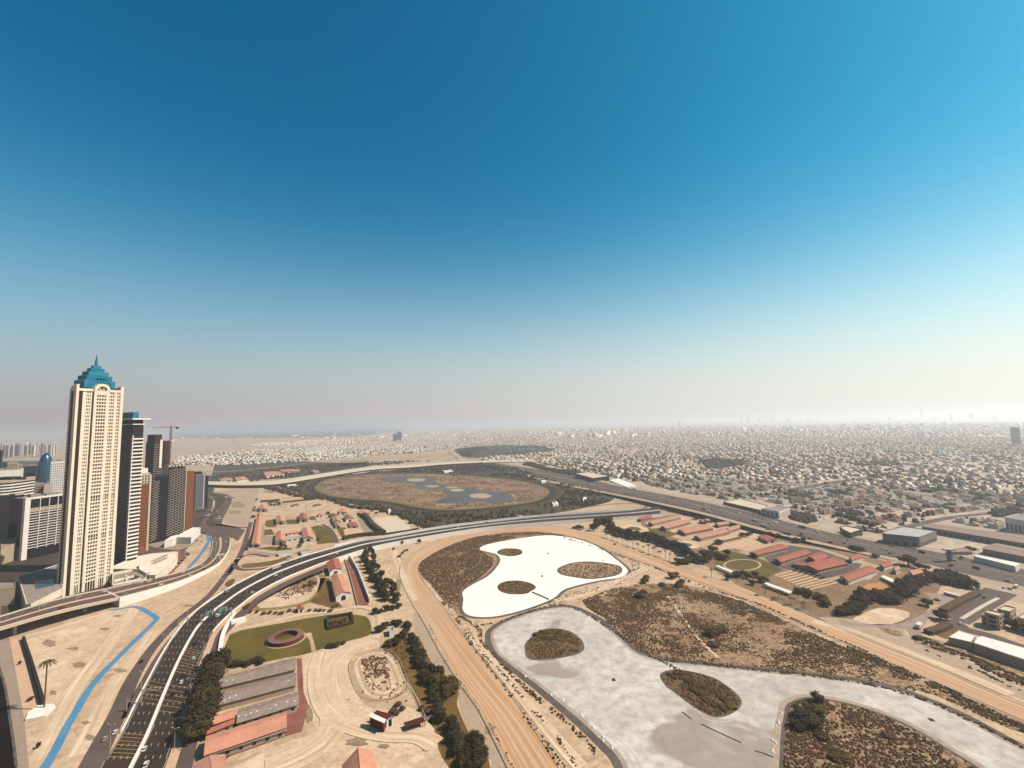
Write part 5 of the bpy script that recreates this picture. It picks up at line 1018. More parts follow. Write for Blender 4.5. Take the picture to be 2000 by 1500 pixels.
lowb('office_block', 'white office block with tall windows at the right edge above the sheds', [(1962,1011),(1990,1004),(2060,1016),(2040,1026)], 20, TM['white'], win=(5,3,10,30))
lowb('showroom_block', 'long block with a bright cream roof beside the motorway junction', [(1250,722),(1385,700),(1598,752),(1540,788)], 11, BMAT['greywall'], 'G', roofm=MT['concrete'], win=(8,1,4,5))
lowb('stepped_office', 'white three storey office with dark bands beside the motorway', [(1548,775),(1665,748),(1772,772),(1685,802)], 15, TM['white'], 'G', win=(7,2,2.2,4))
lowb('green_glass_showroom', 'dark green glass block at the north end of the motorway frontage', [(95,500),(200,490),(360,520),(235,538)], 13, BMAT['green'], 'G', roofm=MT['concrete'])
lowb('fuel_canopy', 'white flat canopy beside the motorway north of the junction', [(360,552),(430,535),(565,590),(500,606)], 7, TM['white'], 'G', par=False, roofm=TM['white'])
for i, q in enumerate([[(1068,480),(1130,432),(1440,508),(1372,558)], [(1150,420),(1232,360),(1560,440),(1455,500)], [(1420,348),(1572,264),(1822,320),(1692,402)], [(1850,522),(2000,420),(2250,490),(2250,640)]]):
    lowb('compound_house', ['low tan wing nearest the bend of the side avenue','taller tan house with a white roof behind the low wing','tan house with roof ridges farthest from the bend','tan house cut off by the right edge'][i], q, [7,10.5,9.5,10][i], BMAT['tanw'], 'U', roofm=MT['concrete'], cat='house', win=(5,1.2,1.8,3.4))
lowb('white_roofed_hall', 'long hall with a brilliant white roof at the lower right edge', [(900,1060),(960,935),(1090,912),(2500,1310),(2500,1590)], 6.5, BMAT['tanw'], 'U', par=False, roofm=TM['white'])
lowb('white_roofed_hall', 'shorter white roofed hall joined to the west end of the long one', [(350,932),(570,802),(950,925),(860,1050)], 5.5, BMAT['tanw'], 'U', par=False, roofm=TM['white'])
tag(wallmb([P(*q) for q in px('R', [(1140,785),(1300,828)])], 3, 0, 2.8).build('white_shelter', TM['white']), 'short white carport roof beside the clipped hedge', 'carport')
for lab, q in (('brown clipped hedge along the side avenue', [(1490,790),(1300,880),(1120,980)]), ('brown hedge strip round the corner plot', [(1180,1130),(1080,1180),(960,1215)])):
    tag(wallmb([P(*p) for p in px('R', q)], 6, 0, 3).build('clipped_hedge', mat('brown_hedge', (0.12,0.06,0.03), var=(.06,.045,.02), scales=(.5,), amt=.8)), lab, 'hedge')
# mid distance red roofs and pavilions on the left
for lab, q in (('long red roofed building beyond the flyover', [(514,922),(545,921),(556,926),(520,931)]), ('pale red roofed building right of the long one beyond the flyover', [(546,918),(584,917),(586,920),(552,922)]), ('small red roofed building left beyond the flyover', [(458,933),(478,931),(486,937),(462,940)]), ('low red roofed building at the far left end of the flyover', [(428,935),(452,933),(456,938),(430,940)]), ('short red roofed strip in the dark trees beyond the flyover', [(607,919),(622,918),(624,920),(609,921)])):
    Rq('far_red_roofed_building', lab, q, 'Z', 5, 2, BMAT['salmon'], BMAT['whitew'], cat='building', door=False)
lowb('dark_hall', 'long dark windowless hall beyond the flyover', [(667,902),(716,900),(717,903),(668,905)], 14, TM['maroon'], cat='hall')
for lab, q in (('white pavilion north of the oval racecourse', [(865,919),(882,917),(885,920),(868,922)]), ('white pavilion at the east bend of the oval racecourse', [(1056,938),(1064,937),(1066,940),(1058,941)]), ('white pavilion in the green south east of the oval racecourse', [(1078,981),(1088,979),(1091,983),(1080,985)]), ('white pavilion beside the raised motorway', [(1137,972),(1144,970),(1147,974),(1139,976)]),('white tent by the flyover above the triangle of hedge', [(560,947),(578,945),(580,948),(562,949)]), ('white pavilion at the corner of the enclosure beside the oval', [(757,995),(763,993),(766,998),(759,1000)])):
    lowb('pavilion', lab, q, 4.5, TM['white'], par=False, roofm=TM['white'], cat='pavilion')
# minarets and distant towers
for lab, p, yt in (('left minaret of the pair in the villa district', (1369.5,925), 904), ('right minaret of the pair in the villa district', (1373.5,926), 905), ('single minaret beside the dark wood in the villa district', (1403.5,918), 900)):
    o = P(*p); d = math.hypot(o.x, o.y); h_ = Hz(p[0], yt, d); t = thing('minaret', (o.x,o.y,0), 0, lab, 'minaret')
    m = MB(); m.tube((0,0,0), (0,0,h_*.8), 1.9, 1.5, 8); m.build('shaft', BMAT['tanw'], t); m = MB(); m.tube((0,0,h_*.7), (0,0,h_*.72), 2.6, n=8); m.build('balcony', TM['white'], t); m = MB(); m.tube((0,0,h_*.8), (0,0,h_), 1.5, .1, 8); m.build('cap', TM['white'], t)
FT = [(1803,797,9000,30,'tallest thin tower on the far right skyline'), (1328,822,7000,60,'grey block standing alone on the horizon right of centre'), (1450,814,8500,40,'left slab of the far skyline cluster'), (1463,816,8600,60,'broad slab of the far skyline cluster'), (1484,817,8800,70,'low slab of the far skyline cluster'), (1510,815,9000,40,'slim slab of the far skyline cluster'),(1540,816,9000,80,'wide slab of the far skyline cluster'), (1580,812,9300,35,'thin slab near the right of the skyline cluster'), (1600,814,9500,50,'right slab of the skyline cluster'),
 (1740,806,9500,25,'slim tower left of the tallest far one'), (1828,806,9500,25,'slim tower right of the tallest far one'), (1860,808,9700,90,'broad far block right of the slim tower'), (1900,806,9800,110,'wide far block towards the right edge'), (1945,808,9900,60,'far block nearest the right edge'),
 (772,846,5200,45,'dark twin block left of the middle distance'), (780,842,5400,45,'taller dark twin block left of the middle distance'), (875,837,6800,30,'first pale block of the middle row on the plain'), (885,838,6800,40,'second pale block of the middle row on the plain'), (895,836,6800,40,'third pale block of the middle row on the plain'), (906,837,6800,30,'fourth pale block of the middle row on the plain'), (917,839,6800,45,'fifth pale block of the middle row on the plain'), (929,838,6800,30,'last pale block of the middle row on the plain'),
 (874,822,11000,25,'faint thin tower on the horizon above the oval'), (902,820,11000,25,'second faint thin tower on the horizon above the oval'), (976,818,11000,30,'third faint thin tower on the horizon above the oval'), (504,828,11000,50,'faint block on the left horizon')]
for x, yt, d, w_, lab in FT:
    d = d*2.0 if d > 6500 else d
    o = onaz(x, 840, d); h_ = max(18, Hz(x, yt, d)); t = thing('distant_tower', (o.x, o.y, 0), R(30), lab, 'tower'); m = MB(); m.box(-w_/2,-w_/3,0,w_/2,w_/3,h_*.93); m.build('shaft', TM['bluegrey'] if d < 6000 else TM['edge'], t); m = MB(); m.box(-w_/5,-w_/5,h_*.93,w_/5,w_/5,h_); m.build('roof_block', TM['edge'], t)
t = simple('dark_grey_tower', 'hazy grey block of flats near the right edge of the skyline', 1980, 1994, 835, 860, 3600, 30, TM['grey'], TM['navy'], a=R(120), step=6)

lowb('car_shelter', 'long white shade roof over parked cars against the curved wall left of the lawn', [(165,525),(262,500),(272,515),(175,545)], 3, TM['white'], 'C', par=False, roofm=TM['white'], cat='car shelter')

# ================================================================== VEGETATION
rng = np.random.default_rng(7)
VM = dict(leaf=mat('dark_tree_leaves', (0.034,0.027,0.009), var=(0.075,0.054,0.014), scales=(.25,1.2), amt=.8, obj_rand=.3), olive=mat('olive_tree_leaves', (0.10,0.068,0.012), var=(0.04,0.03,0.008), scales=(.2,1.0), amt=.8, obj_rand=.3),
  brownleaf=mat('dry_brown_leaves', (0.12,0.07,0.038), var=(0.06,0.04,0.02), scales=(.3,1.2), amt=.8, obj_rand=.25), bark=mat('bark', (0.16,0.10,0.065)), palm=mat('palm_fronds', (0.075,0.06,0.022), obj_rand=.3),
  scrub=mat('dry_scrub', (0.13,0.063,0.028), var=(0.055,0.03,0.013), scales=(.06,.5), amt=.8), scrubg=mat('green_scrub', (0.09,0.07,0.012), var=(0.05,0.028,0.01), scales=(.08,.5), amt=.7), farleaf=mat('far_tree_leaves', (0.04,0.034,0.015), var=(0.075,0.056,0.024), scales=(.01,.1), amt=.8))
def crown_mesh(name, seed, m, nleaf=260, lobes=7, flat=.85, leaf=.125, core=True):
    r = random.Random(seed); mb = MB(); L = []
    for k in range(lobes):
        a = 2*math.pi*k/lobes+r.uniform(-.4,.4); d = r.uniform(.3,.62); L.append((d*math.cos(a), d*math.sin(a), r.uniform(-.18,.3)*flat, r.uniform(.36,.55)))
    L.append((0,0,.25*flat,.55))
    for i in range(nleaf):
        c = r.choice(L); v = Vector((r.gauss(0,1), r.gauss(0,1), r.gauss(0,1)+.35)).normalized()*c[3]*r.uniform(.75,1.08); p = Vector((c[0]+v.x, c[1]+v.y, c[2]+v.z*flat))
        t = v.cross(Vector((r.uniform(-1,1),r.uniform(-1,1),r.uniform(-1,1)))).normalized()*leaf*r.uniform(.6,1.3); q = v.normalized().cross(t).normalized()*leaf*r.uniform(.5,1.2)
        up = v.normalized()*leaf*.35
        mb.add([p-t, p-q+up*.2, p+t*.9+up, p+q], [(0,1,2,3)])
    if core:
        for c in L:
            k = []
            for (a, b) in ((0,1.0),(0,.3),(1,.3),(2,.3),(3,.3),(4,.3),(0,-.8)): pass
            vs = [(c[0], c[1], c[2]+c[3]*.8*flat)]+[(c[0]+c[3]*.75*math.cos(2*math.pi*i/5+c[0]*9)*r.uniform(.8,1.1), c[1]+c[3]*.75*math.sin(2*math.pi*i/5+c[0]*9), c[2]+c[3]*r.uniform(-.2,.3)*flat) for i in range(5)]+[(c[0], c[1], c[2]-c[3]*.6*flat)]
            mb.add(vs, [(0,1+i,1+(i+1)%5) for i in range(5)]+[(6,1+(i+1)%5,1+i) for i in range(5)])
    return mb.mesh(name, m)
CRm = {'leaf': [crown_mesh('crown', s, VM['leaf']) for s in (1,2,3)], 'olive': [crown_mesh('crown', s, VM['olive']) for s in (4,5)], 'brown': [crown_mesh('crown', s, VM['brownleaf'], leaf=.14) for s in (6,7)]}
def cone_crown(seed):
    r = random.Random(seed); mb = MB()
    for i in range(150):
        z = r.random()**.8; a = r.uniform(0, 6.283); rad = (1-z)*.42+.07; rad *= r.uniform(.7,1.15); p = Vector((rad*math.cos(a), rad*math.sin(a), z*2-.9)); t = Vector((-math.sin(a), math.cos(a), r.uniform(-.4,.4)))*.13; q = Vector((math.cos(a)*.12, math.sin(a)*.12, -.12+r.uniform(-.05,.1)))
        mb.add([p-t, p-q*.5, p+t, p+q], [(0,1,2,3)])
    mb.tube((0,0,-.9), (0,0,1), .3, .05, 6); return mb.mesh('crown', VM['leaf'])
CRm['cone'] = [cone_crown(11), cone_crown(12)]
def palm_crown(seed):
    r = random.Random(seed); mb = MB()
    for i in range(16):
        a = 2*math.pi*i/16+r.uniform(-.1,.1); l = r.uniform(.85,1.1); up = r.uniform(.1,.5); d = Vector((math.cos(a), math.sin(a), 0)); w = Vector((-d.y, d.x, 0))*.12; prev = Vector((0,0,0)); pts = [prev]
        for k in range(1, 5): f = k/4; pts.append(d*l*f+Vector((0,0,up*f*1.3-f*f*(.55+up))))
        for k in range(4):
            wa, wb = w*(1-.2*abs(k-1.2)), w*(1-.2*abs(k-.2)) if k < 3 else w*.1; mb.add([pts[k]-wa, pts[k+1]-wb, pts[k+1]+wb, pts[k]+wa], [(0,1,2,3)])
    return mb.mesh('fronds', VM['palm'])
PALM = [palm_crown(1), palm_crown(2)]
tm = MB(); tm.tube((0,0,0), (0,0,.6), .09, .05, 6); tm.tube((0,0,.5), (.22,.1,.95), .045, .02, 5); tm.tube((0,0,.5), (-.2,.12,.9), .04, .02, 5); tm.tube((0,0,.55), (.02,-.22,.95), .04, .02, 5); TRUNK = tm.mesh('trunk', VM['bark'])
tp = MB(); tp.tube((0,0,0), (0,0,1), .035, .028, 6); PTR = tp.mesh('trunk', VM['bark'])
NTREE = [0]
def tree(x, y, r, h, kind, lab, group=None, nm='tree'):
    rd = random.Random(int(x*7+y*13)); t = thing(nm, (x, y, 0), rd.uniform(0, 6.28), lab, 'tree', group); NTREE[0] += 1
    if kind == 'palm':
        link('trunk', PTR, t, sc=(h*.9,h*.9,h)); link('fronds', rd.choice(PALM), t, (0,0,h), sc=(r,r,r)); return t
    me = rd.choice(CRm[kind]); ch = h*.5
    if kind == 'cone': link('trunk', PTR, t, sc=(h*.9,h*.9,h*.5)); link('crown', me, t, (0,0,h*.5), sc=(r*2.2,r*2.2,h*.5)); return t
    link('trunk', TRUNK, t, sc=(h*.9,h*.9,h*.6)); link('crown', me, t, (0,0,h*.46), sc=(r*1.15, r*1.15*rd.uniform(.85,1.15), h*.68)); return t
ORD = ['first','second','third','fourth','fifth','sixth','seventh','eighth','ninth','tenth','eleventh','twelfth','thirteenth','fourteenth','fifteenth','sixteenth','seventeenth','eighteenth','nineteenth','twentieth','twenty-first','twenty-second','twenty-third','twenty-fourth','twenty-fifth','twenty-sixth']
GCOUNT = {}
def trees(fr, pts, r, h, kind, lab, group, nm='tree', jit=.25):
    rd = random.Random(len(pts)*31+len(lab)); pp = [P(*px(fr, [q])[0]) for q in pts]; pp.sort(key=lambda p: -p.y); GCOUNT[group] = GCOUNT.get(group, 0)+1
    tone = {'leaf':'dark','olive':'olive','brown':'brown','cone':'feathery','palm':'palm'}[kind]
    for i, p in enumerate(pp):
        k = rd.uniform(1-jit, 1+jit); l_ = f'{ORD[i]} {tone} {"one" if kind == "palm" else nm} from the far end of the {group}'.replace('palm one','palm')
        if GCOUNT[group] > 1: l_ = f'{ORD[i]} nearer {tone} {nm} from the far end of the {group}'
        tree(p.x, p.y, r*k, h*rd.uniform(1-jit, 1+jit), kind, l_, group, nm)
def between(pts, n, jx=0, jy=0, seed=1):
    rd = random.Random(seed); w = resample([Vector((a, b, 0)) for a, b in pts], n); return [(p.x+rd.uniform(-jx,jx), p.y+rd.uniform(-jy,jy)) for p in w]
trees('B', between([(1400,870),(1440,820),(1400,920),(1360,1000),(1340,1080),(1310,1150),(1290,1230),(1270,1310)], 22, 26, 10, 2), 6.8, 11.5, 'leaf', 'dense dark tree in the wall of trees between the side road and the stable rows', 'dark trees beside the side road')
trees('B', between([(1350,1010),(1400,1060),(1370,1130),(1340,1200),(1320,1290)], 14, 20, 10, 3), 6, 9.5, 'leaf', 'dense dark tree in the wall of trees between the side road and the stable rows', 'dark trees beside the side road')
trees('C', between([(200,838),(290,820),(375,805)], 8, 8, 12, 4), 3.4, 4, 'leaf', 'dark round shrub on the edge of the lawn above the first stable row', 'shrubs on the lawn edge', 'shrub')
trees('C', between([(820,705),(860,700),(905,685)], 5, 8, 8, 5), 2.6, 3.2, 'leaf', 'dark shrub on the lower right edge of the lawn', 'shrubs on the lawn edge by the yard', 'shrub')
trees('C', [(835,555),(865,540),(900,545),(925,530),(945,548),(860,570),(895,568),(930,560)], 2.2, 3.4, 'brown', 'shrub growing inside the square hedged pen', 'shrubs in the hedged pen', 'shrub')
trees('C', between([(1050,95),(1075,190),(1110,260),(1150,330),(1185,400)], 16, 14, 14, 6), 4.2, 10, 'cone', 'tall dark feathery tree in the double row right of the red gallop lane', 'feathery trees beside the gallop lane')
trees('C', between([(1090,90),(1130,190),(1170,250),(1215,320),(1265,390)], 14, 14, 14, 7), 4.0, 9, 'leaf', 'bushy dark tree in the double row right of the red gallop lane', 'bushy trees beside the gallop lane')
trees('C', between([(1240,360),(1275,400),(1265,450),(1180,470),(1130,490)], 8, 12, 8, 8), 3.4, 5, 'leaf', 'dark shrub at the end of the feathery tree row', 'shrubs at the end of the feathery row', 'shrub')
trees('C', between([(1150,610),(1190,580),(1300,560),(1340,580),(1330,620)], 9, 14, 14, 9), 3.4, 5, 'leaf', 'dark tree round the small white gate house', 'trees round the gate house')
trees('C', [(270,470),(282,455),(262,462)], 2.6, 5, 'olive', 'small olive tree by the white wall left of the teardrop paddock', 'trees left of the teardrop paddock')
trees('C', between([(300,480),(450,490),(590,470)], 8, 10, 6, 10), 2.2, 2.5, 'brown', 'dry brown shrub in the bed below the teardrop paddock', 'shrubs below the teardrop paddock', 'shrub')
trees('C', between([(690,465),(760,470),(820,470),(880,430)], 7, 10, 8, 11), 2.0, 2.5, 'brown', 'dry brown shrub in the bed right of the orange hut', 'shrubs right of the orange hut', 'shrub')
trees('C', between([(625,280),(680,262),(725,285),(670,310)], 7, 16, 8, 12), 2.4, 3, 'brown', 'brown bush inside the upper part of the teardrop paddock', 'bushes in the teardrop paddock', 'bush')
trees('F', between([(40,690),(150,650),(200,690),(230,760),(260,850),(330,880),(370,870)], 14, 18, 18, 13), 3.6, 6, 'leaf', 'dark tree on the olive verge between the exercise oval and the racetrack', 'trees on the olive verge')
trees('F', between([(230,740),(260,860),(300,960),(330,1060),(380,1150),(420,1250),(470,1350),(520,1450),(560,1560)], 24, 26, 18, 14), 3.8, 6, 'leaf', 'dark tree on the olive verge between the exercise oval and the racetrack', 'trees on the olive verge')
trees('F', between([(300,960),(380,970),(450,1000),(460,960),(400,1040)], 9, 16, 14, 15), 4.2, 7, 'olive', 'olive green tree where the verge bulges towards the racetrack', 'olive trees on the verge bulge')
trees('F', between([(580,1330),(640,1350),(600,1400),(650,1430),(620,1480)], 8, 12, 14, 16), 3.6, 6, 'leaf', 'dark tree in the clump at the lower end of the olive verge', 'trees at the lower verge')
trees('F', [(95,1090),(120,1120),(80,1150),(60,1130),(250,1120),(290,1140)], 2.2, 3, 'brown', 'dry shrub beside the pergola fence', 'shrubs by the pergola', 'shrub')
trees('F', [(1000,625),(1050,610),(1090,605),(1150,620),(1200,640),(1240,665),(1060,640),(1110,650),(1170,660)], 3.2, 1.6, 'olive', 'low green bush on the domed island of the grey pond', 'bushes on the domed island', 'bush')
trees('H', [(1000,830),(1060,850),(1120,880),(1180,900),(1230,940),(1280,980),(1310,1020),(1250,1040),(1190,1010),(1120,960),(1060,920),(1010,890)], 3.4, 1.5, 'olive', 'low green bush on the almond shaped island of the grey pond', 'bushes on the almond shaped island', 'bush')
trees('H', [(830,775),(880,765),(920,775),(870,800),(940,800)], 2.0, 2, 'brown', 'brown bush at the tip of the almond shaped island', 'bushes at the island tip', 'bush')
for q, r_, h_, k, lab in [((1160,470),7,8,'brown','big brown tree alone in the middle of the scrub between the ponds and track'), ((1210,455),5,6,'brown','smaller brown tree touching the big one in the middle scrub'), ((1270,440),3.5,4,'brown','brown bush right of the pair of trees in the middle scrub'), ((1180,545),6,3.5,'brown','low dark bush below the pair of trees in the middle scrub'),
    ((640,55),6.5,8,'brown','brown tree at the north west corner of the middle scrub'), ((650,30),5,7,'brown','second brown tree at the north west corner of the middle scrub'), ((850,20),7,9,'brown','tall brown tree beside the inner rail of the track'), ((880,10),5,8,'brown','tree behind the tall brown one beside the inner rail'), ((770,75),5,4.5,'brown','low spreading bush between the two corner trees'), ((910,85),6,8,'brown','brown tree nearest the track in the group north of the scrub'), ((930,60),4.5,7,'brown','slim brown tree beside the one nearest the track'), ((610,170),7,7,'brown','brown tree standing in the upper left of the middle scrub'), ((630,140),4.5,6,'brown','smaller brown tree just above the one in the upper left scrub')]:
    p = P(*px('H', [q])[0]); tree(p.x, p.y, r_*.72, h_*.8, k, lab)
for q, r_, h_, k, lab in [((385,985),3.2,7,'brown','brown tree standing at the tip of the scrubby peninsula'), ((420,990),2.2,5,'brown','small brown tree right of the one at the peninsula tip'), ((290,1120),6,6,'leaf','wide dark tree on the left of the scrubby peninsula'), ((350,1180),6.5,6.5,'leaf','wide dark tree in the middle of the dark clump on the peninsula'), ((230,1190),4.5,4.5,'leaf','low dark bush on the shingle edge of the peninsula'), ((400,1080),4.5,4.5,'olive','olive bush right of the dark clump on the peninsula'), ((330,1060),4,4,'leaf','dark bush above the dark clump on the peninsula'), ((420,1260),4,3,'leaf','dark bush below the dark clump on the peninsula'), ((950,1260),3.5,2.2,'brown','low brown bush near the north shore of the peninsula'), ((560,1420),6,2.5,'olive','broad low olive bush at the bottom edge of the peninsula'), ((1275,1125),1.5,.6,'brown','small dark bump on the bare grey pond bed at the right')]:
    p = P(*px('I', [q])[0]); tree(p.x, p.y, r_, h_, k, lab)
for i, (q, lab) in enumerate([((1360-0,140),'a')]): pass
LG = 'dark trees along the back straight'
trees('G', between([(235,940),(280,900),(350,880),(360,930),(430,970),(520,1000)], 26, 18, 10, 17), 6.8, 11, 'leaf', 'dense dark tree in the row outside the back straight of the racetrack', LG)
trees('G', between([(560,1010),(640,1020),(720,1030),(800,1060),(880,1090),(960,1130),(990,1150)], 26, 16, 12, 18), 6.8, 11, 'leaf', 'dense dark tree in the row outside the back straight of the racetrack', LG)
trees('G', between([(340,1000),(430,1020),(480,1050),(530,1070),(620,1100),(670,1120),(770,1150),(830,1170),(880,1190)], 14, 6, 5, 19), 3.4, 8, 'palm', 'palm in the line between the dark row and the racetrack', 'palms along the back straight', 'palm')
trees('G', [(910,1205),(960,1200),(1000,1190),(1030,1180),(1080,1200),(1120,1190),(1140,1160),(1100,1150),(1180,1140),(1170,1110),(1250,1170),(1280,1140),(1220,1050)], 6.5, 8, 'leaf', 'bushy tree between the back straight row and the grass ring', 'bushy trees near the grass ring')
trees('G', [(1290,1330),(1360,1310),(1400,1300),(1440,1320),(1500,1310),(1540,1350),(1480,1370),(1570,1350)], 4.4, 6, 'leaf', 'dark tree beside the thin white shade roofs', 'trees beside the shade roofs')
trees('G', [(1160,1310),(1580,1450),(1690,1470)], 3.2, 9, 'palm', 'tall palm beside the service lane outside the track', 'palms by the service lane', 'palm')
trees('I', [(80,190),(110,185),(180,230),(205,225),(270,265),(285,260)], 2.6, 7, 'palm', 'palm in the grass strip just outside the lower straight', 'palms outside the lower straight', 'palm')
trees('I', between([(210,120),(290,140),(370,170),(430,210),(490,250)], 14, 26, 16, 20), 4.0, 5, 'olive', 'olive green tree in the long clump below the nursery rows', 'olive clump below the nursery')
trees('R', between([(20,1000),(100,980),(180,960),(240,900),(260,830),(330,830),(420,840),(520,860),(600,880)], 26, 26, 26, 21), 6.0, 8, 'leaf', 'dark tree in the grove north of the pale clearing', 'grove north of the pale clearing')
trees('R', between([(640,700),(700,740),(760,700),(830,660),(900,650),(680,800),(600,790),(740,800)], 20, 26, 22, 22), 6.6, 9, 'leaf', 'dark tree in the big grove right of the orange clearing', 'grove right of the orange clearing')
trees('R', between([(980,620),(1060,640),(1140,650),(1220,680),(1300,700),(1390,700),(1430,720),(1200,610),(1320,650),(1100,580)], 24, 22, 16, 23), 6.8, 8, 'leaf', 'dark tree in the grove between the villas and the car park', 'grove between villas and car park')
for q, r_, h_, k, lab in [((750,470),10,14,'leaf','huge dark round tree beside the motorway by the red hipped houses'), ((850,500),6,8,'leaf','dark tree at the right foot of the huge round one'), ((930,520),5.5,7,'leaf','dark tree further right of the huge round one'), ((200,320),9,9,'leaf','large dark tree beside the motorway above the red hipped house'), ((140,300),6,7,'leaf','dark tree left of the large one beside the motorway'), ((390,385),5,6,'leaf','dark bush between the two red hipped houses'), ((950,910),6,7.5,'leaf','single dark round tree on the sand by the car park'), ((1055,850),3,2,'brown','ring of brown shrub on the car park edge'), ((1095,1060),6.5,9,'leaf','dark tree at the bend of the side avenue'), ((1430,330),6.5,9,'leaf','dark round tree beside the brown hut by the motorway'), ((1740,350),6.5,8,'leaf','dark tree in front of the second brown shed'), ((1870,1150),7.5,9,'leaf','dark tree between the tan compound houses'), ((850,1270),3.4,3.5,'brown','brown shrub at the head of the scrubby bed'), ((1320,1270),3.2,6,'brown','bare brown tree against the white roofed hall'), ((1700,1400),3,5,'olive','small olive tree against the long white roofed hall'), ((1820,1440),3,4.5,'brown','second small tree against the long white roofed hall'), ((210,1000),3,4,'leaf','dark shrub where the palm line meets the service road')]:
    p = P(*px('R', [q])[0]); tree(p.x, p.y, r_*.9, h_*.9, k, lab)
trees('G', [(960,825),(1010,830),(1060,835),(1120,860),(1150,880),(1200,870),(1100,890),(1040,860)], 5.0, 7, 'leaf', 'dark tree among the pink roofed stables below the viaduct', 'trees among the pink roofed stables')
trees('G', [(1400,985),(1430,995),(1460,980),(1500,960),(1560,950),(1600,965),(1480,925),(1540,925),(1620,985)], 4.6, 6, 'leaf', 'dark tree between the pink roofed stables and the motorway', 'trees by the motorway below the stables')
trees('G', [(1680,1000),(1720,990),(1760,1000),(1820,1040),(1880,1040),(1920,1030),(1850,1010)], 5.2, 7, 'leaf', 'dark tree in the clump behind the bent red roofed shed', 'clump behind the bent red shed')
trees('Q', [(300,160),(340,150),(400,150),(430,160),(320,190),(370,185),(430,180)], 4, 5, 'leaf', 'dark tree in the corner garden of the red roofed enclosure', 'corner garden trees of the enclosure')
trees('Q', [(1470,210),(1500,230),(1600,230),(1650,260),(1700,290),(1750,280),(1800,270),(1580,300),(1540,320),(1470,320),(1120,380),(1090,350),(1070,300),(1140,440)], 3.6, 5.5, 'leaf', 'dark tree round the houses in the right part of the enclosure', 'trees in the right part of the enclosure')
trees('Q', [(710,690),(740,680),(945,640),(440,750),(520,740),(470,730),(700,730)], 2.8, 5, 'leaf', 'small dark tree near the gates of the enclosure', 'gate trees of the enclosure')
trees('Q', [(120,220),(100,260),(130,260),(90,340),(110,350),(140,120)], 3, 6, 'leaf', 'dark tree outside the west hedge of the enclosure', 'trees outside the west hedge')
trees('E', [(175,1320),(350,1275),(345,1305),(1355,1090),(1350,1075)], 3, 7, 'leaf', 'single dark tree standing against the white highway wall', 'trees against the highway wall')
trees('E', [(150,1440),(180,1410),(200,1385),(225,1380),(95,1370)], 2.6, 3.0, 'brown', 'brown shrub in the small planted rings by the racetrack bend', 'shrubs by the racetrack bend', 'shrub')
trees('E', [(1870,1160),(1900,1155),(1925,1170)], 4.5, 5, 'leaf', 'dark tree by the fork at the start of the back straight', 'trees at the fork of the back straight')
trees('B', [(250,1370),(200,1058),(130,818)], 1.4, 3, 'leaf', 'small dark street tree on the pale promenade', 'street trees on the promenade')
def numw(n):
    u = 'first second third fourth fifth sixth seventh eighth ninth tenth eleventh twelfth thirteenth fourteenth fifteenth sixteenth seventeenth eighteenth nineteenth'.split()
    tn = {2:('twentieth','twenty'),3:('thirtieth','thirty'),4:('fortieth','forty'),5:('fiftieth','fifty'),6:('sixtieth','sixty')}
    return u[n-1] if n < 20 else tn[n//10][0] if n % 10 == 0 else tn[n//10][1]+'-'+u[n%10-1]
GR = {}
for o in C.objects:
    if o.get('group') and o.get('category') == 'tree': GR.setdefault(o['group'], []).append(o)
for g_, os_ in GR.items():
    os_.sort(key=lambda o: -o.location.y)
    for i, o in enumerate(os_): o['label'] = f'{numw(i+1)} farthest of the {g_}'
# tall palm mast in its white planter
PT = tree(*P(86,1385).xy, 5.2, 1, 'palm', 'very tall slender palm like mast standing in a white planter by the empty plot'); PT.name = 'tall_palm'
q = P(86,1385); hh = Hz(91,1292,math.hypot(q.x,q.y)); PT.rotation_euler = (0,0,0)
for c in PT.children:
    if c.name.startswith('trunk'): c.scale = (13,13,hh)
    else: c.location = (0,0,hh)
w = [P(a_, b_, 1.2) for a_, b_ in px('B', [(165,1180),(185,1130),(250,1085),(360,1075),(365,1095),(300,1155)])]
m = MB(); m.prism(w, 0, 1.2); tag(m.build('planter', TM['white']), 'low white triangular planter at the foot of the tall palm', 'planter')
# ---------------- scrub and far trees: uncountable, joined
def inpoly(x, y, w):
    w = np.array([(p[0], p[1]) for p in w]); n = len(w); c = np.zeros(len(x), bool); j = n-1
    for i in range(n):
        yi, yj, xi, xj = w[i,1], w[j,1], w[i,0], w[j,0]
        if yi != yj: c ^= ((yi > y) != (yj > y)) & (x < (xj-xi)*(y-yi)/(yj-yi)+xi)
        j = i
    return c
def vnoise(x, y, s, seed=0):
    g_ = np.random.default_rng(seed).random((64,64)); u, v = x/s, y/s; i, j = np.floor(u).astype(int), np.floor(v).astype(int); f, h = u-i, v-j; f, h = f*f*(3-2*f), h*h*(3-2*h)
    a = g_[i%64, j%64]; b = g_[(i+1)%64, j%64]; c = g_[i%64, (j+1)%64]; d = g_[(i+1)%64, (j+1)%64]; return (a*(1-f)+b*f)*(1-h)+(c*(1-f)+d*f)*h
def mesh_np(name, V, F, mats, mi=None, kind='stuff', parent=None):
    me = bpy.data.meshes.new(name); k = F.shape[1]; me.vertices.add(len(V)); me.vertices.foreach_set('co', V.astype(np.float32).ravel()); me.loops.add(F.size); me.loops.foreach_set('vertex_index', F.astype(np.int32).ravel())
    me.polygons.add(len(F)); me.polygons.foreach_set('loop_start', (np.arange(len(F))*k).astype(np.int32))
    for m_ in mats: me.materials.append(m_)
    if mi is not None: me.polygons.foreach_set('material_index', mi.astype(np.int32))
    me.update(calc_edges=True); o = bpy.data.objects.new(name, me); C.objects.link(o); o['kind'] = kind
    if parent: o.parent = parent
    return o
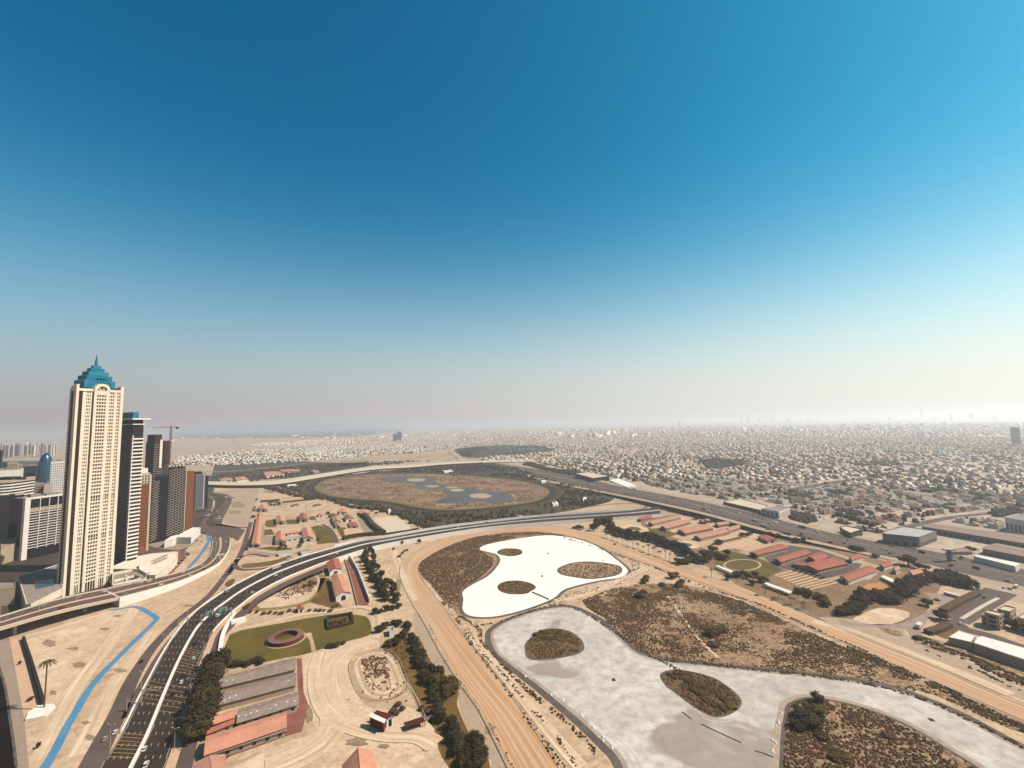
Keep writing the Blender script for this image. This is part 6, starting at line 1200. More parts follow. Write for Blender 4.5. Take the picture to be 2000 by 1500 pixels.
def blobs(name, x, y, r, h, mats, z0=0.0, nseg=5, mi=None, label=None, cat=None, prof=(.35,.9)):
    """low irregular bushes: a ring near the ground, a ring higher up and a tip"""
    n = len(x); V = np.zeros((n, 2*nseg+1, 3)); a0 = rng.random(n)*6.28
    for k in range(nseg):
        a = a0+2*np.pi*k/nseg; j1 = rng.uniform(.7,1.25,n); j2 = rng.uniform(.45,.85,n)
        V[:,k,0] = x+np.cos(a)*r*j1; V[:,k,1] = y+np.sin(a)*r*j1; V[:,k,2] = z0+h*(0.0 if prof is None else rng.uniform(0,.15,n))
        V[:,nseg+k,0] = x+np.cos(a+.5)*r*j2; V[:,nseg+k,1] = y+np.sin(a+.5)*r*j2; V[:,nseg+k,2] = z0+h*rng.uniform(.6,.95,n)
    V[:,2*nseg,0] = x+rng.uniform(-.2,.2,n)*r; V[:,2*nseg,1] = y+rng.uniform(-.2,.2,n)*r; V[:,2*nseg,2] = z0+h
    F = []
    for k in range(nseg):
        k2 = (k+1)%nseg; F += [(k,k2,nseg+k),(k2,nseg+k2,nseg+k),(nseg+k,nseg+k2,2*nseg)]
    F = np.array(F); FF = (F[None]+(np.arange(n)*(2*nseg+1))[:,None,None]).reshape(-1,3)
    if mi is None: mi = rng.integers(0, len(mats), n)
    o = mesh_np(name, V.reshape(-1,3), FF, mats, np.repeat(mi, len(F))); 
    if label: tag(o, label, cat)
    return o
def scatter(w, dens, field=None):
    w = [(p[0], p[1]) for p in w]; a = np.array(w); lo, hi = a.min(0), a.max(0); n = int((hi-lo).prod()*dens); x = rng.uniform(lo[0], hi[0], n); y = rng.uniform(lo[1], hi[1], n); k = inpoly(x, y, w)
    if field is not None: k &= rng.random(n) < field(x, y)
    return x[k], y[k]
clus = lambda s, lo, hi, sd=0: (lambda x, y: np.clip((vnoise(x, y, s, sd)*.6+vnoise(x, y, s*.3, sd+1)*.4-lo)/(hi-lo), 0, 1))
P2 = [tuple(P(a,b)[:2]) for a,b in pond2]; P1 = [tuple(P(a,b)[:2]) for a,b in pond1]
P2 = grow([tuple(p) for p in crom(P2, 4, True)], 4.5); P1 = grow([tuple(p) for p in crom(P1, 4, True)], 3.5)
mids = [P(*q)[:2] for q in px('H', [(150,190),(400,95),(560,70),(700,60),(950,70),(1400,200),(1950,450),(2200,560),(2900,850),(3600,1180),(3500,1200),(2900,930),(2400,830),(2000,780),(1500,740),(1200,705),(1000,690),(800,665),(640,615),(500,490),(330,345),(190,250)])]
outp = lambda x, y: ~(inpoly(x, y, P2) | inpoly(x, y, P1))
def field_mid(x, y):
    f = clus(22, .28, .68, 3)(x, y); q = [P(*p)[:2] for p in px('H', [(1150,600),(1300,610),(1560,640),(1600,700),(1200,680)])]; f = np.where(inpoly(x, y, q), f*.15, f)
    q = [P(*p)[:2] for p in px('H', [(900,120),(1250,230),(1500,380),(1300,420),(1050,330),(900,220)])]; f = np.where(inpoly(x, y, q), f*.55, f); return f*outp(x, y)
x, y = scatter(mids, 1.25, field_mid); blobs('scrub_field', x, y, .22+rng.gamma(2.2,.15,len(x)), rng.uniform(.25,.8,len(x)), [VM['scrub'], VM['scrub'], VM['scrubg']], .2, label='brown scrub covering the middle of the infield', cat='scrub')
wst = [P(*q)[:2] for q in [(817,1111),(824,1096),(854,1077),(890,1061),(930,1049),(990,1041),(1045,1039),(1095,1044),(1150,1061),(1110,1052),(1050,1043),(1000,1051),(940,1068),(945,1080),(965,1092),(962,1106),(940,1126),(915,1145),(900,1165),(898,1195),(885,1190),(872,1180),(840,1140),(824,1125)]]
x, y = scatter(wst, .6, lambda x, y: clus(30, .15, .5, 5)(x, y)*outp(x, y)); blobs('scrub_field', x, y, rng.uniform(.35,1.15,len(x)), rng.uniform(.3,.9,len(x)), [VM['scrub'], VM['scrub'], VM['scrubg']], .2, label='dense brown scrub west and north of the white pond', cat='scrub')
for k, lab, ds in (('f','dark scrub on the peninsula at the lower right',.9),('d','scrub on the domed island',.8),('e','scrub on the almond shaped island',.8),('a','scrub on the small round island at the top of the white pond',.25),('b','scrub on the oval island at the foot of the white pond',.35),('c','scrub on the large pale island at the right of the white pond',.14)):
    x, y = scatter(ISW[k], ds, clus(9, .25, .55, 9)); blobs('island_scrub', x, y, rng.uniform(.3,.95,len(x))*(1.4 if k in 'abc' else 1), rng.uniform(.3,.9,len(x)), [VM['scrub'], VM['scrub'], VM['scrubg']] if k != 'd' else [VM['scrubg'], VM['scrub']], .25, label=lab, cat='scrub')
def lineplants(name, fr, pts, w, dens, r0, r1, lab, mats=None, z0=.1):
    ln = crom([P(a, b) for a, b in px(fr, pts)], 5); L_, R_ = offs(ln, w); x, y = scatter(L_+R_[::-1], dens, clus(6, .3, .6, 11)); blobs(name, x, y, rng.uniform(r0,r1,len(x)), rng.uniform(r0,r1,len(x))*.9, mats or [VM['scrub'], VM['leaf']], z0, label=lab, cat='bushes')
lineplants('bush_line', 'F', [(380,400),(480,520),(600,720),(730,880),(860,1050),(960,1200),(1080,1360),(1200,1540)], 3.2, .5, .4, .9, 'line of dark bushes along the inner rail of the lower racetrack')
lineplants('bush_line', 'F', [(530,550),(650,740),(800,900),(950,1080),(1100,1250),(1220,1420),(1320,1560)], 2.6, .5, .35, .8, 'second line of dark bushes on the sand inside the racetrack')
lineplants('bush_line', 'F', [(500,500),(620,580),(640,660),(760,800),(950,990),(1120,1130),(1260,1250),(1370,1370),(1460,1500)], 3.0, .8, .4, 1.0, 'line of dark bushes along the west bank of the grey pond')
lineplants('bush_line', 'F', [(640,560),(760,540),(900,490),(1100,430),(1200,435),(1320,480),(1450,560),(1600,660),(1750,760),(1950,860),(2100,930)], 2.4, .9, .4, 1.0, 'line of dark bushes on the north bank of the grey pond')
lineplants('bush_line', 'H', [(800,660),(1200,700),(1600,745),(2000,785),(2400,850),(2800,960),(3100,1090),(3600,1340)], 3.0, .9, .4, 1.1, 'line of dark bushes on the long north bank of the grey pond')
lineplants('bush_line', 'G', [(0,1000),(200,1060),(400,1130),(650,1210),(900,1310),(1200,1420),(1500,1510),(1800,1640),(2200,1820),(3000,2180),(3600,2480)], 2.6, .5, .5, 1.1, 'line of dark bushes along the inner rail of the back straight')
lineplants('bush_line', 'I', [(600,560),(900,680),(1200,810),(1500,950),(1800,1100),(2100,1240)], 8, .9, .5, 1.3, 'thick belt of dark bushes beside the lower right straight', [VM['scrub'], VM['leaf'], VM['scrubg']])
lineplants('bush_line', 'I', [(1230,580),(1400,650),(1620,730),(1800,820),(2000,910)], 3, .6, .5, 1.0, 'broken row of bushes on the gravel outside the lower right straight')
lineplants('bush_line', 'I', [(1150,480),(1350,560),(1600,660),(1900,790),(2200,920)], 12, .5, .6, 1.6, 'bushy bed between the white roofed hall and the gravel', [VM['scrub'], VM['olive'] if 'olive' in VM else VM['leaf']])
lineplants('bush_line', 'G', [(420,1130),(560,1190),(520,1290),(300,1390),(100,1440),(-200,1560)], 9, .10, .5, 1.0, 'sparse bushes round the dirt track between the ponds')
lineplants('bush_line', 'F', [(280,520),(380,740),(520,960),(640,1130),(760,1340),(860,1520)], 1.6, .35, .3, .7, 'thin line of bushes along the outer rail of the lower racetrack')
for q, fr, ds, lab in (([(470,300),(620,245),(715,235),(745,262),(735,330),(640,370),(520,400),(450,360)], 'C', .25, 'scattered scrub inside the teardrop paddock'), ([(1030,790),(1100,765),(1190,775),(1230,870),(1210,940),(1100,990),(1060,930)], 'C', .6, 'scrub inside the small exercise oval'), ([(960,110),(1050,70),(1110,330),(1100,400)], 'C', .04, 'sparse bushes on the sand beside the gallop lane'),
   ([(1190,830),(1240,790),(1330,900),(1340,780),(1340,640),(1280,640),(1180,680)], 'C', .12, 'bushes on the olive verge'), ([(1010,1000),(1340,930),(1340,1150),(1200,1090)], 'C', .05, 'sparse bushes below the exercise oval')):
    w = [P(*p)[:2] for p in px(fr, q)]; x, y = scatter(w, ds, clus(8, .3, .6, 13)); blobs('scrub_patch', x, y, rng.uniform(.35,1.0,len(x)), rng.uniform(.3,.9,len(x)), [VM['scrub']], .3, label=lab, cat='scrub')
# trees round the oval course
og = [P(*q)[:2] for q in [(545,950),(600,935),(700,925),(800,915),(940,905),(1010,915),(1100,945),(1180,962),(1195,978),(1100,1000),(1000,1012),(900,1022),(830,1030),(800,1018),(745,995),(690,985),(640,980),(590,965)]]
ow = [tuple(p) for p in crom([P(a,b)[:2] for a,b in ot], 4, True)]; owg = grow(ow, 16)
x, y = scatter(og, .010, lambda x, y: clus(60, .25, .6, 17)(x, y)*(~inpoly(x, y, owg))); blobs('oval_woodland', x, y, rng.uniform(2,4.5,len(x)), rng.uniform(3,7,len(x)), [VM['farleaf'], VM['leaf']], nseg=6, label='dark trees in the park round the oval racecourse', cat='woodland')
hq = [P(*q)[:2] for q in px('D', [(560,765),(700,775),(950,840),(1150,850),(1420,940),(1640,960),(1900,1000),(2150,1130),(2250,1160),(2150,1190),(1900,1050),(1700,990),(1400,960),(1150,880),(950,870),(800,830)])]
x, y = scatter(hq, .02); blobs('oval_woodland', x, y, rng.uniform(2.5,5,len(x)), rng.uniform(4,8,len(x)), [VM['farleaf'], VM['leaf']], nseg=6, label='dark belt of trees between the enclosure and the oval racecourse', cat='woodland')
x, y = scatter(grow(ow, -33), .014, clus(30, .4, .7, 19)); lk = [P(*q)[:2] for q in px('E', [(-20,665),(200,660),(430,662),(500,690),(620,740),(680,765),(880,770),(1150,805),(1260,870),(1200,905),(900,895),(620,915),(520,912),(600,850),(560,800),(480,772),(340,778),(300,730),(60,705)])]
k = ~inpoly(x, y, lk); x, y = x[k], y[k]; blobs('oval_scrub', x, y, rng.uniform(1,3,len(x)), rng.uniform(1,2.2,len(x)), [VM['scrub']], label='brown scrub inside the oval racecourse', cat='scrub')
fw_ = [P(*q)[:2] for q in [(420,928),(560,912),(700,903),(860,900),(700,912),(560,932),(480,942),(410,944)]]
x, y = scatter(fw_, .004, clus(80, .3, .6, 23)); blobs('far_woodland', x, y, rng.uniform(3,7,len(x)), rng.uniform(4,8,len(x)), [VM['farleaf']], label='dark trees along the roads beyond the flyover', cat='woodland')

# ================================================================== THE VILLA DISTRICTS
HW = [mat('villa_white_render', (0.93,0.88,0.80), scales=(.05,), amt=.3, obj_rand=.12), mat('villa_cream_render', (0.85,0.70,0.57), scales=(.05,), amt=.3, obj_rand=.12), mat('villa_tan_render', (0.52,0.37,0.28), scales=(.05,), amt=.3, obj_rand=.15), mat('villa_grey_render', (0.42,0.35,0.30), scales=(.05,), amt=.3, obj_rand=.15)]
HR_ = [mat('villa_roof_pale', (0.52,0.43,0.34), scales=(.2,), amt=.5, obj_rand=.2), mat('villa_roof_grey', (0.38,0.32,0.28), scales=(.2,), amt=.5, obj_rand=.2), mat('villa_roof_terracotta', (0.36,0.16,0.10), scales=(.3,), amt=.5, obj_rand=.2), mat('villa_roof_white', (0.72,0.66,0.58), scales=(.2,), amt=.3, obj_rand=.1)]
LAB = [['white villa','cream villa','tan house','grey house'], ['a pale roof','a grey roof','a terracotta roof','a bright roof']]
def villa_proto(seed):
    r = random.Random(seed); S = 9.0; w, l = r.uniform(9,14), r.uniform(11,18); h = r.choice([4.2,7.2,7.6,7.4]); P_ = {}
    m = MB(); m.box(-w/2,-l/2,0,w/2,l/2,h)
    if r.random() < .7: m.box(-w/2-3.5,-l/2+1,0,-w/2,l/6,h*.52)
    P_['wall'] = m
    m = MB(); m.box(-w/2+.4,-l/2+.4,h,w/2-.4,l/2-.4,h+.06); P_['roof'] = m
    m = MB()
    for a in ((-w/2,-l/2,w/2,-l/2+.3),(-w/2,l/2-.3,w/2,l/2),(-w/2,-l/2+.3,-w/2+.3,l/2-.3),(w/2-.3,-l/2+.3,w/2,l/2-.3)): m.box(a[0],a[1],h,a[2],a[3],h+.8)
    P_['parapet'] = m
    m = MB(); sx, sy = r.uniform(-w/4,w/6), r.uniform(-l/4,l/6); m.box(sx,sy,h+.06,sx+3.4,sy+3.2,h+2.6); P_['stair_room'] = m
    m = MB(); z = 1.0
    while z+1.5 < h:
        for i in range(3):
            for sx, n in ((-1,3),(1,3)):
                y0 = -l/2+l*(i+.3)/3; x0 = sx*(w/2+.04); m.add([(x0,y0,z),(x0,y0+1.6,z),(x0,y0+1.6,z+1.5),(x0,y0,z+1.5)], [(0,1,2,3)]); x1 = -w/2+w*(i+.3)/3; y1 = sx*(l/2+.04); m.add([(x1,y1,z),(x1+1.5,y1,z),(x1+1.5,y1,z+1.5),(x1,y1,z+1.5)], [(0,1,2,3)])
        z += 3.3
    P_['windows'] = m; m = MB(); q = w/2+4.6; v = l/2+2.6
    for a in ((-q,-v,q,-v+.3),(-q,v-.3,q,v),(-q,-v+.3,-q+.3,v-.3),(q-.3,-v+.3,q,v-4)): m.box(a[0],a[1],0,a[2],a[3],2.1)
    P_['plot_wall'] = m; return P_
protos = []
for s in range(8):
    pm = villa_proto(s+40); wm_, rm_ = s % 4 if s < 4 else (s*7) % 3, [0,1,0,1,3,2,1,0][s]
    protos.append(({k: v.mesh(k, HW[wm_] if k in ('wall','parapet','stair_room','plot_wall') else HR_[rm_] if k == 'roof' else BMAT['dark']) for k, v in pm.items()}, f'{LAB[0][wm_]} with {LAB[1][rm_]}', wm_, rm_))
cityw = [P(*q)[:2] for q in [(940,902),(960,884),(900,872),(860,862),(870,852),(960,846),(1100,842),(1500,836),(2000,828),(2250,826),(2700,900),(2400,1130),(2150,1115),(2000,1092),(1900,1075),(1789,1053),(1700,1040),(1600,1018),(1500,995),(1375,968),(1275,950),(1200,936),(1100,915),(1020,902)]]
ax_ = (P(1600,1036)-P(1375,981)); CA = math.atan2(ax_.x, ax_.y)
def distpoly(x, y, ln):
    d = np.full(len(x), 1e9)
    for i in range(len(ln)-1):
        a = np.array(ln[i][:2]); b = np.array(ln[i+1][:2]); ab = b-a; t = np.clip(((x-a[0])*ab[0]+(y-a[1])*ab[1])/max(1e-9, (ab@ab)), 0, 1); d = np.minimum(d, np.hypot(x-a[0]-ab[0]*t, y-a[1]-ab[1]*t))
    return d
AV = [[P(*q) for q in px('J', [(-300,830),(0,765),(350,705),(700,655),(1000,600)])], [P(*q) for q in px('J', [(900,1100),(1300,1010),(1750,960),(2300,900)])], [P(*q) for q in [(1200,880),(1260,868),(1330,860)]]]
blocks_px = [[(450,120),(510,80),(700,30),(1080,95),(870,290)], [(880,0),(1060,-10),(2250,140),(2300,440),(1500,330),(1150,340),(1050,120)], [(0,70),(60,30),(260,70),(240,150),(0,120)], [(1250,360),(2100,520),(2100,440),(1300,250)], [(1750,-60),(2200,-60),(2200,110),(1800,70)]]
HOLES = [[P(*p)[:2] for p in px('R', q)] for q in blocks_px]+[[P(*p)[:2] for p in px('G', q)] for q in ([(1230,740),(1380,690),(1790,745),(1700,830)], [(80,500),(200,480),(580,580),(480,625),(70,520)], [(1050,400),(1400,390),(1420,450),(1100,470)], [(930,410),(1050,400),(1100,470),(1230,520),(1050,530)])]+[[P(*p)[:2] for p in px('E', [(700,385),(1000,350),(1450,345),(1680,385),(1600,412),(1300,444),(1100,455),(830,490),(700,440)])]]
def plots(w, step_x, step_y, street, ca, keep):
    a = np.array(w); c = a.mean(0); u = np.array([math.sin(ca), math.cos(ca)]); v = np.array([-u[1], u[0]]); q = np.stack([(a-c)@u, (a-c)@v], 1); lo, hi = q.min(0), q.max(0)
    i = np.arange(lo[0], hi[0], step_x); j = np.arange(lo[1], hi[1], step_y); I, J_ = np.meshgrid(i, j); k = ((np.floor(J_/step_y) % 3) != 2) & ((np.floor(I/step_x) % 9) != 8)
    I, J_ = I[k], J_[k]; I = I+rng.normal(0,2.6,len(I)); J_ = J_+rng.normal(0,2.6,len(J_)); X = c[0]+I*u[0]+J_*v[0]; Y = c[1]+I*u[1]+J_*v[1]; m = inpoly(X, Y, w) & (rng.random(len(X)) < keep)
    for hl in HOLES: m &= ~inpoly(X, Y, hl)
    for av in AV: m &= distpoly(X, Y, av) > 24
    return X[m], Y[m]
def projx(x, y, z=0.0):
    V = np.stack([x, y, np.full(len(x), z-CAMH)], 1); c = V@np.array(vf); return 1000+FPX*(V@np.array(vr))/c, 750-FPX*(V@np.array(vu))/c
def district(x, y):
    sd = np.random.default_rng(77); cx_, cy_ = sd.uniform(-1500,6000,70), sd.uniform(400,7500,70); ii = np.zeros(len(x), int); dm = np.full(len(x), 1e18)
    for k_ in range(70): d_ = (x-cx_[k_])**2+(y-cy_[k_])**2; m_ = d_ < dm; dm[m_] = d_[m_]; ii[m_] = k_
    return ii % 5
XS = []; YS = []; AS = []
for k_, (da, sx_, sy_, kp) in enumerate(((0,20,19,.9),(.12,24,21,.85),(-.35,19,18,.92),(.6,22,24,.8),(0.05,28,22,.8))):
    x_, y_ = plots(cityw, sx_, sy_, 0, CA+da, kp); m_ = district(x_, y_) == k_; XS.append(x_[m_]); YS.append(y_[m_]); AS.append(np.full(m_.sum(), CA+da))
X, Y, AG = np.concatenate(XS), np.concatenate(YS), np.concatenate(AS); D_ = np.hypot(X, Y); k = D_ < 4800; X, Y, D_, AG = X[k], Y[k], D_[k], AG[k]
u_, v_ = projx(X, Y); vis = (u_ > -10) & (u_ < 2010); order = np.argsort(D_+(~vis)*1e6); near = order[:300]; nm_ = np.ones(len(X), bool); nm_[near] = False
rd = random.Random(5); VG = 'villas in the dense district across the motorway'
for q in near:
    meshes, lab, wm_, rm_ = protos[rd.randrange(8)]
    t = thing('villa', (X[q], Y[q], 0), -AG[q]+(math.pi/2 if rd.random() < .4 else 0)+rd.uniform(-.06,.06), f'{lab} in the dense district beyond the motorway', 'villa', VG); s = rd.uniform(.8,1.15)
    for kk, me in meshes.items():
        if kk == 'stair_room' and rd.random() < .3: continue
        if kk == 'windows' and D_[q] > 820: continue
        c = link(kk, me, t, sc=(s, s*rd.uniform(.9,1.1), rd.uniform(.9,1.05)) if 0 else (s,s,s))
        if kk == 'windows': c['kind'] = 'stuff'
LM = {'grey warehouse': P(*px('R', [(700,120)])[0]), 'long brown shed': P(*px('R', [(1600,160)])[0]), 'showroom': P(*px('G', [(1400,750)])[0]), 'white office': P(*px('G', [(1660,790)])[0]), 'green glass showroom': P(*px('G', [(220,520)])[0]), 'cream roofed shop': P(*px('R', [(120,90)])[0])}
VL = {}
for o in C.objects:
    if o.get('category') == 'villa': nl = min(LM, key=lambda k_: (LM[k_].xy-o.location.xy).length); VL.setdefault((o['label'].split(' in the')[0], nl), []).append(o)
for (lb, nl), os_ in VL.items():
    os_.sort(key=lambda o: (LM[nl].xy-o.location.xy).length)
    for i, o in enumerate(os_): o['label'] = f'{lb}, {numw(i+1)} nearest to the {nl}'.replace(', first nearest', ', nearest')
def boxes(name, x, y, a, l, w, h, mats, mi, z0=None, lab=None, cat=None):
    n = len(x); ca, sa = np.cos(a), np.sin(a); V = np.zeros((n,8,3)); z0 = np.zeros(n) if z0 is None else z0
    for k, (sx, sy) in enumerate(((-1,-1),(1,-1),(1,1),(-1,1))):
        dx, dy = sx*l/2, sy*w/2; V[:,k,0] = V[:,k+4,0] = x+dx*ca-dy*sa; V[:,k,1] = V[:,k+4,1] = y+dx*sa+dy*ca; V[:,k,2] = z0; V[:,k+4,2] = z0+h
    F = np.array([(4,5,6,7),(0,1,5,4),(1,2,6,5),(2,3,7,6),(3,0,4,7)]); FF = (F[None]+(np.arange(n)*8)[:,None,None]).reshape(-1,4); m5 = np.repeat(mi, 5)
    o = mesh_np(name, V.reshape(-1,3), FF, mats, m5)
    if lab: tag(o, lab, cat)
    return o
def houses(name, X, Y, ca, lab, wt=(.28,.3,.26,.16), sc=1.0, hh=(4,8)):
    n = len(X); a = -ca+np.where(rng.random(n) < .5, math.pi/2, 0)+rng.uniform(-.06,.06,n); l = rng.uniform(9,16,n)*sc; w = rng.uniform(8,13,n)*sc; h = rng.uniform(*hh,n)*np.clip(1.2-np.hypot(X,Y)/6000, .75, 1); mi = rng.choice(4, n, p=wt)
    x2 = np.concatenate([X, X+np.cos(a)*l*.15, X+rng.uniform(-9,9,n)]); y2 = np.concatenate([Y, Y+np.sin(a)*l*.15, Y+rng.uniform(-9,9,n)]); z2 = np.concatenate([np.zeros(n), h+.01, np.zeros(n)])
    boxes(name, x2, y2, np.tile(a,3), np.concatenate([l, l*.3, l*.5]), np.concatenate([w, w*.35, w*.4]), np.concatenate([h, np.full(n,2.4), h*.45]), HW, np.concatenate([mi, mi, rng.choice(4, n, p=wt)]), z2, lab, 'houses')
fx, fy, fd = X[nm_], Y[nm_], D_[nm_]; fj = np.clip((fd-1000)/250, 0, 12); fx = fx+rng.normal(0,1,len(fx))*fj; fy = fy+rng.normal(0,1,len(fy))*fj; houses('distant_villas', fx, fy, AG[nm_], 'dense mass of flat roofed houses stretching to the horizon across the motorway')
kk = fd < 2300; wx, wy, wa = fx[kk], fy[kk], -AG[nm_][kk]; nn_ = len(wx)
boxes('district_plot_walls', np.concatenate([wx+np.cos(wa)*9.5, wx-np.sin(wa)*9.5]), np.concatenate([wy+np.sin(wa)*9.5, wy+np.cos(wa)*9.5]), np.concatenate([wa, wa]), np.concatenate([np.full(nn_,.4), np.full(nn_,18.)]), np.concatenate([np.full(nn_,18.), np.full(nn_,.4)]), np.full(2*nn_, 2.2), HW, rng.choice(3, 2*nn_, p=(.3,.4,.3)), None, 'low plot walls between the villas across the motorway', 'walls')
# farther out: bigger plots, then the haze takes over
far = [P(*q)[:2] for q in [(900,866),(1100,866),(1500,862),(2000,850),(2500,848),(2500,809),(2000,813.5),(1500,823.5),(1100,830.5),(900,838)]]
X, Y = plots(far, 42, 40, 0, CA, .8); X = X+rng.normal(0,22,len(X)); Y = Y+rng.normal(0,22,len(Y)); k = (np.hypot(X, Y) >= 4800) & (np.hypot(X,Y) < 12000); houses('distant_villas', X[k], Y[k], CA, 'faint low buildings fading into the haze along the right horizon', sc=1.9, hh=(6,14))
x = rng.uniform(500,9000,260); y = rng.uniform(4500,11000,260); boxes('distant_blocks', x, y, rng.uniform(0,3,260), rng.uniform(30,90,260), rng.uniform(20,50,260), rng.uniform(12,45,260), HW, rng.integers(0,4,260), None, 'scattered larger blocks far out on the right of the plain', 'buildings')
x = rng.uniform(-9000,1500,160); y = rng.uniform(6500,13000,160); boxes('distant_blocks', x, y, rng.uniform(0,3,160), rng.uniform(40,120,160), rng.uniform(20,60,160), rng.uniform(8,25,160), HW, rng.integers(0,4,160), None, 'scattered low blocks far out on the left of the plain', 'buildings')
# white villas beyond the flyover on the left
lw = [P(*q)[:2] for q in [(335,908),(345,893),(450,882),(600,874),(760,868),(850,872),(905,868),(870,878),(800,886),(740,889),(620,899),(540,905),(430,909)]]
XS = []; YS = []; AS = []
for k_, (da, sx_, sy_) in enumerate(((0,24,24),(.5,26,22),(-.4,23,27),(.9,25,25),(.25,30,22))):
    x_, y_ = plots(lw, sx_, sy_, 0, R(70)+da, .85); m_ = (np.floor(vnoise(x_, y_, 420, 55)*12).astype(int) % 5) == k_; XS.append(x_[m_]); YS.append(y_[m_]); AS.append(np.full(m_.sum(), R(70)+da))
X, Y, A_ = np.concatenate(XS), np.concatenate(YS), np.concatenate(AS); houses('distant_villas', X+rng.uniform(-4,4,len(X)), Y+rng.uniform(-4,4,len(X)), A_, 'bright white villas in the band beyond the flyover on the left', wt=(.75,.2,.03,.02), sc=1.15)
lw2 = [P(*q)[:2] for q in [(480,868),(600,860),(800,853),(860,854),(860,860),(780,864),(620,870),(500,873)]]
X, Y = plots(lw2, 40, 44, 0, R(70), .7); houses('distant_villas', X, Y, R(70), 'pale row houses in the thin line far behind the white villas', wt=(.5,.3,.1,.1), sc=1.7, hh=(6,12))
# trees through the districts
x, y = scatter(cityw, .0060, clus(130, .34, .66, 31)); k = (np.hypot(x, y) < 3600) & (rng.random(len(x)) < np.clip(1.25-np.hypot(x, y)/2600, .25, 1)); x, y = x[k], y[k]
for hl in HOLES[:6]: kk = ~inpoly(x, y, hl); x, y = x[kk], y[kk]
print('citytrees', len(x)); big = np.where(rng.random(len(x)) < .12, 1.6, 1.0); blobs('district_trees', x, y, rng.uniform(1.8,4.2,len(x))*big, rng.uniform(3.5,7.5,len(x))*big, [VM['farleaf'], VM['farleaf'], VM['leaf']], nseg=6, label='dark garden trees scattered among the villas across the motorway', cat='garden trees')
x, y = scatter(lw, .0016, clus(200, .2, .6, 33)); blobs('district_trees', x, y, rng.uniform(3,6,len(x)), rng.uniform(4,7,len(x)), [VM['farleaf']], label='dark garden trees among the white villas on the left', cat='garden trees')
def wood(q, fr, dens, lab, rr=(3,6.5)):
    w = [P(*p)[:2] for p in px(fr, q)]; x, y = scatter(w, dens); blobs('wood', x, y, rng.uniform(*rr,len(x)), rng.uniform(5,9,len(x)), [VM['farleaf'], VM['leaf']], nseg=6, label=lab, cat='wood')
wood([(1080,400),(1200,392),(1400,400),(1410,430),(1230,462),(1130,462)], 'G', .02, 'dark wood in the middle of the villa district')
wood([(1760,650),(1850,660),(1950,690),(1900,720),(1780,690)], 'G', .02, 'dark clump of trees right of the office in the villa district')
wood([(1740,840),(1800,815),(1950,850),(1960,890),(1820,880)], 'G', .02, 'dark trees beside the motorway right of the white office')
wood([(340,940),(560,960),(610,1000),(560,1040),(350,1000)], 'J', .02, 'dark clump of garden trees left of the warehouse')
wood([(1450,800),(1700,790),(1690,830),(1560,880),(1440,840)], 'J', .015, 'long dark grove in the right part of the villa district')
wood([(1080,740),(1300,760),(1420,790),(1300,810),(1100,790)], 'J', .015, 'dark grove left of the long one in the villa district')
wood([(1240,930),(1310,900),(1380,930),(1330,970),(1250,965)], 'J', .03, 'dense dark clump behind the warehouse')
wood([(1680,960),(1900,930),(1950,960),(1820,1000),(1690,1000)], 'J', .03, 'dark clump near the office block at the right edge')
wood([(520,540),(640,530),(860,540),(860,570),(530,565)], 'J', .012, 'dark line of trees far out in the villa district')
wood([(0,800),(160,810),(150,870),(0,850)], 'J', .02, 'dark trees at the left of the right hand district beside the avenue')
wood([(320,780),(480,770),(490,815),(330,820)], 'J', .02, 'dark clump beside the city avenue')
wood([(0,980),(180,1000),(190,1040),(60,1060),(0,1040)], 'J', .03, 'dark trees beside the motorway in the right hand district')
wood([(1360,540),(1420,520),(1650,590),(1840,600),(2010,650),(2010,690),(1850,650),(1640,610)], 'E', .02, 'dark line of trees between the northern motorway and the villas', (3,6))
wood([(720,390),(900,370),(1000,360),(980,380),(840,460),(760,440)], 'E', .004, 'dark trees in the park beside the far lake', (5,10))
wood([(0,1630),(100,1620),(105,1640),(0,1650)], 'J', .001, 'none') if 0 else None

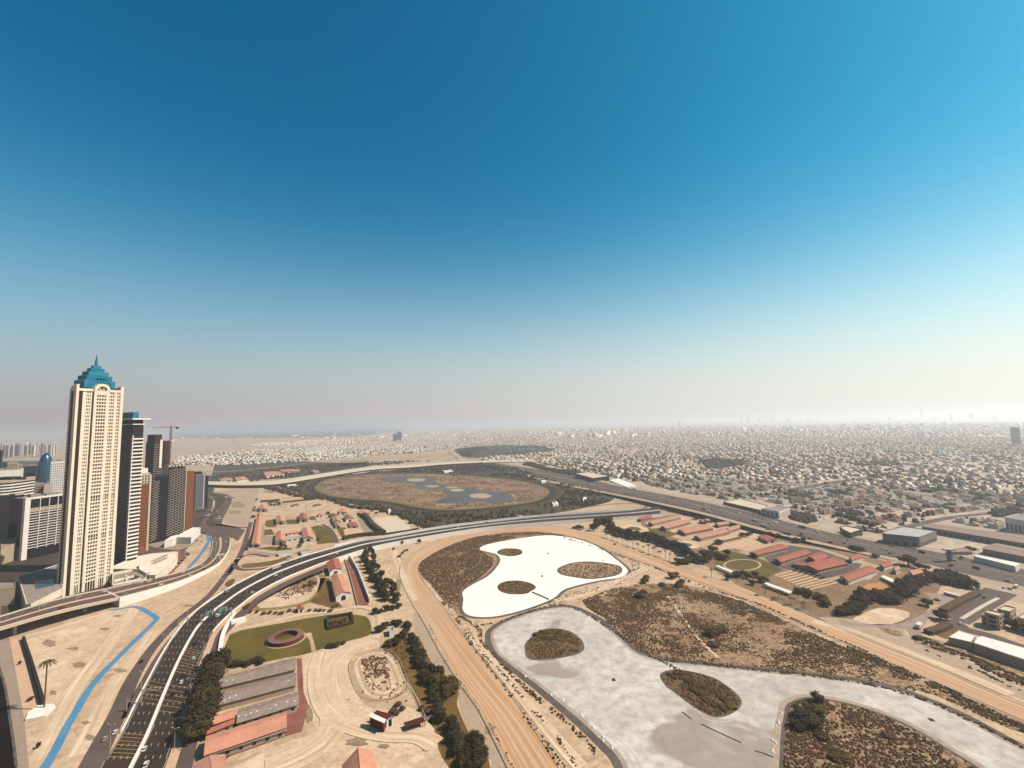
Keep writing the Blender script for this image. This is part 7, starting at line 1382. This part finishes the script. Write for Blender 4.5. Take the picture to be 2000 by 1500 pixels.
# ================================================================== CARS, LAMPS, SIGNS
CP = [mat('car_paint_'+n, c, .3, scales=(), spec=.5) for n, c in (('white',(0.78,0.77,0.74)), ('silver',(0.38,0.37,0.36)), ('black',(0.015,0.015,0.016)), ('red',(0.30,0.03,0.02)), ('blue',(0.03,0.06,0.14)), ('beige',(0.42,0.34,0.25)))]
GL = mat('car_glass', (0.012,0.013,0.015), .12, scales=(), spec=.5); TY = mat('tyre_rubber', (0.018,0.018,0.018), .9, scales=())
def car_parts(kind):
    L_, W_, H_ = {'car': (4.5,1.8,1.45), 'suv': (4.9,1.95,1.85), 'van': (6.0,2.1,2.6), 'lorry': (10.5,2.5,3.5), 'bus': (11.5,2.5,3.2)}[kind]; x = L_/2; w = W_/2; b = MB(); g_ = MB()
    def loft(mb, secs, mi=0):
        n0 = len(secs)
        for k in range(n0-1):
            (xa,wa,za0,za1), (xb,wb,zb0,zb1) = secs[k], secs[k+1]
            mb.add([(xa,-wa,za0),(xb,-wb,zb0),(xb,-wb*.97,zb1),(xa,-wa*.97,za1),(xa,wa,za0),(xb,wb,zb0),(xb,wb*.97,zb1),(xa,wa*.97,za1)], [(0,1,2,3),(5,4,7,6),(3,2,6,7)])
        (xa,wa,z0,z1) = secs[0]; mb.add([(xa,-wa,z0),(xa,wa,z0),(xa,wa*.97,z1),(xa,-wa*.97,z1)], [(3,2,1,0)]); (xa,wa,z0,z1) = secs[-1]; mb.add([(xa,-wa,z0),(xa,wa,z0),(xa,wa*.97,z1),(xa,-wa*.97,z1)], [(0,1,2,3)])
    if kind in ('car','suv'):
        loft(b, [(-x,w*.85,.35,.75),(-x+.15,w,.3,.9),(-x*.3,w,.28,H_*.62),(x*.45,w,.28,H_*.6),(x-.2,w*.95,.3,H_*.5),(x,w*.8,.35,.6)])
        t0 = -x*.92 if kind == 'suv' else -x*.75
        loft(g_, [(t0,w*.84,H_*.58,H_*.6),(t0+.35,w*.82,H_*.58,H_*.96),(x*.1,w*.82,H_*.58,H_*.97),(x*.45,w*.84,H_*.55,H_*.6)])
        b.box(t0+.4,-w*.74,H_*.965,x*.08,w*.74,H_)
    elif kind == 'lorry':
        b.box(-x,-w,.9,x*.55,w,H_); b.box(x*.6,-w*.95,.5,x,w*.95,H_*.75); g_.box(x-.02,-w*.85,1.5,x+.04,w*.85,H_*.68)
    else:
        b.box(-x,-w,.4,x*.9,w,H_); b.box(x*.9,-w*.95,.4,x,w*.95,H_*.55); g_.box(-x*.9,-w-.03,H_*.5,x*.85,w+.03,H_*.8); g_.box(x*.89,-w*.9,H_*.55,x*.93,w*.9,H_*.85)
    wh = MB(); r_ = .34 if kind in ('car','suv') else .48; wh.tube((0,-.12,0), (0,.12,0), r_, n=10)
    return b, g_, wh, [(sx*x*.62, sy*(w-.1), r_) for sx in (-1,1) for sy in (-1,1)]
KD = {}
for k in ('car','suv','van','lorry','bus'):
    b, g_, wh, pos = car_parts(k); KD[k] = ([b.mesh('body', c) for c in CP], g_.mesh('glass', GL), wh.mesh('wheel', TY), pos)
def car(p, ang, kind, ci, lab, group, wheels=True):
    t = thing({'car':'parked_car' if 'parked' in lab else 'car','suv':'suv','van':'van','lorry':'lorry','bus':'bus'}[kind], tuple(p), ang, lab, kind, group); bm_, gl, wh, pos = KD[kind]; link('body', bm_[ci], t); link('windows', gl, t)
    if wheels:
        for q in pos: link('wheel', wh, t, q)
    return t
CN = ['white','silver','black','red','blue','beige']
def on(line, f, dz=.22):
    n = len(line)-1; k = min(n-1, int(f*n)); a, b = line[k], line[k+1]; p = a.lerp(b, f*n-k); d = b-a; return Vector((p.x,p.y,p.z+dz)), math.atan2(d.y, d.x)
def nearest(line, p): 
    i = min(range(len(line)), key=lambda k: (line[k].xy-p.xy).length); return i/(len(line)-1)
# cars seen singly on the highway (photo places)
HWc = [((282,1465),'car',0,'white car on the highway lanes just above the one at the bottom edge'), ((285,1496),'suv',0,'white car cut by the bottom edge on the highway'), ((354,1334),'car',0,'white car on the highway beside the wall of dark trees'), ((378,1287),'car',0,'white car just below the upper yellow hatching on the highway'), ((408,1279),'car',0,'white car on the side road at the top of the dark trees'),((403,1300),'car',0,'second white car on the side road beside the dark trees'),((338,1357),'car',2,'black car crossing the middle yellow hatching'), ((359,1321),'car',2,'black car above the white one beside the dark trees'), ((381,1258),'suv',2,'black car near the median below the green signs'), ((448,1188),'suv',2,'black car right of the green signs'), ((412,1223),'car',2,'black car in the shadow of the gantry'), ((426,1204),'van',0,'white van just below the right green sign'), ((493,1158),'car',0,'white car in the outer lane on the highway bend'), ((443,1157),'van',1,'silver van in the inner lanes above the green signs'), ((539,1125),'car',0,'white car on the outer lanes of the highway above the teardrop paddock'),((539,1110),'bus',0,'white bus in the inner lanes by the loop ramp'), ((566,1095),'lorry',1,'silver lorry at the merge by the enclosure gate'), ((658,1082),'car',0,'white car in the outer lane above the feathery trees'), ((670,1074),'suv',2,'dark car in the lane next to the white one above the feathery trees'), ((225,1432),'car',0,'white car on the service road left of the highway'), ((205,1445),'car',1,'silver car lower down on the service road'), ((277,1293),'car',2,'dark car on the service road beside the blue path'), ((895,1031),'car',0,'white car on the highway north of the racetrack bend'),((872,1036),'car',3,'red car on the highway north of the racetrack bend'), ((952,1021),'suv',1,'silver car on the highway north of the white pond'), ((1017,1011),'lorry',0,'white lorry on the highway north of the white pond')]
for q, k, ci, lab in HWc:
    z = 0.0; base_ = P(*q)
    if q[0] > 470: z = 4.6
    elif q[0] > 410: z = 1.5
    p = P(*q, z); i = min(range(len(L1)-1), key=lambda k_: (mid(L1,R1,.5)[k_].xy-p.xy).length); d = mid(L1,R1,.5)[i+1]-mid(L1,R1,.5)[max(0,i-1)]
    zz = (L1[i].z+R1[i].z)/2; p = P(*q, zz); car((p.x,p.y,zz+.24), math.atan2(d.y, d.x), k, ci, lab, None)
rd = random.Random(8)
mid3 = {t_: mid(L3,R3,t_) for t_ in (.06,.18,.3,.42,.58,.7,.8,.92)}
for t_, ln in mid3.items():
    f = .12
    while f < .9:
        f += rd.uniform(.02,.07); p, a = on(ln, min(f,.97), .14); ci = rd.choices(range(6), (5,2,2,.5,.5,1))[0]; kd = rd.choices(['car','suv','van','lorry'], (5,2,1,.5))[0]
        u_, v_ = projx(np.array([p.x]), np.array([p.y])); 
        if 960 < u_[0] < 2000: car(p, a, kd, ci, f'{CN[ci]} {kd} on the {"city" if t_ < .5 else "stable"} side of the motorway', f'{CN[ci]} {kd}s driving on the motorway', wheels=v_[0] > 1040)
for t_ in (.2,.8):
    f = .05
    while f < .93:
        f += rd.uniform(.05,.12); p, a = on(mid(L2,R2,t_), min(f,.98), .3); ci = rd.choices(range(6), (6,2,2,.3,.3,.5))[0]; car(p, a, 'car' if rd.random() < .7 else 'suv', ci, f'{CN[ci]} vehicle on the {"tower" if t_ < .5 else "sand"} side lanes of the bridge boulevard', f'{CN[ci]} vehicles on the boulevard')
for q, k, ci, lab in [((430,1088),'bus',0,'white coach waiting in the queue on the boulevard bend'), ((427,1097),'car',0,'white car behind the coach on the boulevard bend'), ((433,1096),'suv',0,'white car beside the one behind the coach'), ((416,1060),'car',0,'white car near the end of the blue path'), ((423,1062),'suv',1,'silver car near the end of the blue path'), ((412,1071),'car',0,'white car on the sand side of the boulevard lanes'), ((446,1060),'car',1,'silver car on the outer lane near the junction'), ((455,1101),'car',0,'white car on the ramp right of the boulevard wall'), ((441,1122),'car',1,'silver car lower on the ramp right of the boulevard wall'), ((465,1092),'car',0,'white car higher on the ramp right of the boulevard wall'),
     ((1796,1226),'lorry',0,'white box lorry parked on the grey service road at the right'), ((1853,1211),'car',0,'white car turning at the bend of the side avenue'), ((1876,1219),'car',0,'white car below the kerb at the bend of the side avenue'), ((1923,1168),'car',2,'dark car on the side avenue near the white divider'), ((1961,1149),'car',0,'white car at the top of the side avenue, leftmost of three'), ((1973,1151),'suv',0,'white car at the top of the side avenue, middle of three'), ((1985,1148),'van',0,'white van at the top of the side avenue, rightmost of three'), ((1908,1149),'car',0,'white car parked at the end of the dark grove'), ((1911,1154),'car',1,'silver car parked at the end of the dark grove'),
     ((1201,1064),'suv',2,'dark pickup on the orange racetrack back straight'), ((848,1294-0),'car',0,'white') ][:-1]:
    p = P(*q); car((p.x,p.y,.25), rd.uniform(.3,1.2), k, ci, lab, None)
bc = P(*px('M', [(700,1480)])[0])
pk = [(760,1460),(800,1420),(850,1370),(890,1330),(920,1280),(960,1290),(990,1230),(1010,1240),(1040,1200),(1080,1160),(1090,1130),(1060,1080),(1100,1070),(1130,1090),(740,1500),(820,1440),(880,1250),(930,1210),(860,1290),(1140,1110)]
for i, (a, b) in enumerate(pk):
    p = P(*px('M', [(a, b)])[0]); ci = rd.choices(range(6), (5,2,3,.5,.5,1))[0]; car((p.x,p.y,.16), math.radians(20)+rd.uniform(-.1,.1), 'suv' if i % 3 == 0 else 'car', ci, f'{CN[ci]} car parked on the red car park below the curved podium', f'{CN[ci]} cars parked on the red car park')
for i in range(46):
    f_ = i/46; a, b = rd.choice([(1450+rd.uniform(0,80), 180+rd.uniform(0,230)), (1380+rd.uniform(0,120), 400+rd.uniform(0,120)), (1260+rd.uniform(0,90), 800+rd.uniform(0,130)), (1700+rd.uniform(0,120), 200+rd.uniform(0,120)), (1560+rd.uniform(0,60), 430+rd.uniform(0,160))]); p = P(*px('M', [(a, b)])[0]); ci = rd.choices(range(6), (6,2,2,.5,.5,1))[0]
    car((p.x,p.y,.2), rd.uniform(.8,1.2), 'car', ci, f'{CN[ci]} car parked along the streets behind the tower row', f'{CN[ci]} cars parked behind the towers', wheels=False)
# street lamps
lm = MB(); lm.tube((0,0,0), (0,0,12), .16, .09, 5); LP = lm.mesh('pole', TM['edge']); la = MB(); la.tube((0,0,11.8), (1.8,0,12.4), .07, n=4); la.tube((0,0,11.8), (-1.8,0,12.4), .07, n=4); LA = la.mesh('arm', TM['edge']); lh = MB(); lh.box(1.5,-.18,12.3,2.5,.18,12.5,bottom=True); lh.box(-2.5,-.18,12.3,-1.5,.18,12.5,bottom=True); LH = lh.mesh('lamp_head', TM['edge'])
def lamp(p, a, lab, grp): t = thing('street_lamp', (p.x,p.y,p.z), a, lab, 'street lamp', grp); link('pole', LP, t); link('arm', LA, t); link('lamp_head', LH, t)
for t_, i_s, lab in ((1.06, range(6, 60, 9), 'tall double headed street lamp on the right verge of the highway'), (.475, range(58, 150, 7), 'tall double headed street lamp on the median of the curving highway'), (-.05, range(6, 60, 9), 'tall double headed street lamp on the left verge of the highway')):
    ln = mid(L1, R1, t_)
    for i in i_s: p, q = ln[i], R1[i]-L1[i]; lamp(p, math.atan2(q.y, q.x), lab, 'street lamps '+lab.split('lamp ')[1])
ln = mid(L3, R3, .5)
for i in range(22, 112, 4): q = R3[i]-L3[i]; lamp(ln[i], math.atan2(q.y, q.x), 'tall double headed street lamp on the median of the motorway', 'street lamps on the motorway median')
ln = mid(L2, R2, .48)
for i in range(4, 86, 6): q = R2[i]-L2[i]; lamp(ln[i], math.atan2(q.y, q.x), 'tall double headed street lamp on the bridge boulevard', 'street lamps on the bridge boulevard')
# sign gantries
GRN = mat('green_sign_face', (0.005,0.13,0.10), .6, scales=()); WSG = mat('white_sign_lettering', (0.75,0.75,0.72), .6, scales=()); STL = mat('galvanised_steel', (0.38,0.35,0.33), .5, scales=())
def gantry(lab, pl, pr, h, signs, grp=None, arm=False):
    t = thing('sign_gantry', (0,0,0), 0, lab, 'sign'); d = (pr-pl); L_ = d.length; d = d/L_; nrm = Vector((d.y, -d.x, 0)); nrm = nrm if nrm.y < 0 else -nrm
    for p in ((pl,) if arm else (pl, pr)): m = MB(); m.tube((p.x,p.y,p.z), (p.x,p.y,p.z+h+1.5), .3, n=6); m.build('post', STL, t)
    for dz in (0, 1.4): m = MB(); m.tube((pl.x,pl.y,pl.z+h+dz), (pr.x,pr.y,pr.z+h+dz), .16, n=4); m.build('beam', STL, t)
    m = MB(); k = int(L_/2)
    for j in range(k): a_, b_ = pl+d*L_*j/k, pl+d*L_*(j+1)/k; m.tube((a_.x,a_.y,a_.z+h+(0 if j%2 else 1.4)), (b_.x,b_.y,b_.z+h+(1.4 if j%2 else 0)), .09, n=3, caps=False)
    m.build('lattice', STL, t, kind='stuff')
    for f0, f1, hh in signs:
        a_, b_ = pl+d*L_*f0+nrm*.5, pl+d*L_*f1+nrm*.5; z0 = pl.z+h-1.0; m = MB(); m.add([(a_.x,a_.y,z0),(b_.x,b_.y,z0),(b_.x,b_.y,z0+hh),(a_.x,a_.y,z0+hh)]+[(a_.x-nrm.x*.2,a_.y-nrm.y*.2,z0),(b_.x-nrm.x*.2,b_.y-nrm.y*.2,z0),(b_.x-nrm.x*.2,b_.y-nrm.y*.2,z0+hh),(a_.x-nrm.x*.2,a_.y-nrm.y*.2,z0+hh)], [(0,1,2,3),(7,6,5,4),(3,2,6,7),(0,4,5,1),(0,3,7,4),(1,5,6,2)]); s = m.build('sign_panel', GRN, t)
        m = MB()
        for r_ in range(3):
            p0, p1 = a_.lerp(b_, .12), a_.lerp(b_, .5+.15*((r_*7)%3)); zc_ = z0+hh*(.22+.27*r_)
            m.add([(p0.x+nrm.x*.03,p0.y+nrm.y*.03,zc_),(p1.x+nrm.x*.03,p1.y+nrm.y*.03,zc_),(p1.x+nrm.x*.03,p1.y+nrm.y*.03,zc_+.3),(p0.x+nrm.x*.03,p0.y+nrm.y*.03,zc_+.3)], [(0,1,2,3)])
        q0, q1 = a_.lerp(b_, .82), a_.lerp(b_, .88); m.add([(q0.x+nrm.x*.03,q0.y+nrm.y*.03,z0+.5),(q1.x+nrm.x*.03,q1.y+nrm.y*.03,z0+.5),(q1.x+nrm.x*.03,q1.y+nrm.y*.03,z0+hh-.6),(q0.x+nrm.x*.03,q0.y+nrm.y*.03,z0+hh-.6)], [(0,1,2,3)]); m.build('lettering', WSG, s)
    return t
gi = idx(mid(L1,R1,.5), P(421,1218)); gl, gr = mid(L1,R1,-.03)[gi], mid(L1,R1,1.03)[gi]
gz = gl.lerp(gr, .5).z
gantry('gantry with two green direction signs spanning both carriageways of the highway', Vector((*P(392,1222).xy, gz)), Vector((*P(452,1207).xy, gz)), 7.0, [(.10,.40,4.6),(.52,.86,5.2)])
p = P(276,1378); gantry('cantilever message gantry reaching over the left carriageway of the highway', Vector((p.x,p.y,0)), Vector((*P(313,1372).xy,0)), 8.0, [], arm=True)
p = P(348,1224); gantry('small grey gantry over the service road where it joins the highway', Vector((p.x,p.y,0)), Vector((*P(366,1222).xy,0)), 5.5, [])
p = P(247,1390); gantry('small cantilever sign over the service road near the bottom', Vector((p.x,p.y,0)), Vector((*P(262,1388).xy,0)), 5.5, [], arm=True)
bb = P(1855,1097); t = thing('advertising_column', (bb.x,bb.y,0), 0, 'grey advertising column with a flat white top beside the motorway', 'billboard'); m = MB(); m.box(-1.6,-1.6,0,1.6,1.6,13); m.build('column', TM['grey'], t); m = MB(); m.box(-6,-2.6,13,6,2.6,14.6); m.build('head', TM['edge'], t)
for q, s_, lab in (((1070,1082),1.3,'small dark post on the white pond bed below the round island'), ((1059,1126),1.5,'dark lump on the middle of the white pond bed'), ((1199,1329),1.4,'dark grey lump on the grey pond bed left of the almond shaped island'), ((1178,1095),1.0,'small pale post at the edge of the large pale island')):
    p = P(*q); m = MB(); m.tube((p.x,p.y,.2), (p.x+.1,p.y,.2+s_*.7), s_, s_*.55, 8); tag(m.build('mound', MT['bank']), lab, 'mound')
wall_ = wallmb([P(*q) for q in px('F', [(975,345),(1030,368),(1085,393)])], .8, 0, .9).build('jetty', TM['darkclad']); tag(wall_, 'thin dark jetty from the oval island to the south shore of the white pond', 'jetty')
for q in ([(930,1065),(1000,1120)], [(1080,1160),(1160,1200),(1280,1255),(1390,1305)], [(1500,1370),(1570,1390),(1640,1420)]):
    tag(wallmb([P(*p) for p in px('H', q)], .5, .1, .45).build('sunken_pipe', MT['bank']), 'dark broken pipe lying on the grey pond bed, '+('upper left piece' if q[0][0] == 930 else 'long middle piece' if q[0][0] == 1080 else 'right piece near the peninsula'), 'pipe')
# white stones on the pond shore
m = MB(); r2 = random.Random(3)
for ln_ in (crom([P(*q) for q in px('F', [(900,880),(1040,970),(1170,1060),(1280,1140),(1370,1240),(1460,1330),(1530,1400)])], 4), crom([P(*q) for q in px('I', [(210,1010),(120,1080),(90,1140),(60,1260),(50,1340),(60,1400)])], 4)):
    for k in range(26): a_ = ln_[r2.randrange(len(ln_))]; s_ = r2.choice([.25,.35,.5,.9]); x0, y0 = a_.x+r2.uniform(-1.5,1.5), a_.y+r2.uniform(-1.5,1.5); m.tube((x0,y0,.15), (x0+.1,y0,.2+s_*.6), s_, s_*.5, 6)
tag(m.build('shore_stones', MT['salt']), 'pale stones lying along the shores of the grey pond', 'stones', kind='stuff')
ship = [((1803,0),0)]
# promenade railing and bollards
ln = crom([P(*q) for q in px('B', [(-20,800),(30,960),(60,1150),(90,1350),(105,1500)])], 5); QW = thing('quay_edge', (0,0,0), 0, 'dark stepped quay edge between the canal and the promenade at the lower left', 'quay')
wallmb(ln, 1.2, 0, .7).build('quay_wall', MT['bank'], QW)
m = MB()
for i in range(0, len(ln), 2): p = ln[i]; m.tube((p.x,p.y,.1), (p.x,p.y,1.6), .5, n=6)
m.build('bollards', MT['bank'], QW, kind='stuff')
def lampkit(): pass

GR = {}
for o in C.objects:
    if o.get('group') and o.get('category') in ('street lamp','car','suv','van','lorry','bus','apartment block'): GR.setdefault(o['group'], []).append(o)
for g_, os_ in GR.items():
    ap = 'apartment' in g_; os_.sort(key=lambda o: (o.data.vertices[0].co.x/o.data.vertices[0].co.y) if ap else -o.location.y)
    for i, o in enumerate(os_): o['label'] = (f'{numw(i+1)} from the left of the {g_}' if ap else f'{numw(i+1)} farthest of the {g_}').replace('first farthest','farthest')
